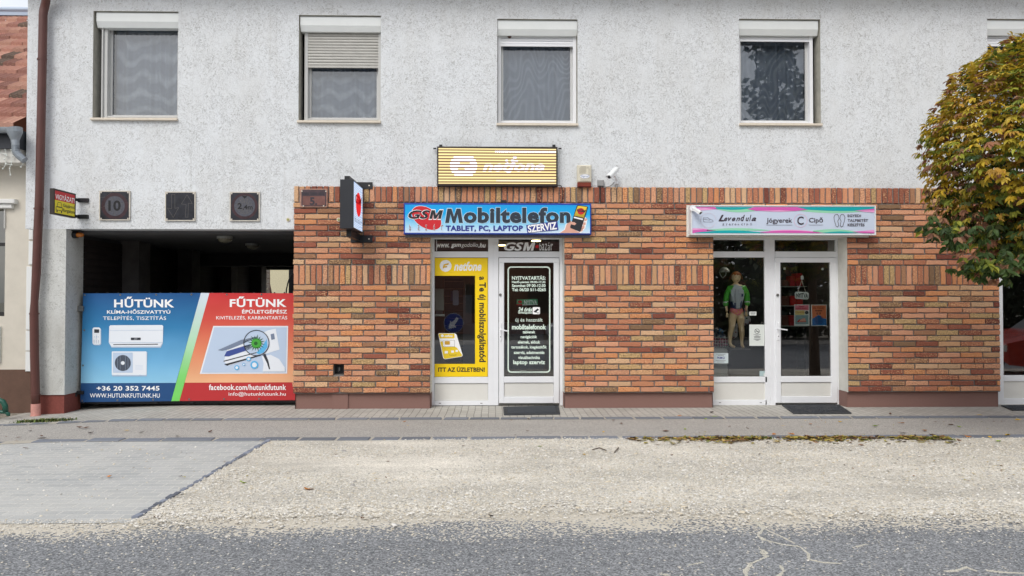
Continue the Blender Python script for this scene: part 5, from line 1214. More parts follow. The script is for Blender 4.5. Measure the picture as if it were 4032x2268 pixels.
cable('cable', [p1_, p2_, p3_, p4_], .0055, flat('grey_cable', col(120, 120, 118)), 'grey cable looping from the junction box to the wall camera')

# drainpipe ---------------------------------------------------------------------------------------------
yp = -.09; px = [(184, -60), (180, 10), (172, 42), (170, 60), (163, 430), (156, 760), (150, 900), (143, 1080), (136, 1185), (134, 1240), (136, 1400), (140, 1560), (141, 1592)]
pts = [tuple(P(u, v, yp if v > 0 else -.25)) for u, v in px]
dp = thing('drainpipe', (P(141, 1592, yp).x, yp, -.07), 'brown rain downpipe with a pink foot at the left end of the white building', 'drainpipe')
BROWN = flat('brown_pipe', col(92, 56, 50), .42, var=.1, vs=6)
rr = [.058] * len(pts); rr[8] = .05
mb = MB(); mb.tube(pts, rr, 18); mb.build('pipe', BROWN, dp, smooth=True)
for u, v in ((157 + 8, 235), (152, 822), (134.5, 1235), (141, 1556)):
    c_ = P(u, v, yp); mb = MB(); mb.tube([(c_.x, yp, c_.z - .012), (c_.x, yp, c_.z + .012)], .064, 18); mb.tube([(c_.x + .06, yp, c_.z), (c_.x + .085, yp - .02, c_.z)], .007, 6); mb.tube([(c_.x, yp, c_.z), (c_.x, .03, c_.z)], .008, 6); mb.build('pipe_clamp', BROWN, dp)
c_ = P(141, 1592, yp); mb = MB(); mb.tube([(c_.x, yp, c_.z + .01), (c_.x, yp, -.08)], .062, 18); mb.tube([(c_.x, yp, -.055), (c_.x, yp, -.08)], .07, 18); mb.build('pipe_foot', flat('pink_pipe', col(206, 148, 138), .7, var=.15, vs=14), dp, smooth=False)

# amber beacon + passage lamps -------------------------------------------------------------------------------
p = P(305, 925, .2); bc = thing('warning_beacon', (p.x, .25, z_lint), 'amber warning lamp under the passage lintel beside the pillar', 'lamp')
mb = MB(); mb.tube([(XP1 + .002, .2, p.z), (p.x + .0, .2, p.z)], .05, 14); mb.box(XP1 + .0, p.x + .06, .15, .25, p.z + .052, p.z + .066); mb.build('lamp_base', M['black'], bc)
mb = MB(); mb.sphere((p.x + .02, .2, p.z), .046, 14, 10, sc=(1.7, 1, .8)); mb.build('amber_lens', flat('amber_plastic', col(190, 112, 40), .25), bc, smooth=True)
for i, (u, v, y) in enumerate(((885, 918, .75), (993, 945, 2.2))):
    p = P(u, v, y); l_ = thing('ceiling_lamp', (p.x, y, 2.62), ('small unlit ceiling lamp at the front of the dark passage' if i == 0 else 'round unlit ceiling lamp deeper in the dark passage'), 'lamp', 'lamps on the passage ceiling')
    mb = MB(); mb.tube([(p.x, y, 2.618), (p.x, y, 2.58)], .12, 20); mb.build('lamp_base', flat('lamp_grey', col(150, 150, 145)), l_)
    mb = MB(); mb.sphere((p.x, y, 2.58), .11, 16, 8, sc=(1, 1, .6)); mb.build('lamp_shade', flat('lamp_glass', col(120, 116, 100), .2), l_, smooth=True)

# lettering on the phone shop's glass ----------------------------------------------------------------------
YV = YD - .002 - .004
fv = pl(Z4, YV); fy = pl(Z4, YG - .004); fy2 = pl(Z4, YG - .0055); fy3 = pl(Z4, YG - .007)
MINT = flat('mint_white_vinyl', col(226, 244, 232))
mb = MB(); o_ = rrect(722, 270, 1027, 1028, 26, 8); i_ = rrect(731, 279, 1018, 1019, 18, 8); n = len(o_)
mb.add([fv(*q) for q in o_] + [fv(*q) for q in i_], [(k, (k + 1) % n, n + (k + 1) % n, n + k) for k in range(n)])
for s_, a0, b0, a1, b1, bo in (('NYITVATARTÁS:', 753, 333, 993, 366, .03), ('Hétfő-péntek 09:00-17.30', 753, 372, 992, 394, .03), ('Szombat 09 00-12:30', 753, 396, 993, 418, .03), ('Tel: 06/20 511-0265', 753, 424, 995, 447, .03), ('új és használt', 777, 638, 972, 672, .004), ('mobiltelefonok', 753, 683, 997, 720, .035), ('tabletek', 829, 727, 920, 748, .03),
                       ('navigációk', 815, 761, 933, 789, .03), ('elemek, akkuk', 795, 798, 955, 824, .03), ('tartozékok, kiegészítők', 748, 832, 1002, 862, .03), ('szerviz, adatmentés', 767, 872, 985, 899, .03), ('vizuáltechnika', 797, 908, 953, 931, .03), ('laptop szerviz', 762, 938, 990, 976, .035), ('www.gsmgodollo.hu', 817, 1017, 935, 1031, .02)):
    if s_.startswith('www'): mb.art(pl(Z4, YV - .0005), [(812, 1014), (856, 1014), (856, 1015), (812, 1015)])
    mb.text(fv, s_, a0, b0, a1, b1, 0, bold=bo)
mb.text(fv, '24 órás', 797, 561, 897, 592, 0, shear=.25, bold=.03); mb.text(fv, 'távfelügyelet', 797, 593, 897, 610, 0, bold=.03)
mb.build('door_lettering', MINT, dr1)
mb = MB(); mb.art(fv, rrect(900, 560, 953, 611, 8)); mb.art(pl(Z4, YV - .0015), [(908, 592), (935, 570), (947, 578), (920, 600)], 1); mb.line(pl(Z4, YV - .0015), [(926, 596), (938, 603), (946, 600)], 4, 1); mb.build('camera_sticker', [WHITE, INK], dr1)
nt_ = thing('open_sign', tuple(P(*Z4(862, 547), YD + .02)), 'green and white NYITVA sign behind the phone shop door glass', 'sign')
mb = MB(); ys = YD + .012; fo = pl(Z4, ys)
mb.art(fo, [(787, 506), (937, 502), (937, 543), (787, 547)], 0); mb.art(pl(Z4, ys - .0015), [(787, 538), (826, 538), (826, 547), (787, 547)], 1); mb.disc(pl(Z4, ys - .0015), 810, 522, 15, 10, 1, 14); mb.art(pl(Z4, ys - .0015), [(826, 543), (937, 539), (937, 543), (826, 547)], 2)
mb.text(pl(Z4, ys - .003), 'NYITVA', 840, 511, 932, 541, 2, bold=.03); mb.build('sign_card', [flat('open_green', col(92, 176, 126)), RED, WHITE], nt_)
mb = MB(); mb.text(fy, 'www.', 217, 108, 306, 136, 0, shear=.22, bold=.03); mb.text(fy, 'gsm', 318, 108, 390, 140, 0, shear=.22, bold=.035); mb.text(fy, 'godollo', 392, 101, 511, 140, 0, shear=.22); mb.text(fy, '.hu', 513, 102, 567, 136, 0, shear=.22, bold=.03)
mb.build('transom_lettering', WHITE, fr1)
mb = MB(); gsm(mb, fy, 697, 98, 920, 158, 0, .03); mb.disc(fy, 933, 128, 12, mi=1, n=18)
for ch, a, w_ in zip('bazár', (950, 968, 988, 1008, 1030), (15, 16, 15, 16, 15)): mb.text(fy, ch, a, 98 if ch in 'bá' else 108, a + w_, 156, 0, bold=.0)
mb.build('transom_lettering', [WHITE, RED], fr1)
vin = mb = MB()
mb.art(fy, [(201, 207), (583, 207), (583, 337), (201, 337)]); mb.art(fy, [(490, 337), (583, 337), (583, 965), (490, 965)]); mb.art(fy, [(200, 965), (583, 965), (583, 1058), (200, 1058)])
vy = mb.build('yellow_vinyl', YEL, fr1, label='yellow vinyl border on the phone shop window')
mb = MB(); mb.disc(fy2, 280, 266, 42, mi=0); mb.text(fy2, 'netfone', 340, 236, 536, 302, 0, shear=.25, bold=.03)
mb.art(fy3, [(262, 268), (268, 254), (303, 246), (300, 258), (276, 262), (273, 268), (292, 267), (289, 277), (270, 279), (266, 284), (259, 285)], 1)
mb.text(fy2, 'a Te új mobilszolgáltatód', 505, 342, 567, 952, 2, bold=.03, rot=90, space=1.03); mb.text(fy2, 'ITT AZ ÜZLETBEN!', 227, 984, 560, 1022, 2, bold=.035)
mb.build('vinyl_lettering', [WHITE, flat('dark_yellow', col(226, 180, 10)), INK], vy)
Z9 = zoom(1700, 1080, 3.813)
pc = thing('sim_card_poster', tuple(P(*Z9(250, 1250), YG - .01)), 'tilted yellow and white SIM card poster on the phone shop window', 'poster')
mb = MB(); g1, g2, g3 = pl(Z9, YG - .004), pl(Z9, YG - .0055), pl(Z9, YG - .007)
mb.art(g1, [(98, 900), (108, 884), (350, 888), (372, 905), (465, 1215), (452, 1236), (200, 1276), (172, 1262)], 0)
mb.art(g2, [(104, 905), (112, 890), (340, 893), (345, 950), (330, 962), (118, 962)], 1); mb.art(g2, [(128, 1008), (162, 1008), (180, 1092), (345, 1085), (380, 1105), (455, 1210), (448, 1230), (200, 1270), (180, 1258)], 1)
mb.disc(g3, 158, 923, 22, mi=0, n=16); mb.text(g3, 'netfone', 194, 905, 312, 942, 0, shear=.2, bold=.03)
mb.art(g3, rrect(168, 990, 345, 1088, 12), 2); mb.art(pl(Z9, YG - .008), rrect(171, 993, 342, 1085, 12), 0); mb.art(pl(Z9, YG - .0095), rrect(195, 1002, 272, 1056, 8), 3)
for a, b, w_ in ((218, 1170, 24), (312, 1160, 20), (376, 1150, 18)): mb.art(g3, rrect(a - w_, b - w_ * .8, a + w_, b + w_ * .8, 4), 0)
mb.text(g3, 'Szuperkártya SIM', 264, 1202, 372, 1226, 4)
mb.build('poster_sheet', [WHITE, flat('sim_yellow', col(236, 204, 40)), INK, flat('chip_gold', col(206, 160, 50)), flat('dark_olive', col(120, 100, 20))], pc)
# ---------------------------------------------------------------- inside the shops
def paper(name, label, zf, a0, b0, a1, b1, y, cat, draw, mats):
    p = P(*zf((a0 + a1) / 2, b1), y); t_ = thing(name, (p.x, y, p.z), label, cat)
    mb = MB(); mb.art(pl(zf, y), [(a0, b0), (a1, b0), (a1, b1), (a0, b1)], 0); draw(mb, lambda k: pl(zf, y - .0015 * k)); mb.build('sheet', mats, t_); return t_
YI = YG + .012       # just behind the shoe shop's panes
paper_w = flat('paper_white', col(222, 228, 224), .6); grey_ink = flat('grey_ink', col(96, 96, 104))
Zm = zoom(2810, 1040, 4.025)
def d_nosmoke(mb, f):
    mb.ring(f(1), 688, 1063, 40, 6, 1, 24); mb.line(f(1), [(664, 1038), (714, 1090)], 6, 1); mb.line(f(1), [(662, 1064), (715, 1064)], 7, 1)
    for k, (w_, b) in enumerate(((58, 1117), (28, 1135), (55, 1147), (45, 1158), (52, 1170), (58, 1190), (40, 1200), (22, 1210))): mb.art(f(1), [(690 - w_, b - 3), (690 + w_, b - 3), (690 + w_, b + 2), (690 - w_, b + 2)], 2)
paper('notice', 'white no smoking notice taped low in the shoe shop window', Zm, 565, 958, 803, 1295, YG - .003, 'notice', d_nosmoke, [paper_w, INK, grey_ink])
def d_small(mb, f):
    for b in (768, 780, 794): mb.art(f(1), [(580, b - 3), (665, b - 3), (665, b + 2), (580, b + 2)], 1)
paper('notice', 'small white card in the shoe shop window beside the mannequin', Zm, 567, 753, 677, 813, YG - .003, 'notice', d_small, [paper_w, grey_ink])
def d_pr(mb, f):
    mb.text(f(1), 'PRIMIGI', 342, 998, 386, 1012, 1, bold=.015)
    for b, w_ in ((983, 28), (990, 18), (1022, 30), (1030, 22)): mb.art(f(1), [(363 - w_, b - 1), (363 + w_, b - 1), (363 + w_, b + 1), (363 - w_, b + 1)], 2)
paper('notice', 'small white shop card reading PRIMIGI at the window corner', Z5, 318, 976, 408, 1038, YG - .003, 'notice', d_pr, [flat('pale_card', col(206, 218, 222)), NAVY, grey_ink])
paper('notice', 'pale square sticker at the bottom right corner of the shoe shop window', Z5, 596, 1084, 634, 1117, YG - .003, 'notice', lambda mb, f: mb.art(f(1), [(620, 1098), (635, 1098), (635, 1117), (620, 1117)], 1), [flat('aqua_card', col(176, 198, 200)), paper_w])
Z6 = zoom(3030, 1000, 2.897); YP = YD + .005
def d_pink(mb, f):
    mb.art(f(1), [(289, 585), (446, 585), (448, 640), (290, 640)], 1); mb.art(f(1), [(291, 645), (400, 645), (400, 695), (291, 695)], 2); mb.disc(f(1), 424, 668, 22, 20, 3, 14); mb.art(f(1), [(293, 698), (442, 698), (444, 802), (294, 802)], 4)
    mb.art(f(2), [(312, 776), (335, 748), (410, 748), (420, 776)], 5); mb.art(f(3), [(330, 770), (350, 755), (380, 735), (405, 730), (415, 770)], 6); mb.text(f(2), 'Podiart', 335, 590, 395, 606, 7, shear=.3, bold=.02); mb.text(f(2), 'talpbetét készítés!', 297, 612, 432, 632, 7, shear=.3, bold=.015); mb.text(f(2), 'Itt 30 másodperc alatt', 296, 658, 392, 672, 7)
paper('poster', 'pink and yellow insole poster with a foot behind the shoe shop door glass', Z6, 281, 577, 457, 820, YP, 'poster', d_pink, [paper_w, flat('poster_pink', col(222, 130, 146)), flat('poster_yellow', col(222, 206, 140)), flat('poster_dark', col(60, 64, 66)), flat('poster_teal', col(140, 170, 172)), flat('poster_red', col(190, 30, 44)), SKIN, flat('poster_red_ink', col(180, 40, 60))])
def d_or(mb, f):
    mb.art(f(1), [(482, 586), (644, 586), (648, 735), (600, 730), (575, 700), (555, 695), (525, 715), (490, 740)], 1); mb.art(f(1.5), [(487, 740), (525, 715), (555, 697), (580, 702), (600, 732), (648, 737), (650, 814), (487, 814)], 2)
    mb.text(f(3), 'VÁLTOZÁS!', 492, 594, 626, 630, 3, bold=.01); mb.art(f(3), [(520, 644), (600, 644), (600, 652), (520, 652)], 4); mb.text(f(3), '15  10', 535, 668, 586, 690, 4, bold=.03)
    for k in range(9): w_ = 30 + 22 * math.sin(.5 + k * .28); mb.art(f(3), [(563 - w_, 712 + k * 10), (563 + w_, 712 + k * 10), (563 + w_, 716 + k * 10), (563 - w_, 716 + k * 10)], 5)
paper('poster', 'orange and blue VÁLTOZÁS! poster behind the shoe shop door glass', Z6, 473, 578, 652, 822, YP, 'poster', d_or, [paper_w, flat('poster_orange', col(226, 138, 90)), flat('poster_blue', col(30, 120, 190)), flat('poster_rust', col(150, 50, 30)), INK, flat('poster_deep', col(20, 70, 130))])
op = thing('open_board', tuple(P(*Z6(370, 518), YP)), 'white hanging NYITVA board on a string behind the shoe shop door glass', 'sign')
mb = MB(); mb.prism([pl(Z6, YP)(a, b) for a, b in ((290, 445), (302, 430), (430, 435), (448, 450), (447, 505), (434, 519), (305, 513), (291, 500))], (0, .006, 0), 0); mb.text(pl(Z6, YP - .002), 'NYITVA', 306, 448, 436, 500, 1, bold=.02); mb.build('board', [paper_w, INK], op)
mb = MB(); mb.line(pl(Z6, YP), [(325, 430), (368, 300), (414, 434)], 4, 0); mb.build('string', M['sill'], op)
mb = MB(); mb.art(pl(Z6, YP - .002), [(357, 292), (357, 258), (366, 245), (380, 245), (390, 262), (388, 291)], 0); mb.build('hook', paper_w, op)
for a, b, lb in ((174, 167, 'left one of two small white suction hooks high on the shoe shop door glass'), (608, 171, 'right one of two small white suction hooks high on the shoe shop door glass')):
    x0, x1, z0, z1 = rect(*Z6(a - 9, b - 12), *Z6(a + 9, b + 12), YP); mb = MB(); mb.bbox(x0, x1, YP - .0, YP + .02, z0, z1, .004); tag(mb.build('suction_hook', paper_w), lb, 'hook')

# child mannequin --------------------------------------------------------------------------------------
def skin(name, vs, es, rad, root, mats, parent, pick=None, lv=2, keep=None):
    me = bpy.data.meshes.new(name); o0 = origin_of(parent); me.from_pydata([tuple(Vector(v) - o0) for v in vs], es, [])
    o = bpy.data.objects.new(name, me); C.objects.link(o)
    o.modifiers.new('s', 'SKIN'); sl = me.skin_vertices[0] if me.skin_vertices else None
    for i, r_ in enumerate(rad):
        me.skin_vertices[0].data[i].radius = r_ if isinstance(r_, tuple) else (r_, r_)
    for i in range(len(vs)): me.skin_vertices[0].data[i].use_root = (i == root)
    s_ = o.modifiers.new('u', 'SUBSURF'); s_.levels = lv; s_.render_levels = lv
    bpy.context.view_layer.update(); ev = o.evaluated_get(bpy.context.evaluated_depsgraph_get()); m2 = bpy.data.meshes.new_from_object(ev)
    bpy.data.objects.remove(o); m2.materials.clear()
    if keep:
        bm = bmesh.new(); bm.from_mesh(m2); bmesh.ops.delete(bm, geom=[f for f in bm.faces if not keep(f.calc_center_median() + o0)], context='FACES'); bm.to_mesh(m2); bm.free()
    for m_ in mats: m2.materials.append(m_)
    m2.polygons.foreach_set('use_smooth', [True] * len(m2.polygons))
    if pick:
        for p_ in m2.polygons: p_.material_index = pick(Vector(p_.center) + o0)
    ob = bpy.data.objects.new(name, m2); C.objects.link(ob); ob.parent = parent; m2.name = name; return ob
YM = .62
def mz(a, b, dy=0.0): return P(*Zm(a, b), YM) + Vector((0, dy, 0))
plinth_top = mz(360, 1335).z
mq = thing('mannequin', tuple(mz(355, 1335)), 'child mannequin with orange hair in a green and grey raincoat in the shoe shop window', 'mannequin')
mskin = pm('mannequin_skin', col(242, 212, 168), .5, var=.02, vs=6)
jp = [(355, 790), (355, 560), (355, 400), (352, 318), (352, 268), (300, 800), (290, 890), (285, 985), (265, 1110), (262, 1235), (272, 1290), (318, 1312),
      (425, 800), (430, 890), (432, 985), (455, 1110), (452, 1235), (448, 1290), (450, 1318), (262, 380), (222, 470), (205, 600), (198, 700), (200, 760), (478, 380), (520, 470), (535, 590), (515, 690), (508, 745)]
dys = [0, 0, 0, 0, 0, 0, -.005, -.012, .015, .02, 0, -.07, 0, -.005, -.012, .015, .02, 0, -.08, 0, .02, .02, -.01, -.03, 0, .02, .02, -.01, -.03]
js = [mz(a, b, d_) for (a, b), d_ in zip(jp, dys)]
je = [(0, 1), (1, 2), (2, 3), (3, 4), (0, 5), (5, 6), (6, 7), (7, 8), (8, 9), (9, 10), (10, 11), (0, 12), (12, 13), (13, 14), (14, 15), (15, 16), (16, 17), (17, 18), (2, 19), (19, 20), (20, 21), (21, 22), (22, 23), (2, 24), (24, 25), (25, 26), (26, 27), (27, 28)]
jr = [(.09, .07), (.085, .07), (.095, .07), .035, .032, .072, .066, .048, .044, .025, .026, .02, .072, .066, .048, .044, .025, .026, .02, .045, .034, .027, .02, .018, .045, .034, .027, .02, .018]
body = skin('body', js, je, jr, 0, [mskin], mq)
for hx, hb, sgn in ((200, 765, 1), (508, 748, -1)):        # hands, palm and five curled fingers
    w_ = mz(hx, hb, -.03); pv = [w_, w_ + Vector((0.002 * sgn, -.004, -.035))]; ed = [(0, 1)]; rd = [.015, (.02, .012)]
    for k in range(4):
        b_ = w_ + Vector(((-.013 + .009 * k) * sgn, -.005, -.05)); L3 = (.028, .032, .030, .024)[k]
        i0 = len(pv); pv += [b_, b_ + Vector((.001, -.003, -L3 * .55)), b_ + Vector((.003 * sgn, .004, -L3))]; ed += [(1, i0), (i0, i0 + 1), (i0 + 1, i0 + 2)]; rd += [.0062, .0056, .0048]
    i0 = len(pv); t0 = w_ + Vector((.016 * sgn, -.01, -.02)); pv += [t0, t0 + Vector((.008 * sgn, -.006, -.022))]; ed += [(1, i0), (i0, i0 + 1)]; rd += [.0068, .0055]
    skin('hand', pv, ed, rd, 0, [mskin], mq, lv=1)
hc = mz(356, 212); mb = MB()
nu, nv = 24, 18; vs = []
for j in range(nv + 1):
    th = math.pi * j / nv
    for i in range(nu):
        ph = 2 * math.pi * i / nu; sx, sy, sz = math.sin(th) * math.cos(ph), math.sin(th) * math.sin(ph), math.cos(th)
        w_ = .072 * (1 - .22 * max(0, -sz) ** 1.5); x, y, zz = w_ * sx, .075 * sy, .09 * sz
        if sy < -.5 and abs(sx) < .28:      # nose, lips, chin relief
            n_ = (1 - abs(sx) / .28); y -= .012 * n_ * math.exp(-((sz + .12) / .13) ** 2) + .005 * n_ * math.exp(-((sz + .52) / .08) ** 2)
        if sy < -.5 and .2 < abs(sx) < .62: y += .006 * math.exp(-((sz - .06) / .12) ** 2)
        vs.append((hc.x + x, hc.y + y, hc.z + zz))
mb.add(vs, [(j * nu + i, (j + 1) * nu + i, (j + 1) * nu + (i + 1) % nu, j * nu + (i + 1) % nu) for j in range(nv) for i in range(nu)])
head = mb.build('head', mskin, mq, smooth=True)
mb = MB()
for s_ in (-1, 1): mb.sphere((hc.x + s_ * .026, hc.y - .064, hc.z + .006), .0085, 10, 6, sc=(1.3, .7, .55))
mb.build('eye', flat('painted_eye', col(70, 66, 60)), head)
mb = MB(); mb.sphere((hc.x, hc.y - .0715, hc.z - .046), .012, 10, 6, sc=(1.4, .4, .35)); mb.build('mouth', flat('painted_lip', col(170, 104, 92)), head)
mb = MB()
for s_ in (-1, 1): mb.sphere((hc.x + s_ * .066, hc.y + .004, hc.z - .005), .016, 10, 6, sc=(.4, .8, 1.1))
mb.build('ear', mskin, head)
rh = random.Random(4); mb = MB()
for k in range(420):       # hair in short locks over the skull
    ph = rh.uniform(0, 6.28); th = rh.uniform(0, 1.75) if math.sin(ph) > -.2 else rh.uniform(0, 1.0)
    d_ = Vector((math.sin(th) * math.cos(ph), math.sin(th) * math.sin(ph), math.cos(th))); p0 = hc + Vector((d_.x * .077, d_.y * .080, d_.z * .096 + .004))
    tn = Vector((d_.x * .6, d_.y * .6, -.7 - d_.z * .2)).normalized(); s_ = d_.cross(tn).normalized() * .007; L3 = rh.uniform(.03, .05); p1_ = p0 + tn * L3 * .5 + d_ * .010; p2_ = p0 + tn * L3 + d_ * .002
    k_ = rh.uniform(.7, 1.25); c_ = tuple(v * k_ for v in col(186, 106, 50)[:3]) + (1,)
    mb.add([p0 - s_, p0 + s_, p1_ + s_, p1_ - s_, p2_], [(0, 1, 2, 3), (3, 2, 4)], 0, c_)
mb.build('hair', M['attr'], mq)
raincoat = [flat('raincoat_grey', col(190, 198, 206), .35), flat('raincoat_green', col(84, 186, 64), .35), flat('raincoat_navy', col(52, 66, 112), .35), flat('reflective_band', col(225, 228, 224), .3)]
cz = [mz(355, b).z for b in (620, 722)]
jv = [mz(*q, d_) for q, d_ in (((355, 728), 0), ((355, 560), 0), ((356, 440), 0), ((354, 352), 0), ((353, 312), .0), ((248, 385), 0), ((212, 480), .02), ((196, 600), .02), ((190, 678), -.01), ((482, 385), 0), ((530, 480), .02), ((540, 590), .02), ((530, 674), -.01))]
jed = [(0, 1), (1, 2), (2, 3), (3, 4), (2, 5), (5, 6), (6, 7), (7, 8), (2, 9), (9, 10), (10, 11), (11, 12)]
def jpick(c_):
    ex = abs(c_.x - mz(356, 500).x)
    if ex > .105 + max(0, (c_.z - mz(0, 440).z)) * -.5 :
        if abs(c_.z - mz(0, 597).z) < .008: return 3
        return 1
    if c_.z < cz[0] and ex > .03: return 2
    return 0
jk = skin('raincoat', jv, jed, [(.135, .10), (.122, .088), (.115, .08), (.06, .055), (.042, .042), .056, .05, .046, .046, .056, .05, .046, .046], 1, raincoat, mq, jpick)
mb = MB(); yq = YM - .104
for a, b0, b1, w_ in ((345, 340, 722, 5), (395, 345, 722, 3)): mb.line(pl(Zm, yq), [(a, b0 + 60), (a, b1 - 10)], w_, 0)
mb.art(pl(Zm, yq - .001), [(440, 470), (470, 470), (466, 520), (440, 512)], 1); mb.art(pl(Zm, yq - .001), [(255, 590), (318, 596), (318, 604), (255, 600)], 1)
mb.build('raincoat_trim', [flat('trim_dark', col(130, 136, 144)), raincoat[2]], mq)
floral = pm('floral_pink', col(236, 84, 150), .7, var=.5, vs=45, var2=col(226, 176, 60))
mx_ = mz(356, 700).x
skin('swim_briefs', js, je, [(r_[0] + .006, r_[1] + .006) if isinstance(r_, tuple) else r_ + .006 for r_ in jr], 0, [floral], mq, lv=3, keep=lambda c_: mz(0, 690).z > c_.z > mz(0, 752 + 66 * (1 - min(1, abs(c_.x - mx_) / .1))).z and abs(c_.x - mx_) < .14)
stn = thing('display_plinth', (mz(360, 1340).x, YM, 0), 'dark display plinth under the child mannequin', 'plinth')
mb = MB(); a = mz(215, 1338); b = mz(520, 1338); mb.box(a.x, b.x, YM - .16, YM + .2, 0.0, plinth_top - .012); mb.build('plinth_body', M['dark'], stn); mb = MB(); mb.box(a.x - .01, b.x + .01, YM - .17, YM + .21, plinth_top - .011, plinth_top); mb.build('plinth_top', flat('plinth_grey', col(96, 94, 96)), stn)
# bicycle helmet
hp = P(*Zm(168, 95), .95); he = thing('helmet', tuple(hp), 'white child helmet with straps hanging above the mannequin display', 'helmet')
mb = MB(); nu = 16; vs = [(hp.x + .085 * math.cos(2 * math.pi * i / nu) * math.sin(t), .95 + .08 * math.sin(2 * math.pi * i / nu) * math.sin(t), hp.z - .03 + .08 * math.cos(t)) for t in (0.1, .5, .9, 1.3, 1.6) for i in range(nu)]
mb.add(vs, [(j * nu + i, (j + 1) * nu + i, (j + 1) * nu + (i + 1) % nu, j * nu + (i + 1) % nu) for j in range(4) for i in range(nu)]); mb.build('shell', flat('helmet_white', col(200, 202, 196), .4), he, smooth=True)
mb = MB(); mb.tube([(hp.x - .08, .95, hp.z - .03), (hp.x - .07, .93, hp.z - .08), (hp.x - .03, .93, hp.z - .13), (hp.x + .02, .93, hp.z - .08), (hp.x + .03, .95, hp.z - .03)], .007, 6); mb.build('strap', paper_w, he)
mb = MB(); mb.tube([(hp.x, .95, hp.z + .045), (hp.x, .95, 2.745)], .0025, 5); mb.build('hanging_line', M['steel'], he)
# white drawer unit
x0, x1, z0, z1 = rect(*Z5(326, 950), *Z5(466, 1175), .62)
du = thing('drawer_unit', ((x0 + x1) / 2, .62, 0), 'white slatted drawer unit low in the shoe shop window', 'drawers')
mb = MB(); mb.box(x0 - .2, x1, .62, .8, 0, z1); mb.build('cabinet', flat('drawer_white', col(196, 198, 196), .5), du)
for k in range(6):
    zt2 = z1 - .02 - k * .125
    if zt2 < .12: break
    mb = MB(); mb.bbox(x0 - .19, x1 - .005, .605, .618, zt2 - .115, zt2, .003); mb.build('drawer_front', flat('drawer_front', col(206, 208, 206), .45), du)
# basket of clothes
x0, x1, z0, z1 = rect(*Zm(-10, 1165), *Zm(228, 1318), .66); z0 += .002
bk = thing('wire_basket', ((x0 + x1) / 2, .7, z0), 'white wire basket of pink clothes on the drawer unit', 'basket')
mb = MB()
for k in range(7): x = lerp(x0, x1, k / 6); mb.tube([(x, .66, z0), (x, .66, z1)], .0022, 5)
for k in range(4): zz = lerp(z0 + .003, z1, k / 3); mb.tube([(x0, .66, zz), (x1, .66, zz)], .0022, 5)
mb.build('wire_grid', paper_w, bk)
def heap(name, x0, x1, y0, y1, z0, z1, n, cols_, s, seed, label, cat, par=None):
    r_ = random.Random(seed); mb = MB()
    for _ in range(n):
        c_ = Vector((r_.uniform(x0, x1), r_.uniform(y0, y1), r_.uniform(z0, z1))); k = r_.uniform(.7, 1.1); cc = r_.choice(cols_); cc = (cc[0] * k, cc[1] * k, cc[2] * k, 1)
        ax = Vector((r_.gauss(0, 1), r_.gauss(0, 1) * .5, r_.gauss(0, .6))).normalized() * s; bx = Vector((r_.gauss(0, 1), r_.gauss(0, 1), r_.gauss(0, 1))).cross(ax).normalized() * s * .6; nn_ = ax.cross(bx).normalized() * s * .2
        mb.add([c_ - ax, c_ - bx + nn_, c_ + ax, c_ + bx + nn_, c_ + nn_ * 2], [(0, 1, 4), (1, 2, 4), (2, 3, 4), (3, 0, 4)], 0, cc)
    o = mb.build(name, M['attr'], par)
    return tag(o, label, cat) if par is None else o
heap('folded_clothes', x0 + .01, x1 - .01, .68, .74, z0 + .02, z1 - .02, 90, [col(190, 70, 110), col(200, 120, 150), col(110, 40, 60)], .035, 3, None, None, bk)
heap('hanging_gloves', *rect(*Zm(20, 1035), *Zm(180, 1180), .7)[:2], .70, .80, *rect(*Zm(20, 1035), *Zm(180, 1170), .7)[2:], 70, [col(60, 110, 150), col(90, 100, 110), col(40, 60, 90), col(150, 160, 168)], .03, 5, 'small heap of blue and grey bagged goods above the pink basket', 'goods')
mb = MB(); fw2 = pl(Zm, 1.0); mb.art(fw2, [(490, 690), (540, 720), (560, 800), (590, 880), (585, 920), (500, 970), (380, 1000), (380, 1140), (330, 1180), (300, 1170), (300, 1010), (400, 900), (485, 780)], 0)
for a, b in ((515, 740), (525, 860), (570, 920), (510, 950), (350, 1080), (320, 1160), (545, 810), (500, 820)): mb.disc(pl(Zm, .997), a, b, 16, 12, 1 + (a % 2), 7)
tag(mb.build('patterned_cloth', [flat('cloth_white', col(176, 176, 180)), flat('cloth_red', col(120, 50, 56)), flat('cloth_green', col(60, 90, 60))]), 'white patterned cloth draped behind the mannequin legs', 'cloth')
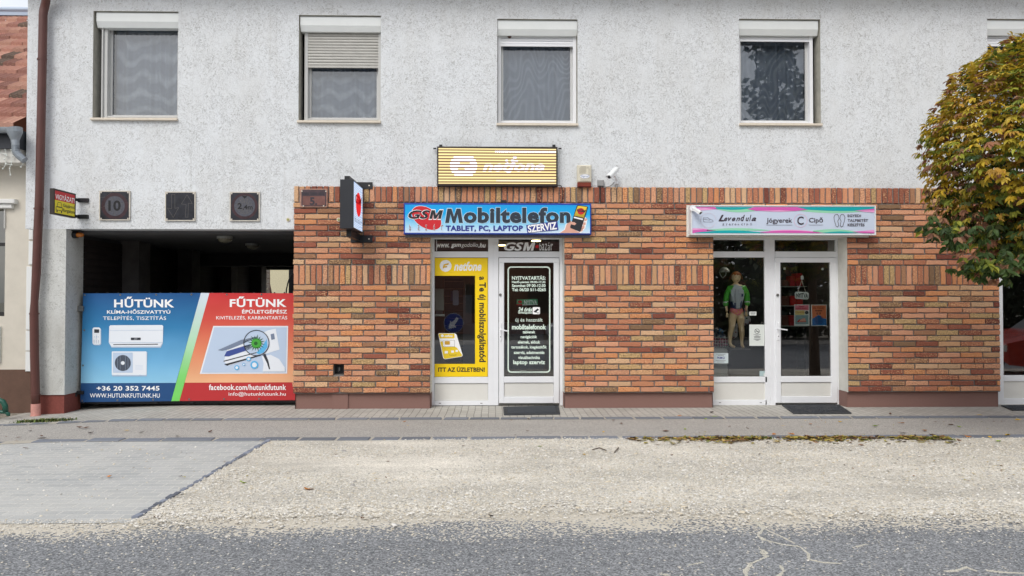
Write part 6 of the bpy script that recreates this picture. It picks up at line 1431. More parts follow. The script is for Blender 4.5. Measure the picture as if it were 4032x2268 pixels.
# shoe shop shelves seen through the door
sw = thing('shoe_shelf', (P(*Z6(290, 600), 2.2).x, 2.3, 0), 'grey shelving seen through the shoe shop door', 'shelf')
for b in (370, 592, 822):
    x0, x1, z0, z1 = rect(*Z6(60, b - 3), *Z6(428, b + 5), 2.2); mb = MB(); mb.box(x0, x1, 2.2, 2.6, z0, z1); mb.build('shelf_board', flat('shelf_grey', col(150, 156, 150)), sw)
mb = MB(); mb.box(x0 - .6, x1, 2.61, 2.66, .02, 2.6); mb.build('shelf_back', M['dark'], sw)
mb = MB(); mb.box(x1 - .03, x1, 2.25, 2.6, 0, z1 - .05); mb.build('shelf_post', M['black'], sw)
for a0, b0, a1, b1, t in ((300, 222, 375, 366, 0), (238, 250, 292, 366, 0), (150, 300, 215, 366, 1), (240, 478, 300, 587, 2), (312, 500, 380, 587, 2), (140, 480, 225, 587, 1), (150, 700, 215, 818, 1), (225, 700, 285, 818, 0)):
    x0, x1, z0, z1 = rect(*Z6(a0, b0), *Z6(a1, b1), 2.25); mb = MB(); mb.bbox(x0, x1, 2.25, 2.45, z0, z1, .004)
    lid_z = z1 - .04; o = thing('shoe_box', ((x0 + x1) / 2, 2.25, z0), {(300, 222): 'tall dark red shoe box on the top shelf behind the shoe shop door', (238, 250): 'shorter dark red shoe box on the top shelf behind the shoe shop door', (150, 300): 'dull brown shoe box on the top shelf behind the shoe shop door', (240, 478): 'bright red shoe box on the middle shelf, left of its twin', (312, 500): 'bright red shoe box on the middle shelf, behind the hanging board', (140, 480): 'wide dull brown shoe box on the middle shelf', (150, 700): 'dull brown shoe box on the lowest shelf', (225, 700): 'dark red shoe box on the lowest shelf'}.get((a0, b0)) or {0: 'dark red shoe box standing on the shelf behind the shoe shop door', 1: 'dull brown shoe box on the shelf behind the shoe shop door', 2: 'bright red shoe box leaning on the middle shelf behind the door'}[t], 'box', 'shoe boxes on the shelves')
    mb.build('carton', flat('shoe_box_%d' % t, (col(150, 24, 34), col(92, 54, 46), col(190, 34, 36))[t], .5), o)
# shop interior lamps and stock (phone shop)
for u, v, y, lb in ((2111, 950, 2.6, 'lit round yellow ceiling lamp seen through the phone shop transom, the right one'), (1973, 973, 3.7, 'lit round yellow ceiling lamp seen through the phone shop transom, the left one')):
    p = P(u, v, y); o = thing('ceiling_lamp', (p.x, y, 2.7), lb, 'lamp'); mb = MB(); mb.tube([(p.x, y, 2.745), (p.x, y, 2.715)], .1, 20); mb.build('lamp_rim', M['steel'], o); mb = MB(); mb.tube([(p.x, y, 2.714), (p.x, y, 2.70)], .085, 20); mb.build('lamp_disc', emis('warm_lamp', col(255, 226, 150), 12), o)
for a, b, y, lb in ((3005, 985, 1.05, 'lit ceiling lamp panel inside the shoe shop above the mannequin'), (3135, 948, 2.0, 'lit ceiling lamp panel inside the shoe shop behind the door transom')):
    p = P(a, b, y); o = thing('ceiling_lamp', (p.x, y, 2.7), lb, 'lamp'); mb = MB(); mb.box(p.x - .32, p.x + .32, y - .09, y + .09, 2.715, 2.745); mb.build('lamp_housing', M['steel'], o); mb = MB(); mb.box(p.x - .30, p.x + .30, y - .07, y + .07, 2.70, 2.714); mb.build('lamp_panel', emis('white_lamp', col(255, 246, 232), 18 if y < 1.5 else 4), o)
ru = thing('display_rack', (P(1760, 1300, 1.5).x, 1.6, 0), 'dark slatted display rack behind the phone shop window', 'rack')
x0, x1, z0, z1 = rect(*Z9(160, 60), *Z9(470, 600), 1.5); z0 = .3
mb = MB(); mb.box(x0, x1, 1.62, 1.66, z0, z1); mb.build('rack_back', M['black'], ru)
zz = z0
while zz < z1: mb = MB(); mb.box(x0, x1, 1.6, 1.618, zz, zz + .012); mb.build('slat', flat('rack_wood', col(120, 92, 76)), ru); zz += .125
mb = MB(); mb.box(x0, x0 + .03, 1.55, 1.61, 0, z1); mb.box(x0 + .45, x0 + .48, 1.55, 1.61, 0, z1); mb.build('rack_post', flat('rack_wood2', col(110, 84, 70)), ru)
rg = random.Random(9)
for k in range(5):
    a = rg.uniform(x0 - .6, x1 + .5); zz = rg.choice((.6, .85, 1.1, 1.35, 1.6, 1.85, 2.1)); w_, h = rg.uniform(.06, .12), rg.uniform(.1, .2); y = 1.45 + rg.uniform(0, .1)
    mb = MB(); mb.bbox(a, a + w_, y, y + .03, zz, zz + h, .004); ci = k % 5; c_ = (col(70, 76, 92), col(150, 154, 160), col(90, 40, 44), col(120, 104, 84), col(40, 60, 110))[ci]
    tag(mb.build('phone_accessory', flat('accessory_%d' % (k % 5), c_)), 'small %s packaged phone accessory hanging behind the phone shop window' % ('slate', 'pale grey', 'dark red', 'tan', 'navy')[ci], 'accessory', 'accessories hanging in the phone shop')
x0, x1, z0, z1 = rect(*Z9(44, 215), *Z9(182, 545), 1.0); mb = MB(); mb.bbox(x0, x1, 1.0, 1.03, z0, z1, .01); tag(mb.build('pale_board', flat('pale_board', col(186, 194, 184))), 'pale board leaning inside the left of the phone shop window', 'board')
x0, x1, z0, z1 = rect(*Z9(315, 240), *Z9(402, 465), 1.1); mb = MB(); mb.prism([(a, 1.1, b) for a, b in [(lerp(x0, x1, s_), lerp(z0, z1, t)) for s_, t in ((.15, 0), (.85, 0), (1, .06), (1, .94), (.85, 1), (.15, 1), (0, .94), (0, .06))]], (0, .02, 0)); tag(mb.build('phone_case', flat('grey_blue_case', col(134, 146, 170), .3)), 'large pale blue grey phone case shape behind the phone shop window', 'phone case')
x0, x1, z0, z1 = rect(*Z9(42, 598), *Z9(195, 632), .6); mb = MB(); mb.tube([(x0 - .1, .6, (z0 + z1) / 2), (x1, .6, (z0 + z1) / 2)], .018, 12); tag(mb.build('white_rod', paper_w), 'white rod crossing the left of the phone shop window', 'rod')
x0, x1, z0, z1 = rect(*Z9(470, 310), *Z9(600, 735), 1.3); cb = thing('counter', ((x0 + x1) / 2, 1.5, 0), 'grey glass fronted counter cabinet inside the phone shop', 'cabinet'); mb = MB(); mb.box(x0, x1 + 1.2, 1.3, 1.9, 0, z0); mb.build('cabinet_base', flat('counter_grey', col(92, 94, 104)), cb); mb = MB(); mb.box(x0, x1, 1.32, 1.8, z0 + .001, z1); mb.build('cabinet_top', flat('counter_top', col(110, 112, 122), .3), cb)

# door mats -------------------------------------------------------------------------------
def mat_(zf, q, label, rib):
    g_ = [G(*zf(a, b), 0.012) for a, b in q]; c_ = sum(g_, Vector()) / 4
    o = thing('door_mat', (c_.x, c_.y, 0), label, 'door mat')
    mb = MB(); n = 4; mb.add([(p.x, p.y, .001) for p in g_] + [(p.x, p.y, .012) for p in g_], [(0, 1, 5, 4), (1, 2, 6, 5), (2, 3, 7, 6), (3, 0, 4, 7), (4, 5, 6, 7)]); mb.build('mat_base', flat('rubber_%s' % rib, col(40, 43, 48), .8), o)
    mb = MB()
    def bl(s, t): return g_[0].lerp(g_[1], s).lerp(g_[3].lerp(g_[2], s), t)
    if rib == 'rib':
        for k in range(13):
            t = .1 + .8 * k / 13; a, b = bl(.06, t), bl(.94, t); mb.tube([(a.x, a.y, .014), (b.x, b.y, .014)], .006, 6)
    else:
        r_ = random.Random(2)
        for k in range(70):
            s, t = r_.uniform(.06, .94), r_.uniform(.12, .88); p = bl(s, t); R0 = r_.uniform(.02, .045); t0 = r_.uniform(0, 6)
            mb.tube([(p.x + R0 * math.cos(t0 + w * .8), p.y + R0 * .7 * math.sin(t0 + w * .8), .014) for w in range(6)], .005, 5)
    for (i, j) in ((0, 1), (1, 2), (2, 3), (3, 0)): mb.tube([(g_[i].x, g_[i].y, .012), (g_[j].x, g_[j].y, .012)], .008, 6)
    mb.build('mat_relief', flat('rubber_relief_%s' % rib, col(54, 58, 64), .7), o)
mat_(Z4, [(693, 1273), (1083, 1265), (1094, 1321), (699, 1327)], 'black ribbed rubber mat before the phone shop door', 'rib')
mat_(Z5, [(732, 1289), (1072, 1287), (1146, 1337), (802, 1338)], 'black patterned rubber mat before the shoe shop door', 'scroll')
mat_(Z7, [(640, 1309), (960, 1307), (1080, 1355), (755, 1356)], 'black patterned mat cut off by the right edge of the photo', 'scroll')

# pipe stub inside the wall niche
mb = MB(); p = P(1338, 1452, .09); mb.prism([(p.x, .07, p.z - .035), (p.x + .008, .07, p.z), (p.x, .07, p.z + .035), (p.x - .008, .07, p.z)], (0, .03, 0)); mb.tube([(p.x - .02, .08, p.z - .04), (p.x - .025, .1, p.z + .03)], .006, 6); tag(mb.build('gas_valve', M['steel']), 'small steel valve inside the dark niche low in the brickwork', 'valve')
# ---------------------------------------------------------------- neighbouring house
nb = thing('neighbouring_house', (-9.5, .3, 0), 'low cream house with a salmon tiled roof at the left edge', 'house')
YN = .25; NXR = BL + .02
zn = lambda v, y=YN: P(60, v, y).z
CREAM = pm('cream_render', col(206, 200, 188), .9, var=.05, vs=5, bump=.25, bs=120)
wu0, wu1 = P(-260, 1000, YN).x, P(20, 1000, YN).x; wz0, wz1 = zn(1245), zn(820)
mb = MB(); grid_wall(mb, -14, NXR, .5, zn(640), [(wu0, wu1, wz0, wz1)], YN); reveal(mb, (wu0, wu1, wz0, wz1), YN, YN + .15)
mb.poly([(-14, YN, 0), (-14, 7.5, 0), (-14, 7.5, 4.3), (-14, YN, 4.3)]); mb.poly([(-14, 7.5, 0), (NXR - .03, 7.5, 0), (NXR - .03, 7.5, 4.3), (-14, 7.5, 4.3)]); mb.poly([(-14, 1.3, 0), (NXR - .3, 1.3, 0), (NXR - .3, 1.3, 3.4), (-14, 1.3, 3.4)])
mb.build('wall', CREAM, nb)
mb = MB(); mb.box(-14, NXR + .16, YN - .012, YN + .05, -.12, zn(1455)); mb.build('house_plinth', pm('brown_plinth', col(98, 74, 62), .85, var=.12, vs=8, bump=.3, bs=90), nb)
mb = MB(); x0, x1 = P(107, 1200, YN).x, P(131, 1200, YN).x
for k, (va, vb) in enumerate(((895, 943), (950, 1042), (1050, 1298), (1302, 1380), (1384, 1462))): mb.bbox(x0 + (.028 if k < 2 else .0), x1 + .0, YN - .03, YN, zn(vb), zn(va), .004)
mb.build('corner_strip', flat('strip_white', col(226, 228, 228)), nb)
wf = MB(); wf.box(wu0, wu1 - .0, YN + .1, YN + .15, wz0, wz0 + .06); wf.box(wu1 - .06, wu1, YN + .1, YN + .15, wz0 + .06, wz1); wf.box(wu0, wu1 - .06, YN + .1, YN + .15, (wz0 + wz1) / 2 + .25, (wz0 + wz1) / 2 + .3)
wfo = wf.build('window_frame', flat('brown_frame', col(36, 34, 36)), nb); mb = MB(); mb.poly([(wu0, YN + .12, wz0), (wu1, YN + .12, wz0), (wu1, YN + .12, wz1), (wu0, YN + .12, wz1)]); mb.build('pane', M['glass_shop'], wfo)
mb = MB(); a = P(58, 795, YN - .08).x; mb.bbox(wu0 - .1, a, YN - .09, YN, zn(804), zn(786), .01); mb.bbox(wu0 - .1, a - .06, YN - .06, YN, zn(822), zn(805), .01); mb.bbox(wu1 - .0, P(14, 850, YN).x + .03, YN - .03, YN, zn(900), zn(823), .004)
mb.build('window_moulding', flat('moulding', col(222, 222, 220)), nb)
mb = MB(); mb.bbox(wu0, P(5, 1300, YN).x, YN - .04, YN, zn(1425), zn(1285), .004); mb.build('panel_moulding', flat('moulding2', col(222, 222, 220)), nb)
# eaves: soffit, dark fascia, gutter
ze = zn(503, -.2)
mb = MB(); mb.box(-14, NXR - .06, -.05, .3, zn(640, -.05), zn(586, -.05)); mb.build('soffit', flat('soffit_white', col(208, 206, 200)), nb)
mb = MB(); mb.box(-14, NXR - .04, -.1, .3, zn(585, -.1), zn(510, -.1)); mb.build('fascia', flat('fascia_dark', col(44, 48, 56)), nb)
ZINC = pm('zinc', col(164, 172, 180), .42, metal=.55, var=.12, vs=12)
mb = MB(); gz_ = zn(503, -.2); n = 10
pr = [(-.2 + .075 * math.cos(math.pi + math.pi * k / n), gz_ - .005 + .075 * math.sin(math.pi + math.pi * k / n)) for k in range(n + 1)]
pr2 = [(-.2 + .068 * math.cos(math.pi + math.pi * k / n), gz_ - .005 + .068 * math.sin(math.pi + math.pi * k / n)) for k in range(n + 1)][::-1]
mb.prism([(-14, a, b) for a, b in pr + pr2], (14 + NXR - .05, 0, 0)); mb.build('gutter', ZINC, nb)
Zg = zoom(0, 0, 1.611); gp = lambda a, b: P(*Zg(a, b), -.2)
mb = MB(); c0 = gp(93, 840); c1 = gp(96, 890); c2 = gp(98, 925); mb.tube([tuple(gp(88, 815)), tuple(c0), tuple(c1), tuple(c2)], [.11, .10, .055, .05], 14); mb.build('gutter_funnel', ZINC, nb)
mb = MB(); path = [gp(98, 925), gp(98, 945), gp(103, 965), gp(118, 985), gp(140, 1003), gp(160, 1020)]; pp = []; rr = []
for i in range(len(path) - 1):
    for k in range(6): pp.append(tuple(path[i].lerp(path[i + 1], k / 6))); rr.append(.048 + .006 * ((len(pp)) % 2))
mb.tube(pp, rr, 12); mb.build('flexible_elbow', ZINC, nb)
# tiled roof
rows_n = 15; y0r, z0r = -.17, gz_ + .0; sl = math.tan(R(37.4)); yr_ = 4.05
rt = random.Random(6); mb = MB(); XRN = BL - .06
y_top = yr_
for r_ in range(rows_n):
    ya, yb2 = lerp(y0r, yr_, r_ / rows_n), lerp(y0r, yr_, (r_ + 1) / rows_n) + .05
    x = XRN - .21 * 26
    while x < XRN - .02:
        w_ = .21; c_ = rt.choice((col(180, 132, 118), col(186, 140, 126), col(170, 122, 110), col(164, 120, 110), col(148, 108, 100), col(192, 150, 134))); k = rt.uniform(.88, 1.1)
        if rt.random() < .08: c_ = col(110, 96, 88)
        c_ = (c_[0] * k * .8, c_[1] * k * .76, c_[2] * k * .74, .5); xe = min(x + w_ - .006, XRN); prof = [(0, 0), (.03, .022), (.06, .0), (.10, .0), (.125, .016), (.15, 0), (w_ - .006, 0)]; prof = [(min(a, xe - x), h) for a, h in prof]
        j = rt.uniform(-.006, .006); lo = [(x + a, ya + j, z0r + (ya - y0r) * sl + .08 + h) for a, h in prof]; up = [(x + a, yb2, z0r + (yb2 - y0r) * sl + .012 + h * .6) for a, h in prof]; fr_ = [(x + a, ya + j + .004, z0r + (ya - y0r) * sl - .0) for a, h in prof]; n = len(prof)
        mb.add(lo + up + fr_, [(i, i + 1, n + i + 1, n + i) for i in range(n - 1)] + [(2 * n + i, 2 * n + i + 1, i + 1, i) for i in range(n - 1)], 0, c_); x += w_
mb.build('roof', attrm('roof_tile', .85, speck=.35, bump=.4, bs=60), nb)
zr_ = z0r + (yr_ - y0r) * sl
mb = MB(); mb.box(-14, XRN, yr_ - .06, yr_ + .2, zr_ + .02, zr_ + .10); mb.tube([(-14, yr_ - .04, zr_ + .14), (XRN, yr_ - .04, zr_ + .14)], .05, 10); mb.build('ridge_flashing', flat('pale_metal', col(168, 184, 204), .4), nb)
mb = MB(); mb.poly([(-14, yr_ + .2, zr_), (XRN, yr_ + .2, zr_), (XRN, 8.2, zr_ - 3.4), (-14, 8.2, zr_ - 3.4)]); mb.build('rear_roof', flat('rear_tiles', col(160, 100, 80)), nb)
# fairy lights
mb = MB(); rf = random.Random(8)
for s_, pts in enumerate(([(35, 950), (40, 985), (30, 1010), (38, 1040), (20, 1070)], [(72, 950), (78, 990), (74, 1030), (60, 1070), (66, 1110)], [(120, 975), (150, 1000), (155, 1025), (130, 1060)], [(0, 965), (35, 980)], [(38, 1040), (76, 1045)])):
    mb.tube([tuple(P(*Zg(a, b), -.08)) for a, b in pts], .004, 5)
    for a, b in pts: p = P(*Zg(a + rf.uniform(-3, 3), b), -.085); mb.sphere(p, .012, 6, 4)
tag(mb.build('fairy_lights', paper_w), 'unlit white fairy light string hanging under the neighbouring eaves', 'fairy lights')
# green bicycle rack at the left edge
gr = MB(); GB = zoom(0, 1550, 1.9815)
gpt = lambda a, b, y: P(*GB(a, b), y)
yb4 = -.42; gr.tube([tuple(gpt(-60, 60, yb4)), tuple(gpt(-10, 48, yb4)), tuple(gpt(22, 62, yb4)), tuple(gpt(40, 95, yb4)), tuple(gpt(44, 140, yb4))], .036, 12)
gr.tube([tuple(gpt(-60, 150, yb4)), tuple(gpt(-5, 142, yb4)), tuple(gpt(45, 144, yb4)), tuple(gpt(66, 158, yb4)), tuple(gpt(64, 172, yb4))], .026, 10)
tag(gr.build('bench_foot', pm('green_enamel', col(30, 84, 70), .35), smooth=True), 'curved dark green metal bench foot at the left edge', 'bench')
# weeds
def tuft(name, cx_, cy_, w, d, n, hmax, label, seed, cols_):
    r_ = random.Random(seed); mb = MB()
    for _ in range(n):
        x, y = cx_ + r_.gauss(0, w), cy_ + r_.gauss(0, d); h = hmax * r_.uniform(.3, 1); a = r_.uniform(0, 6.28); s_ = Vector((math.cos(a), math.sin(a), 0)); wd = r_.uniform(.004, .01); z0 = hgt(x, y)
        b = Vector((x, y, z0)); m_ = b + s_ * h * .3 + Vector((0, 0, h * .7)); t = b + s_ * h * .8 + Vector((0, 0, h)); o_ = Vector((-s_.y, s_.x, 0)) * wd
        k = r_.uniform(.7, 1.2); c_ = r_.choice(cols_); c_ = (c_[0] * k, c_[1] * k, c_[2] * k, 1)
        mb.add([b - o_, b + o_, m_ + o_ * .8, m_ - o_ * .8, t], [(0, 1, 2, 3), (3, 2, 4)], 0, c_)
    o = mb.build(name, M['attr']); o['kind'] = 'stuff'; o['label'] = label
gw = G(178, 1666, -.07)
tuft('weeds', gw.x, gw.y, .17, .035, 520, .05, 'low green weeds growing at the kerb below the drainpipe', 3, [col(80, 98, 50), col(104, 120, 60), col(60, 80, 42), col(120, 116, 70)])
for u, v, s_ in ((3000, 1731, 4), (3660, 1733, 5)):
    g_ = G(u, v, 0); tuft('weeds', g_.x, g_.y, .06, .015, 110, .045, 'small grass tuft in the leaf litter at the kerb', s_, [col(80, 98, 50), col(104, 120, 60)])

# ---------------------------------------------------------------- courtyard beyond the passage
Zy = zoom(930, 1000, 8.524)
cy = thing('courtyard_wall', (-4.5, 14.2, 0), 'cream rendered wall in the yard beyond the passage', 'wall')
mb = MB(); mb.box(-16, -1, 14.2, 14.5, -.1, 3.6); mb.build('render', pm('yard_render', col(214, 208, 178), .9, var=.12, vs=30, bump=.4, bs=60), cy)
x0, x1, z0, z1 = rect(*Zy(925, 330), *Zy(1025, 1320), 12)
mb = MB(); z = 0
while z < 3: mb.bbox(x0, x1, 12, 12.3, z, z + .15, .01); z += .165
tag(mb.build('stone_pier', pm('pier_stone', col(146, 136, 130), .9, var=.2, vs=8)), 'grey stone block pier in the yard beyond the passage', 'pier')
cable_pts = [P(*Zy(a, b), 12.5) for a, b in ((1450, 300), (1110, 490), (1080, 560), (1085, 1000), (1150, 1330))]
mb = MB(); mb.tube([tuple(p) for p in cable_pts], .05, 10); tag(mb.build('yard_downpipe', BROWN), 'dark bent downpipe against the cream yard wall', 'drainpipe')
x0, x1, z0, z1 = rect(*Zy(1765, 330), *Zy(1900, 1320), 10.5)
mb = MB(); mb.box(x0, x1 + .5, 10.5, 10.8, -.1, 2.9); tag(mb.build('dark_post', M['black']), 'dark post at the right of the yard opening', 'post')
cable('cable', [P(*Zy(a, b), 10.3) for a, b in ((1905, 640), (1800, 800), (1740, 960), (1690, 1180), (1680, 1330))], .018, M['black'], 'thick black cable hanging in the yard opening')

# ---------------------------------------------------------------- tree at the right edge
def leafcols(top):
    return None
rl = random.Random(12)
Yt = -2.95; tc_ = P(2668 * D, 374 * D, Yt); RT = 1.33
tree = thing('round_crowned_tree', (tc_.x, tc_.y, 0), 'dense round crowned tree turning gold and brown at the right edge', 'tree')
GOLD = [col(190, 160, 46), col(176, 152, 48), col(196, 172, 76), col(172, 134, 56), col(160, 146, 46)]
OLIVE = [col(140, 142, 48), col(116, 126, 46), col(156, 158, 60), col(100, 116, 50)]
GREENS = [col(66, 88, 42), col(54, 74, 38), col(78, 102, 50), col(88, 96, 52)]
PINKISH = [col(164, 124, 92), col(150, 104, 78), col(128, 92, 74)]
LV = []; LF = []; LC = []
def leaf(base, dirv, nrm, L_, W, c_):
    s_ = dirv.cross(nrm).normalized(); n_ = s_.cross(dirv).normalized(); k = len(LV)
    cu = rl.uniform(.1, .35)
    LV.extend([tuple(base), tuple(base + dirv * L_ * .35 + s_ * W * .5 + n_ * L_ * cu * .25), tuple(base + dirv * L_ * .35 - s_ * W * .5 + n_ * L_ * cu * .25), tuple(base + dirv * L_ * .36 + n_ * L_ * cu * .05),
               tuple(base + dirv * L_ * .72 + s_ * W * .36 + n_ * L_ * .02), tuple(base + dirv * L_ * .72 - s_ * W * .36 + n_ * L_ * .02), tuple(base + dirv * L_ * .72 - n_ * L_ * .08), tuple(base + dirv * L_ - n_ * L_ * cu * .8)])
    LF.extend([(k, k + 3, k + 1), (k, k + 2, k + 3), (k + 3, k + 6, k + 4, k + 1), (k + 2, k + 5, k + 6, k + 3), (k + 6, k + 7, k + 4), (k + 5, k + 7, k + 6)]); LC.extend([c_] * 8)
def radius(d_): return RT * (1 + .10 * noise.noise(d_ * 1.7 + Vector((3, 1, 2))) + .07 * noise.noise(d_ * 4.2)) * (1 - .10 * max(0, -d_.z - .2))
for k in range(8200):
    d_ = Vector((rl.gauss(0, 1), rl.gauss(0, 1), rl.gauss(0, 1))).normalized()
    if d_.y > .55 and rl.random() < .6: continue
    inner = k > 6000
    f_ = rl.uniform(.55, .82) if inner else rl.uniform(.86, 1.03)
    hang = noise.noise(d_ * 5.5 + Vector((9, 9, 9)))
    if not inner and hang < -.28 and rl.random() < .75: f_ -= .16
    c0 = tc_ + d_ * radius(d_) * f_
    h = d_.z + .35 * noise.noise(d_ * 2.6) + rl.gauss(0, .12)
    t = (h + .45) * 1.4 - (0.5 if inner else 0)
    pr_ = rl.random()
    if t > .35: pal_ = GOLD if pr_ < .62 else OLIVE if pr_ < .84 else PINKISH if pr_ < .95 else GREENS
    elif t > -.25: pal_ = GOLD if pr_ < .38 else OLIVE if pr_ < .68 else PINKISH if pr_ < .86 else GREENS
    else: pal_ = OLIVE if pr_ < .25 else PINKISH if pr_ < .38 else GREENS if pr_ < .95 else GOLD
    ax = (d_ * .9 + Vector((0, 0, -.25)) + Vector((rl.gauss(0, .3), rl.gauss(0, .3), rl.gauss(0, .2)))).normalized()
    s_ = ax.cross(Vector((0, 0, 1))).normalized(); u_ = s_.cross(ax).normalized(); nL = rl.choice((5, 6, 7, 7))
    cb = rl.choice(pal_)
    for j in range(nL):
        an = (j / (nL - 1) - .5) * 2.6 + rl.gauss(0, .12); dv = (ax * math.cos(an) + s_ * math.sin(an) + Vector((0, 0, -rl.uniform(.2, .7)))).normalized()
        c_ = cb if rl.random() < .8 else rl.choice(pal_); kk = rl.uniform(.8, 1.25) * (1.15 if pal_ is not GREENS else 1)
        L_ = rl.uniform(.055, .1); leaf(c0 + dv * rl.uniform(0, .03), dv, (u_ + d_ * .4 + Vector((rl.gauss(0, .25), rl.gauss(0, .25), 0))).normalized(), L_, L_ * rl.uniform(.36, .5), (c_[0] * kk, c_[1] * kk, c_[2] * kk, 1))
# a few longer lower sprays hang down as in the photograph
for (a, b), nn_ in (((2405 * D, 605 * D), 34), ((2452 * D, 672 * D), 46), ((2500 * D, 680 * D), 50), ((2375 * D, 575 * D), 30), ((2560 * D, 668 * D), 50)):
    cc = P(a, b - 10, Yt - .5)
    for k in range(nn_):
        c0 = cc + Vector((rl.gauss(0, .10), rl.gauss(0, .14), rl.gauss(0, .06))); pal_ = rl.choice((GREENS, GREENS, GREENS, OLIVE, PINKISH))
        for j in range(5):
            a_ = rl.uniform(0, 6.28); dv = Vector((math.cos(a_) * .7, math.sin(a_) * .7, -rl.uniform(.3, 1))).normalized(); c_ = rl.choice(pal_); L_ = rl.uniform(.07, .11); leaf(c0, dv, Vector((rl.gauss(0, .5), -1, .5)).normalized(), L_, L_ * .45, c_)
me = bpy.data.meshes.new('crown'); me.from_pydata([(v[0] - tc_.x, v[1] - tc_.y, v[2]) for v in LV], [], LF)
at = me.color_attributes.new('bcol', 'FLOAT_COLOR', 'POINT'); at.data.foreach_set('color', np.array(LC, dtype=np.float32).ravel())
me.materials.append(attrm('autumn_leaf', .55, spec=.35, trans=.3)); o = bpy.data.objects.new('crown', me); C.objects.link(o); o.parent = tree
BARK = pm('bark', col(92, 80, 68), .9, var=.3, vs=20, bump=.7, bs=40)
mb = MB(); mb.tube([(tc_.x + .05, tc_.y, -.02), (tc_.x + .02, tc_.y + .02, 1.0), (tc_.x, tc_.y, 2.1), (tc_.x - .02, tc_.y, 2.7)], [.11, .09, .08, .06], 12)
for k in range(16):
    a = k * 2.4; e = .3 + .9 * (k / 16); d_ = Vector((math.cos(a) * math.cos(e), math.sin(a) * math.cos(e), math.sin(e) * .8 - .1)); p0 = Vector((tc_.x, tc_.y, 2.0 + .05 * k)); mb.tube([p0, p0 + d_ * .6 + Vector((0, 0, .12)), p0 + d_ * 1.1], [.035, .022, .008], 6)
mb.build('trunk', BARK, tree)

# ---------------------------------------------------------------- fallen leaves
rv = random.Random(31)
def leaf_mesh(mb, x, y, z, L_, c_, seed):
    r_ = random.Random(seed); a = r_.uniform(0, 6.28); d_ = Vector((math.cos(a), math.sin(a), 0)); s_ = Vector((-d_.y, d_.x, 0)); W = L_ * r_.uniform(.35, .6); cu = r_.uniform(.1, .45) * L_
    b = Vector((x, y, z)); pts = [b - d_ * L_ * .5 + Vector((0, 0, cu * r_.uniform(0, .8))), b - d_ * L_ * .15 + s_ * W * .5 + Vector((0, 0, cu * .5)), b - d_ * L_ * .15 - s_ * W * .5 + Vector((0, 0, cu * r_.uniform(.1, .6))), b + Vector((0, 0, .002)), b + d_ * L_ * .25 + s_ * W * .4 + Vector((0, 0, cu * .4)), b + d_ * L_ * .25 - s_ * W * .4 + Vector((0, 0, cu * .3)), b + d_ * L_ * .5 + Vector((0, 0, cu * r_.uniform(0, 1)))]
    mb.add(pts, [(0, 3, 1), (0, 2, 3), (1, 3, 4), (2, 5, 3), (3, 6, 4), (3, 5, 6)], 0, c_)
LK = {'yellow': col(214, 178, 60), 'green': col(150, 176, 60), 'brown': col(92, 62, 44), 'orange': col(196, 128, 56), 'dark': col(52, 44, 42)}
spots = []   # (u, v, colour, size)
for a, b, c_, s_ in ((135, 160, 'orange', .09), (365, 135, 'dark', .09), (385, 163, 'green', .09), (725, 161, 'dark', .05), (175, 252, 'green', .08), (320, 183, 'green', .06), (490, 234, 'brown', .06), (615, 246, 'brown', .06), (1065, 215, 'orange', .07), (1120, 238, 'orange', .06), (1275, 202, 'yellow', .08), (1518, 233, 'green', .1), (1708, 210, 'orange', .1), (1870, 264, 'orange', .1), (2115, 238, 'green', .1), (2060, 223, 'brown', .08), (1720, 281, 'dark', .09), (1930, 299, 'brown', .09), (2335, 310, 'yellow', .09), (2460, 296, 'yellow', .1), (2180, 310, 'orange', .08), (1628, 146, 'brown', .08), (2260, 150, 'yellow', .09), (2533, 188, 'yellow', .08), (805, 290, 'orange', .09), (928, 291, 'orange', .09), (40, 265, 'brown', .08), (1345, 410, 'dark', .07), (80, 438, 'brown', .05), (2395, 340, 'green', .09), (870, 227, 'yellow', .06), (1950, 200, 'brown', .05), (1080, 172, 'brown', .05), (1300, 305, 'orange', .06)):
    spots.append((*zoom(2600, 1550, 1.799)(a, b), c_, s_))
for a, b, c_, s_ in ((538, 206, 'orange', .06), (1432, 273, 'brown', .06), (1440, 188, 'dark', .06), (1980, 281, 'yellow', .06), (2052, 196, 'brown', .07), (2110, 217, 'brown', .07), (2430, 270, 'brown', .1), (968, 380, 'brown', .06), (907, 433, 'yellow', .06), (975, 532, 'yellow', .05), (1520, 385, 'green', .06), (1840, 440, 'yellow', .06), (235, 905, 'brown', .05), (1165, 890, 'dark', .07), (2170, 792, 'orange', .05), (320, 703, 'brown', .07), (800, 805, 'brown', .06)):
    spots.append((*zoom(1300, 1550, 1.84)(a, b), c_, s_))
for a, b, c_, s_ in ((235, 270, 'dark', .07), (620, 260, 'brown', .1), (670, 265, 'brown', .1), (322, 322, 'brown', .08), (325, 343, 'dark', .11), (705, 308, 'dark', .09), (987, 287, 'yellow', .07), (1105, 305, 'dark', .09), (1640, 300, 'brown', .07), (1380, 334, 'dark', .07), (198, 422, 'brown', .06), (850, 653, 'orange', .07), (1900, 700, 'green', .08), (2412, 750, 'orange', .1), (1218, 972, 'brown', .06), (145, 324, 'brown', .06)):
    spots.append((*zoom(0, 1550, 1.9815)(a, b), c_, s_))
def surf(y, x):
    if y > YK1: return 'the block pavement'
    if y > YK2: return 'the asphalt footpath'
    return 'the driveway' if x < d1.x + (y - YR) / (YK2 - YR) * (d0.x - d1.x) else 'the gravel'
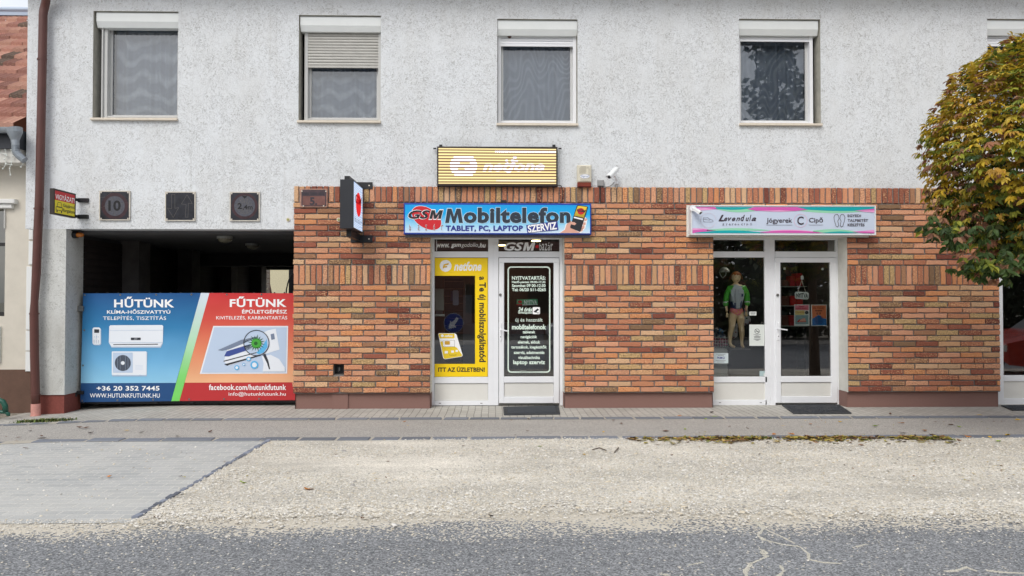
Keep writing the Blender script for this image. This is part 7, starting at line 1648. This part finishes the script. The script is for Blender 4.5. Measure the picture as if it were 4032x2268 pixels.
def before(x, u):
    for lim, nm in ((330, 'the drainpipe'), (700, 'the blue banner half'), (1160, 'the red banner half'), (1690, 'the meter niche wall'), (1960, 'the phone shop window'), (2225, 'the phone shop door'), (2500, 'bricks right of phone shop'), (2810, 'bricks left of shoe shop'), (3060, 'the shoe shop window'), (3340, 'the shoe shop door'), (3620, 'bricks under the sign end'), (3940, 'bricks under the tree')):
        if u < lim: return nm
    return 'the last shopfront'
for k, (u, v, c_, s_) in enumerate(spots):
    g_ = G(u, v, .006); g_.z = hgt(g_.x, g_.y) + .007; mb = MB(); cc = LK[c_]; kk = rv.uniform(.85, 1.15)
    leaf_mesh(mb, g_.x, g_.y, g_.z, s_, (cc[0] * kk, cc[1] * kk, cc[2] * kk, 1), k)
    nm = {'dark': 'black'}.get(c_, c_); sz = 'tiny ' if s_ < .055 else 'big ' if s_ > .085 else 'small '
    sf = {'the block pavement': 'on the pavers', 'the asphalt footpath': 'on the path', 'the driveway': 'on the driveway', 'the gravel': 'on the gravel'}[surf(g_.y, g_.x)]
    if sf == 'on the path': sf += ' nearer the wall' if g_.y > -1.5 else ' nearer the road'
    lb = sz + nm + ' leaf ' + sf + ' before ' + before(g_.x, u)
    tag(mb.build('fallen_leaf', M['attr']), lb, 'leaf', lb.replace('leaf', 'leaves'))
mb = MB(); n_ = 0; pal2 = [col(186, 160, 96), col(170, 156, 74), col(140, 104, 66), col(156, 146, 66), col(116, 84, 58), col(176, 150, 80), col(110, 116, 52), col(70, 54, 42)]
xa, xb = G(2470, 1730).x, G(3740, 1730).x
while n_ < 1200:
    x = rv.uniform(xa, xb); dens = .45 + .55 * noise.noise((x * 1.7, 0, 4)) ; 
    if x < G(2600, 1730).x: dens *= .4
    if rv.random() > dens * 1.15: continue
    y = YK2 - .075 - rv.expovariate(11) ; c_ = rv.choice(pal2); kk = rv.uniform(.7, 1.15); leaf_mesh(mb, x, y, .010 + rv.uniform(0, .014), rv.uniform(.04, .09), (c_[0] * kk, c_[1] * kk, c_[2] * kk, 1), n_); n_ += 1
for k in range(420):
    u = rv.uniform(2700, 4032) if rv.random() < .8 else rv.uniform(0, 2700); v = rv.uniform(1640, 1900); g_ = G(u, v); c_ = rv.choice(pal2); leaf_mesh(mb, g_.x, g_.y, hgt(g_.x, g_.y) + .008, rv.uniform(.015, .04), c_, 9000 + k)
o = mb.build('leaf_litter', M['attr']); o['kind'] = 'stuff'; o['label'] = 'drift of small brown and yellow leaf litter along the kerb'
for lb, pts in (('thin curved twig lying on the gravel near the leaf litter', [(1900, 405), (1950, 392), (2000, 410)]), ('short brown twig lying on the gravel near the leaf litter', [(2060, 425), (2090, 390)])):
    mb = MB(); mb.tube([tuple(G(*zoom(1300, 1550, 1.84)(a, b), .018)) for a, b in pts], .006, 5); tag(mb.build('twig', BARK), lb, 'twig')

# ---------------------------------------------------------------- across the road (seen only as reflections)
oh = thing('opposite_house', (-3, -26, 0), 'low reddish brown house across the road, seen reflected in the shop windows', 'house')
mb = MB(); hs_ = [(x, x + 1.2, 1.0, 2.4) for x in (-11, -8, -5, -1.5, 1.5, 4)]; grid_wall(mb, -14, 8, 0, 4, hs_, -24)
mb.poly([(-14, -24, 0), (-14, -32, 0), (-14, -32, 4), (-14, -24, 4)]); mb.poly([(8, -24, 0), (8, -32, 0), (8, -32, 4), (8, -24, 4)]); mb.build('wall', pm('opposite_render', col(128, 88, 76), .9, var=.1), oh)
mb = MB(); [mb.box(a, b, -24.2, -24.1, c_, d_) for a, b, c_, d_ in hs_]; mb.build('window', M['black'], oh)
mb = MB(); mb.prism([(-14.4, -23.5, 4), (-14.4, -32.5, 4), (-14.4, -28, 7)], (23, 0, 0)); mb.build('roof', pm('opposite_roof', col(96, 60, 50), .9, var=.2, vs=4), oh)
def rough_tree(x, y, h, r, label, conifer, seed, cols_):
    r_ = random.Random(seed); t = thing('spruce_tree' if conifer else 'leafy_tree', (x, y, 0), label, 'tree', 'trees across the road')
    mb = MB(); mb.tube([(x, y, -.1), (x, y, h * (.95 if conifer else .6))], [.22, .05], 8); mb.build('trunk', BARK, t); mb = MB()
    for k in range(3000 if conifer else 6500):
        if conifer:
            zz = r_.uniform(.12, 1); rr_ = r * (1 - zz) * r_.uniform(.2, 1.05) * (1 + .35 * math.sin(zz * 60)); a = r_.uniform(0, 6.28); p = Vector((x + rr_ * math.cos(a), y + rr_ * math.sin(a), h * zz - rr_ * .3))
        else:
            d_ = Vector((r_.gauss(0, 1), r_.gauss(0, 1), r_.gauss(0, 1))).normalized(); p = Vector((x, y, h * .62)) + Vector((d_.x * r, d_.y * r, d_.z * h * .38)) * (r_.random() ** .4) * (1 + .25 * noise.noise(d_ * 2.5 + Vector((seed, 0, 0))))
        s_ = r_.uniform(.11, .24); v1 = Vector((r_.gauss(0, 1), r_.gauss(0, 1), r_.gauss(0, .5))).normalized() * s_; v2 = v1.cross(Vector((r_.gauss(0, 1), r_.gauss(0, 1), r_.gauss(0, 1)))).normalized() * s_ * .6; c_ = r_.choice(cols_)
        mb.add([p - v1, p - v2, p + v1, p + v2], [(0, 1, 2, 3)], 0, c_)
    mb.build('crown', M['attr'], t)
dk = [col(44, 58, 34), col(36, 48, 30), col(60, 72, 40)]; au = [col(110, 104, 44), col(140, 112, 44), col(80, 88, 40)]
rough_tree(10.3, -15.5, 15, 3.2, 'tall dark spruce across the road reflected in the fourth upper window', True, 1, dk)
rough_tree(14.5, -19, 9, 3.2, 'spreading yellow green tree across the road beside the spruce', False, 2, au)
rough_tree(19.5, -20, 8, 3.2, 'dark green tree across the road farthest to the right', False, 3, dk)
rough_tree(6.2, -21.5, 7, 2.6, 'gold tinted tree across the road beside the brown house', False, 4, au + dk)
rough_tree(-15.5, -22, 8, 3, 'dark green tree across the road left of the brown house', False, 5, dk)
hd = MB(); rr_ = random.Random(3)
for k in range(16000):
    p = Vector((rr_.uniform(8.2, 26), rr_.uniform(-23, -21.5), rr_.uniform(0, 4.6))); s_ = .16; v1 = Vector((rr_.gauss(0, 1), rr_.gauss(0, 1), rr_.gauss(0, 1))).normalized() * s_; v2 = v1.cross(Vector((rr_.gauss(0, 1), rr_.gauss(0, 1), rr_.gauss(0, 1)))).normalized() * s_ * .7
    hd.add([p - v1, p - v2, p + v1, p + v2], [(0, 1, 2, 3)], 0, rr_.choice(dk))
tag(hd.build('hedge', M['attr']), 'tall dark hedge across the road right of the brown house', 'hedge')
# keep-right sign whose reflection shows in the phone shop window
rp = P(1786, 1272, YG); dv = (rp - CAM); Lr = dv.length; tgt = CAM + dv * (23.0 / dv.y * 1.0); sx_, sz_ = tgt.x, tgt.z; sy_ = 2 * YG - tgt.y
rs_ = thing('traffic_sign', (sx_, sy_, 0), 'round blue keep right traffic sign behind the camera, seen reflected in the phone shop window', 'traffic sign')
mb = MB(); mb.tube([(sx_, sy_ - .03, 0), (sx_, sy_ - .03, sz_ + .32)], .035, 10); mb.build('post', M['steel'], rs_)
fr_s = lambda a, b: Vector((sx_ - a, sy_ + .012, sz_ + b)); mb = MB()
mb.tube([(sx_, sy_ - .01, sz_), (sx_, sy_ + .008, sz_)], .31, 36); mb.build('sign_disc', flat('disc_grey', col(180, 184, 190)), rs_)
mb = MB(); mb.disc(lambda a, b: fr_s(a, b), 0, 0, .29, mi=0, n=36); fa = lambda a, b: Vector((sx_ - a, sy_ + .016, sz_ + b))
mb.art(fa, [(-.16, .13), (-.10, .19), (.05, .02), (.10, .08), (.16, -.18), (-.09, -.13), (-.03, -.07)], 1); mb.build('sign_face', [flat('sign_blue', col(30, 54, 150)), WHITE], rs_)

# parked cars reflected in the glass
def car(name, x, y, paint, label, flip=1):
    t = thing(name, (x, y, 0), label, 'car'); st = [(-2.15, .62, .45, .60, .62, .50), (-2.05, .80, .28, .72, .78, .60), (-1.5, .86, .22, .84, .90, .66), (-.95, .88, .22, .90, .98, .70), (-.35, .88, .22, .93, 1.42, .62), (.4, .88, .22, .94, 1.47, .64), (1.2, .88, .22, .95, 1.42, .62), (1.75, .86, .25, .96, 1.12, .66), (2.05, .82, .3, .92, .98, .70), (2.15, .7, .42, .7, .74, .6)]
    mb = MB(); ring_ = []
    for sx, w, zl, zb_, zr, rw in st: ring_.append([(x + flip * sx, y - w, zl), (x + flip * sx, y - w * 1.02, (zl + zb_) / 2), (x + flip * sx, y - w * .97, zb_), (x + flip * sx, y - rw, zr), (x + flip * sx, y + rw, zr), (x + flip * sx, y + w * .97, zb_), (x + flip * sx, y + w * 1.02, (zl + zb_) / 2), (x + flip * sx, y + w, zl)])
    vs = [v for r_ in ring_ for v in r_]; fs = []; ms = []
    for i in range(len(ring_) - 1):
        for k in range(7):
            fs.append((i * 8 + k, i * 8 + k + 1, (i + 1) * 8 + k + 1, (i + 1) * 8 + k)); gl = (k in (2, 4) and 3 <= i <= 7) or (k == 3 and i in (3, 6)); ms.append(1 if gl else 0)
    fs += [tuple(range(8)), tuple(range(len(vs) - 1, len(vs) - 9, -1))]; ms += [0, 0]
    mb.v = vs; mb.f = fs; mb.m = ms; mb.build('body', [pm(name + '_paint', paint, .25, spec=.6), pm('car_window_' + name, col(20, 24, 28), .05, spec=.6)], t, smooth=False)
    for sx in (-1.35, 1.35):
        for sy in (-1, 1):
            w_ = MB(); c_ = (x + flip * sx, y + sy * .82, .32); w_.tube([(c_[0], c_[1] - .1, c_[2]), (c_[0], c_[1] + .1, c_[2])], .32, 22); wh = w_.build('wheel', pm('tyre_' + name, col(28, 28, 30), .8), t); w_ = MB(); w_.tube([(c_[0], c_[1] - .105, c_[2]), (c_[0], c_[1] + .105, c_[2])], .2, 16); w_.build('rim', M['steel'], wh)
    for sy in (-.62, .62):
        w_ = MB(); w_.bbox(x + flip * 2.1 - .04, x + flip * 2.1 + .05, y + sy - .16, y + sy + .16, .66, .8); w_.build('tail_light', flat('tail_red_' + name, col(150, 20, 20)), t)
        w_ = MB(); w_.bbox(x - flip * 2.1 - .05, x - flip * 2.1 + .04, y + sy - .16, y + sy + .16, .55, .68); w_.build('headlight', M['shutter_box'], t)
car('red_car', 12.6, -4.2, col(176, 44, 26), 'orange red car parked outside the frame, reflected in the right hand shop window')
car('silver_car', 3.9, -14.3, col(186, 190, 196), 'silver car parked across the road, reflected in the phone shop door')
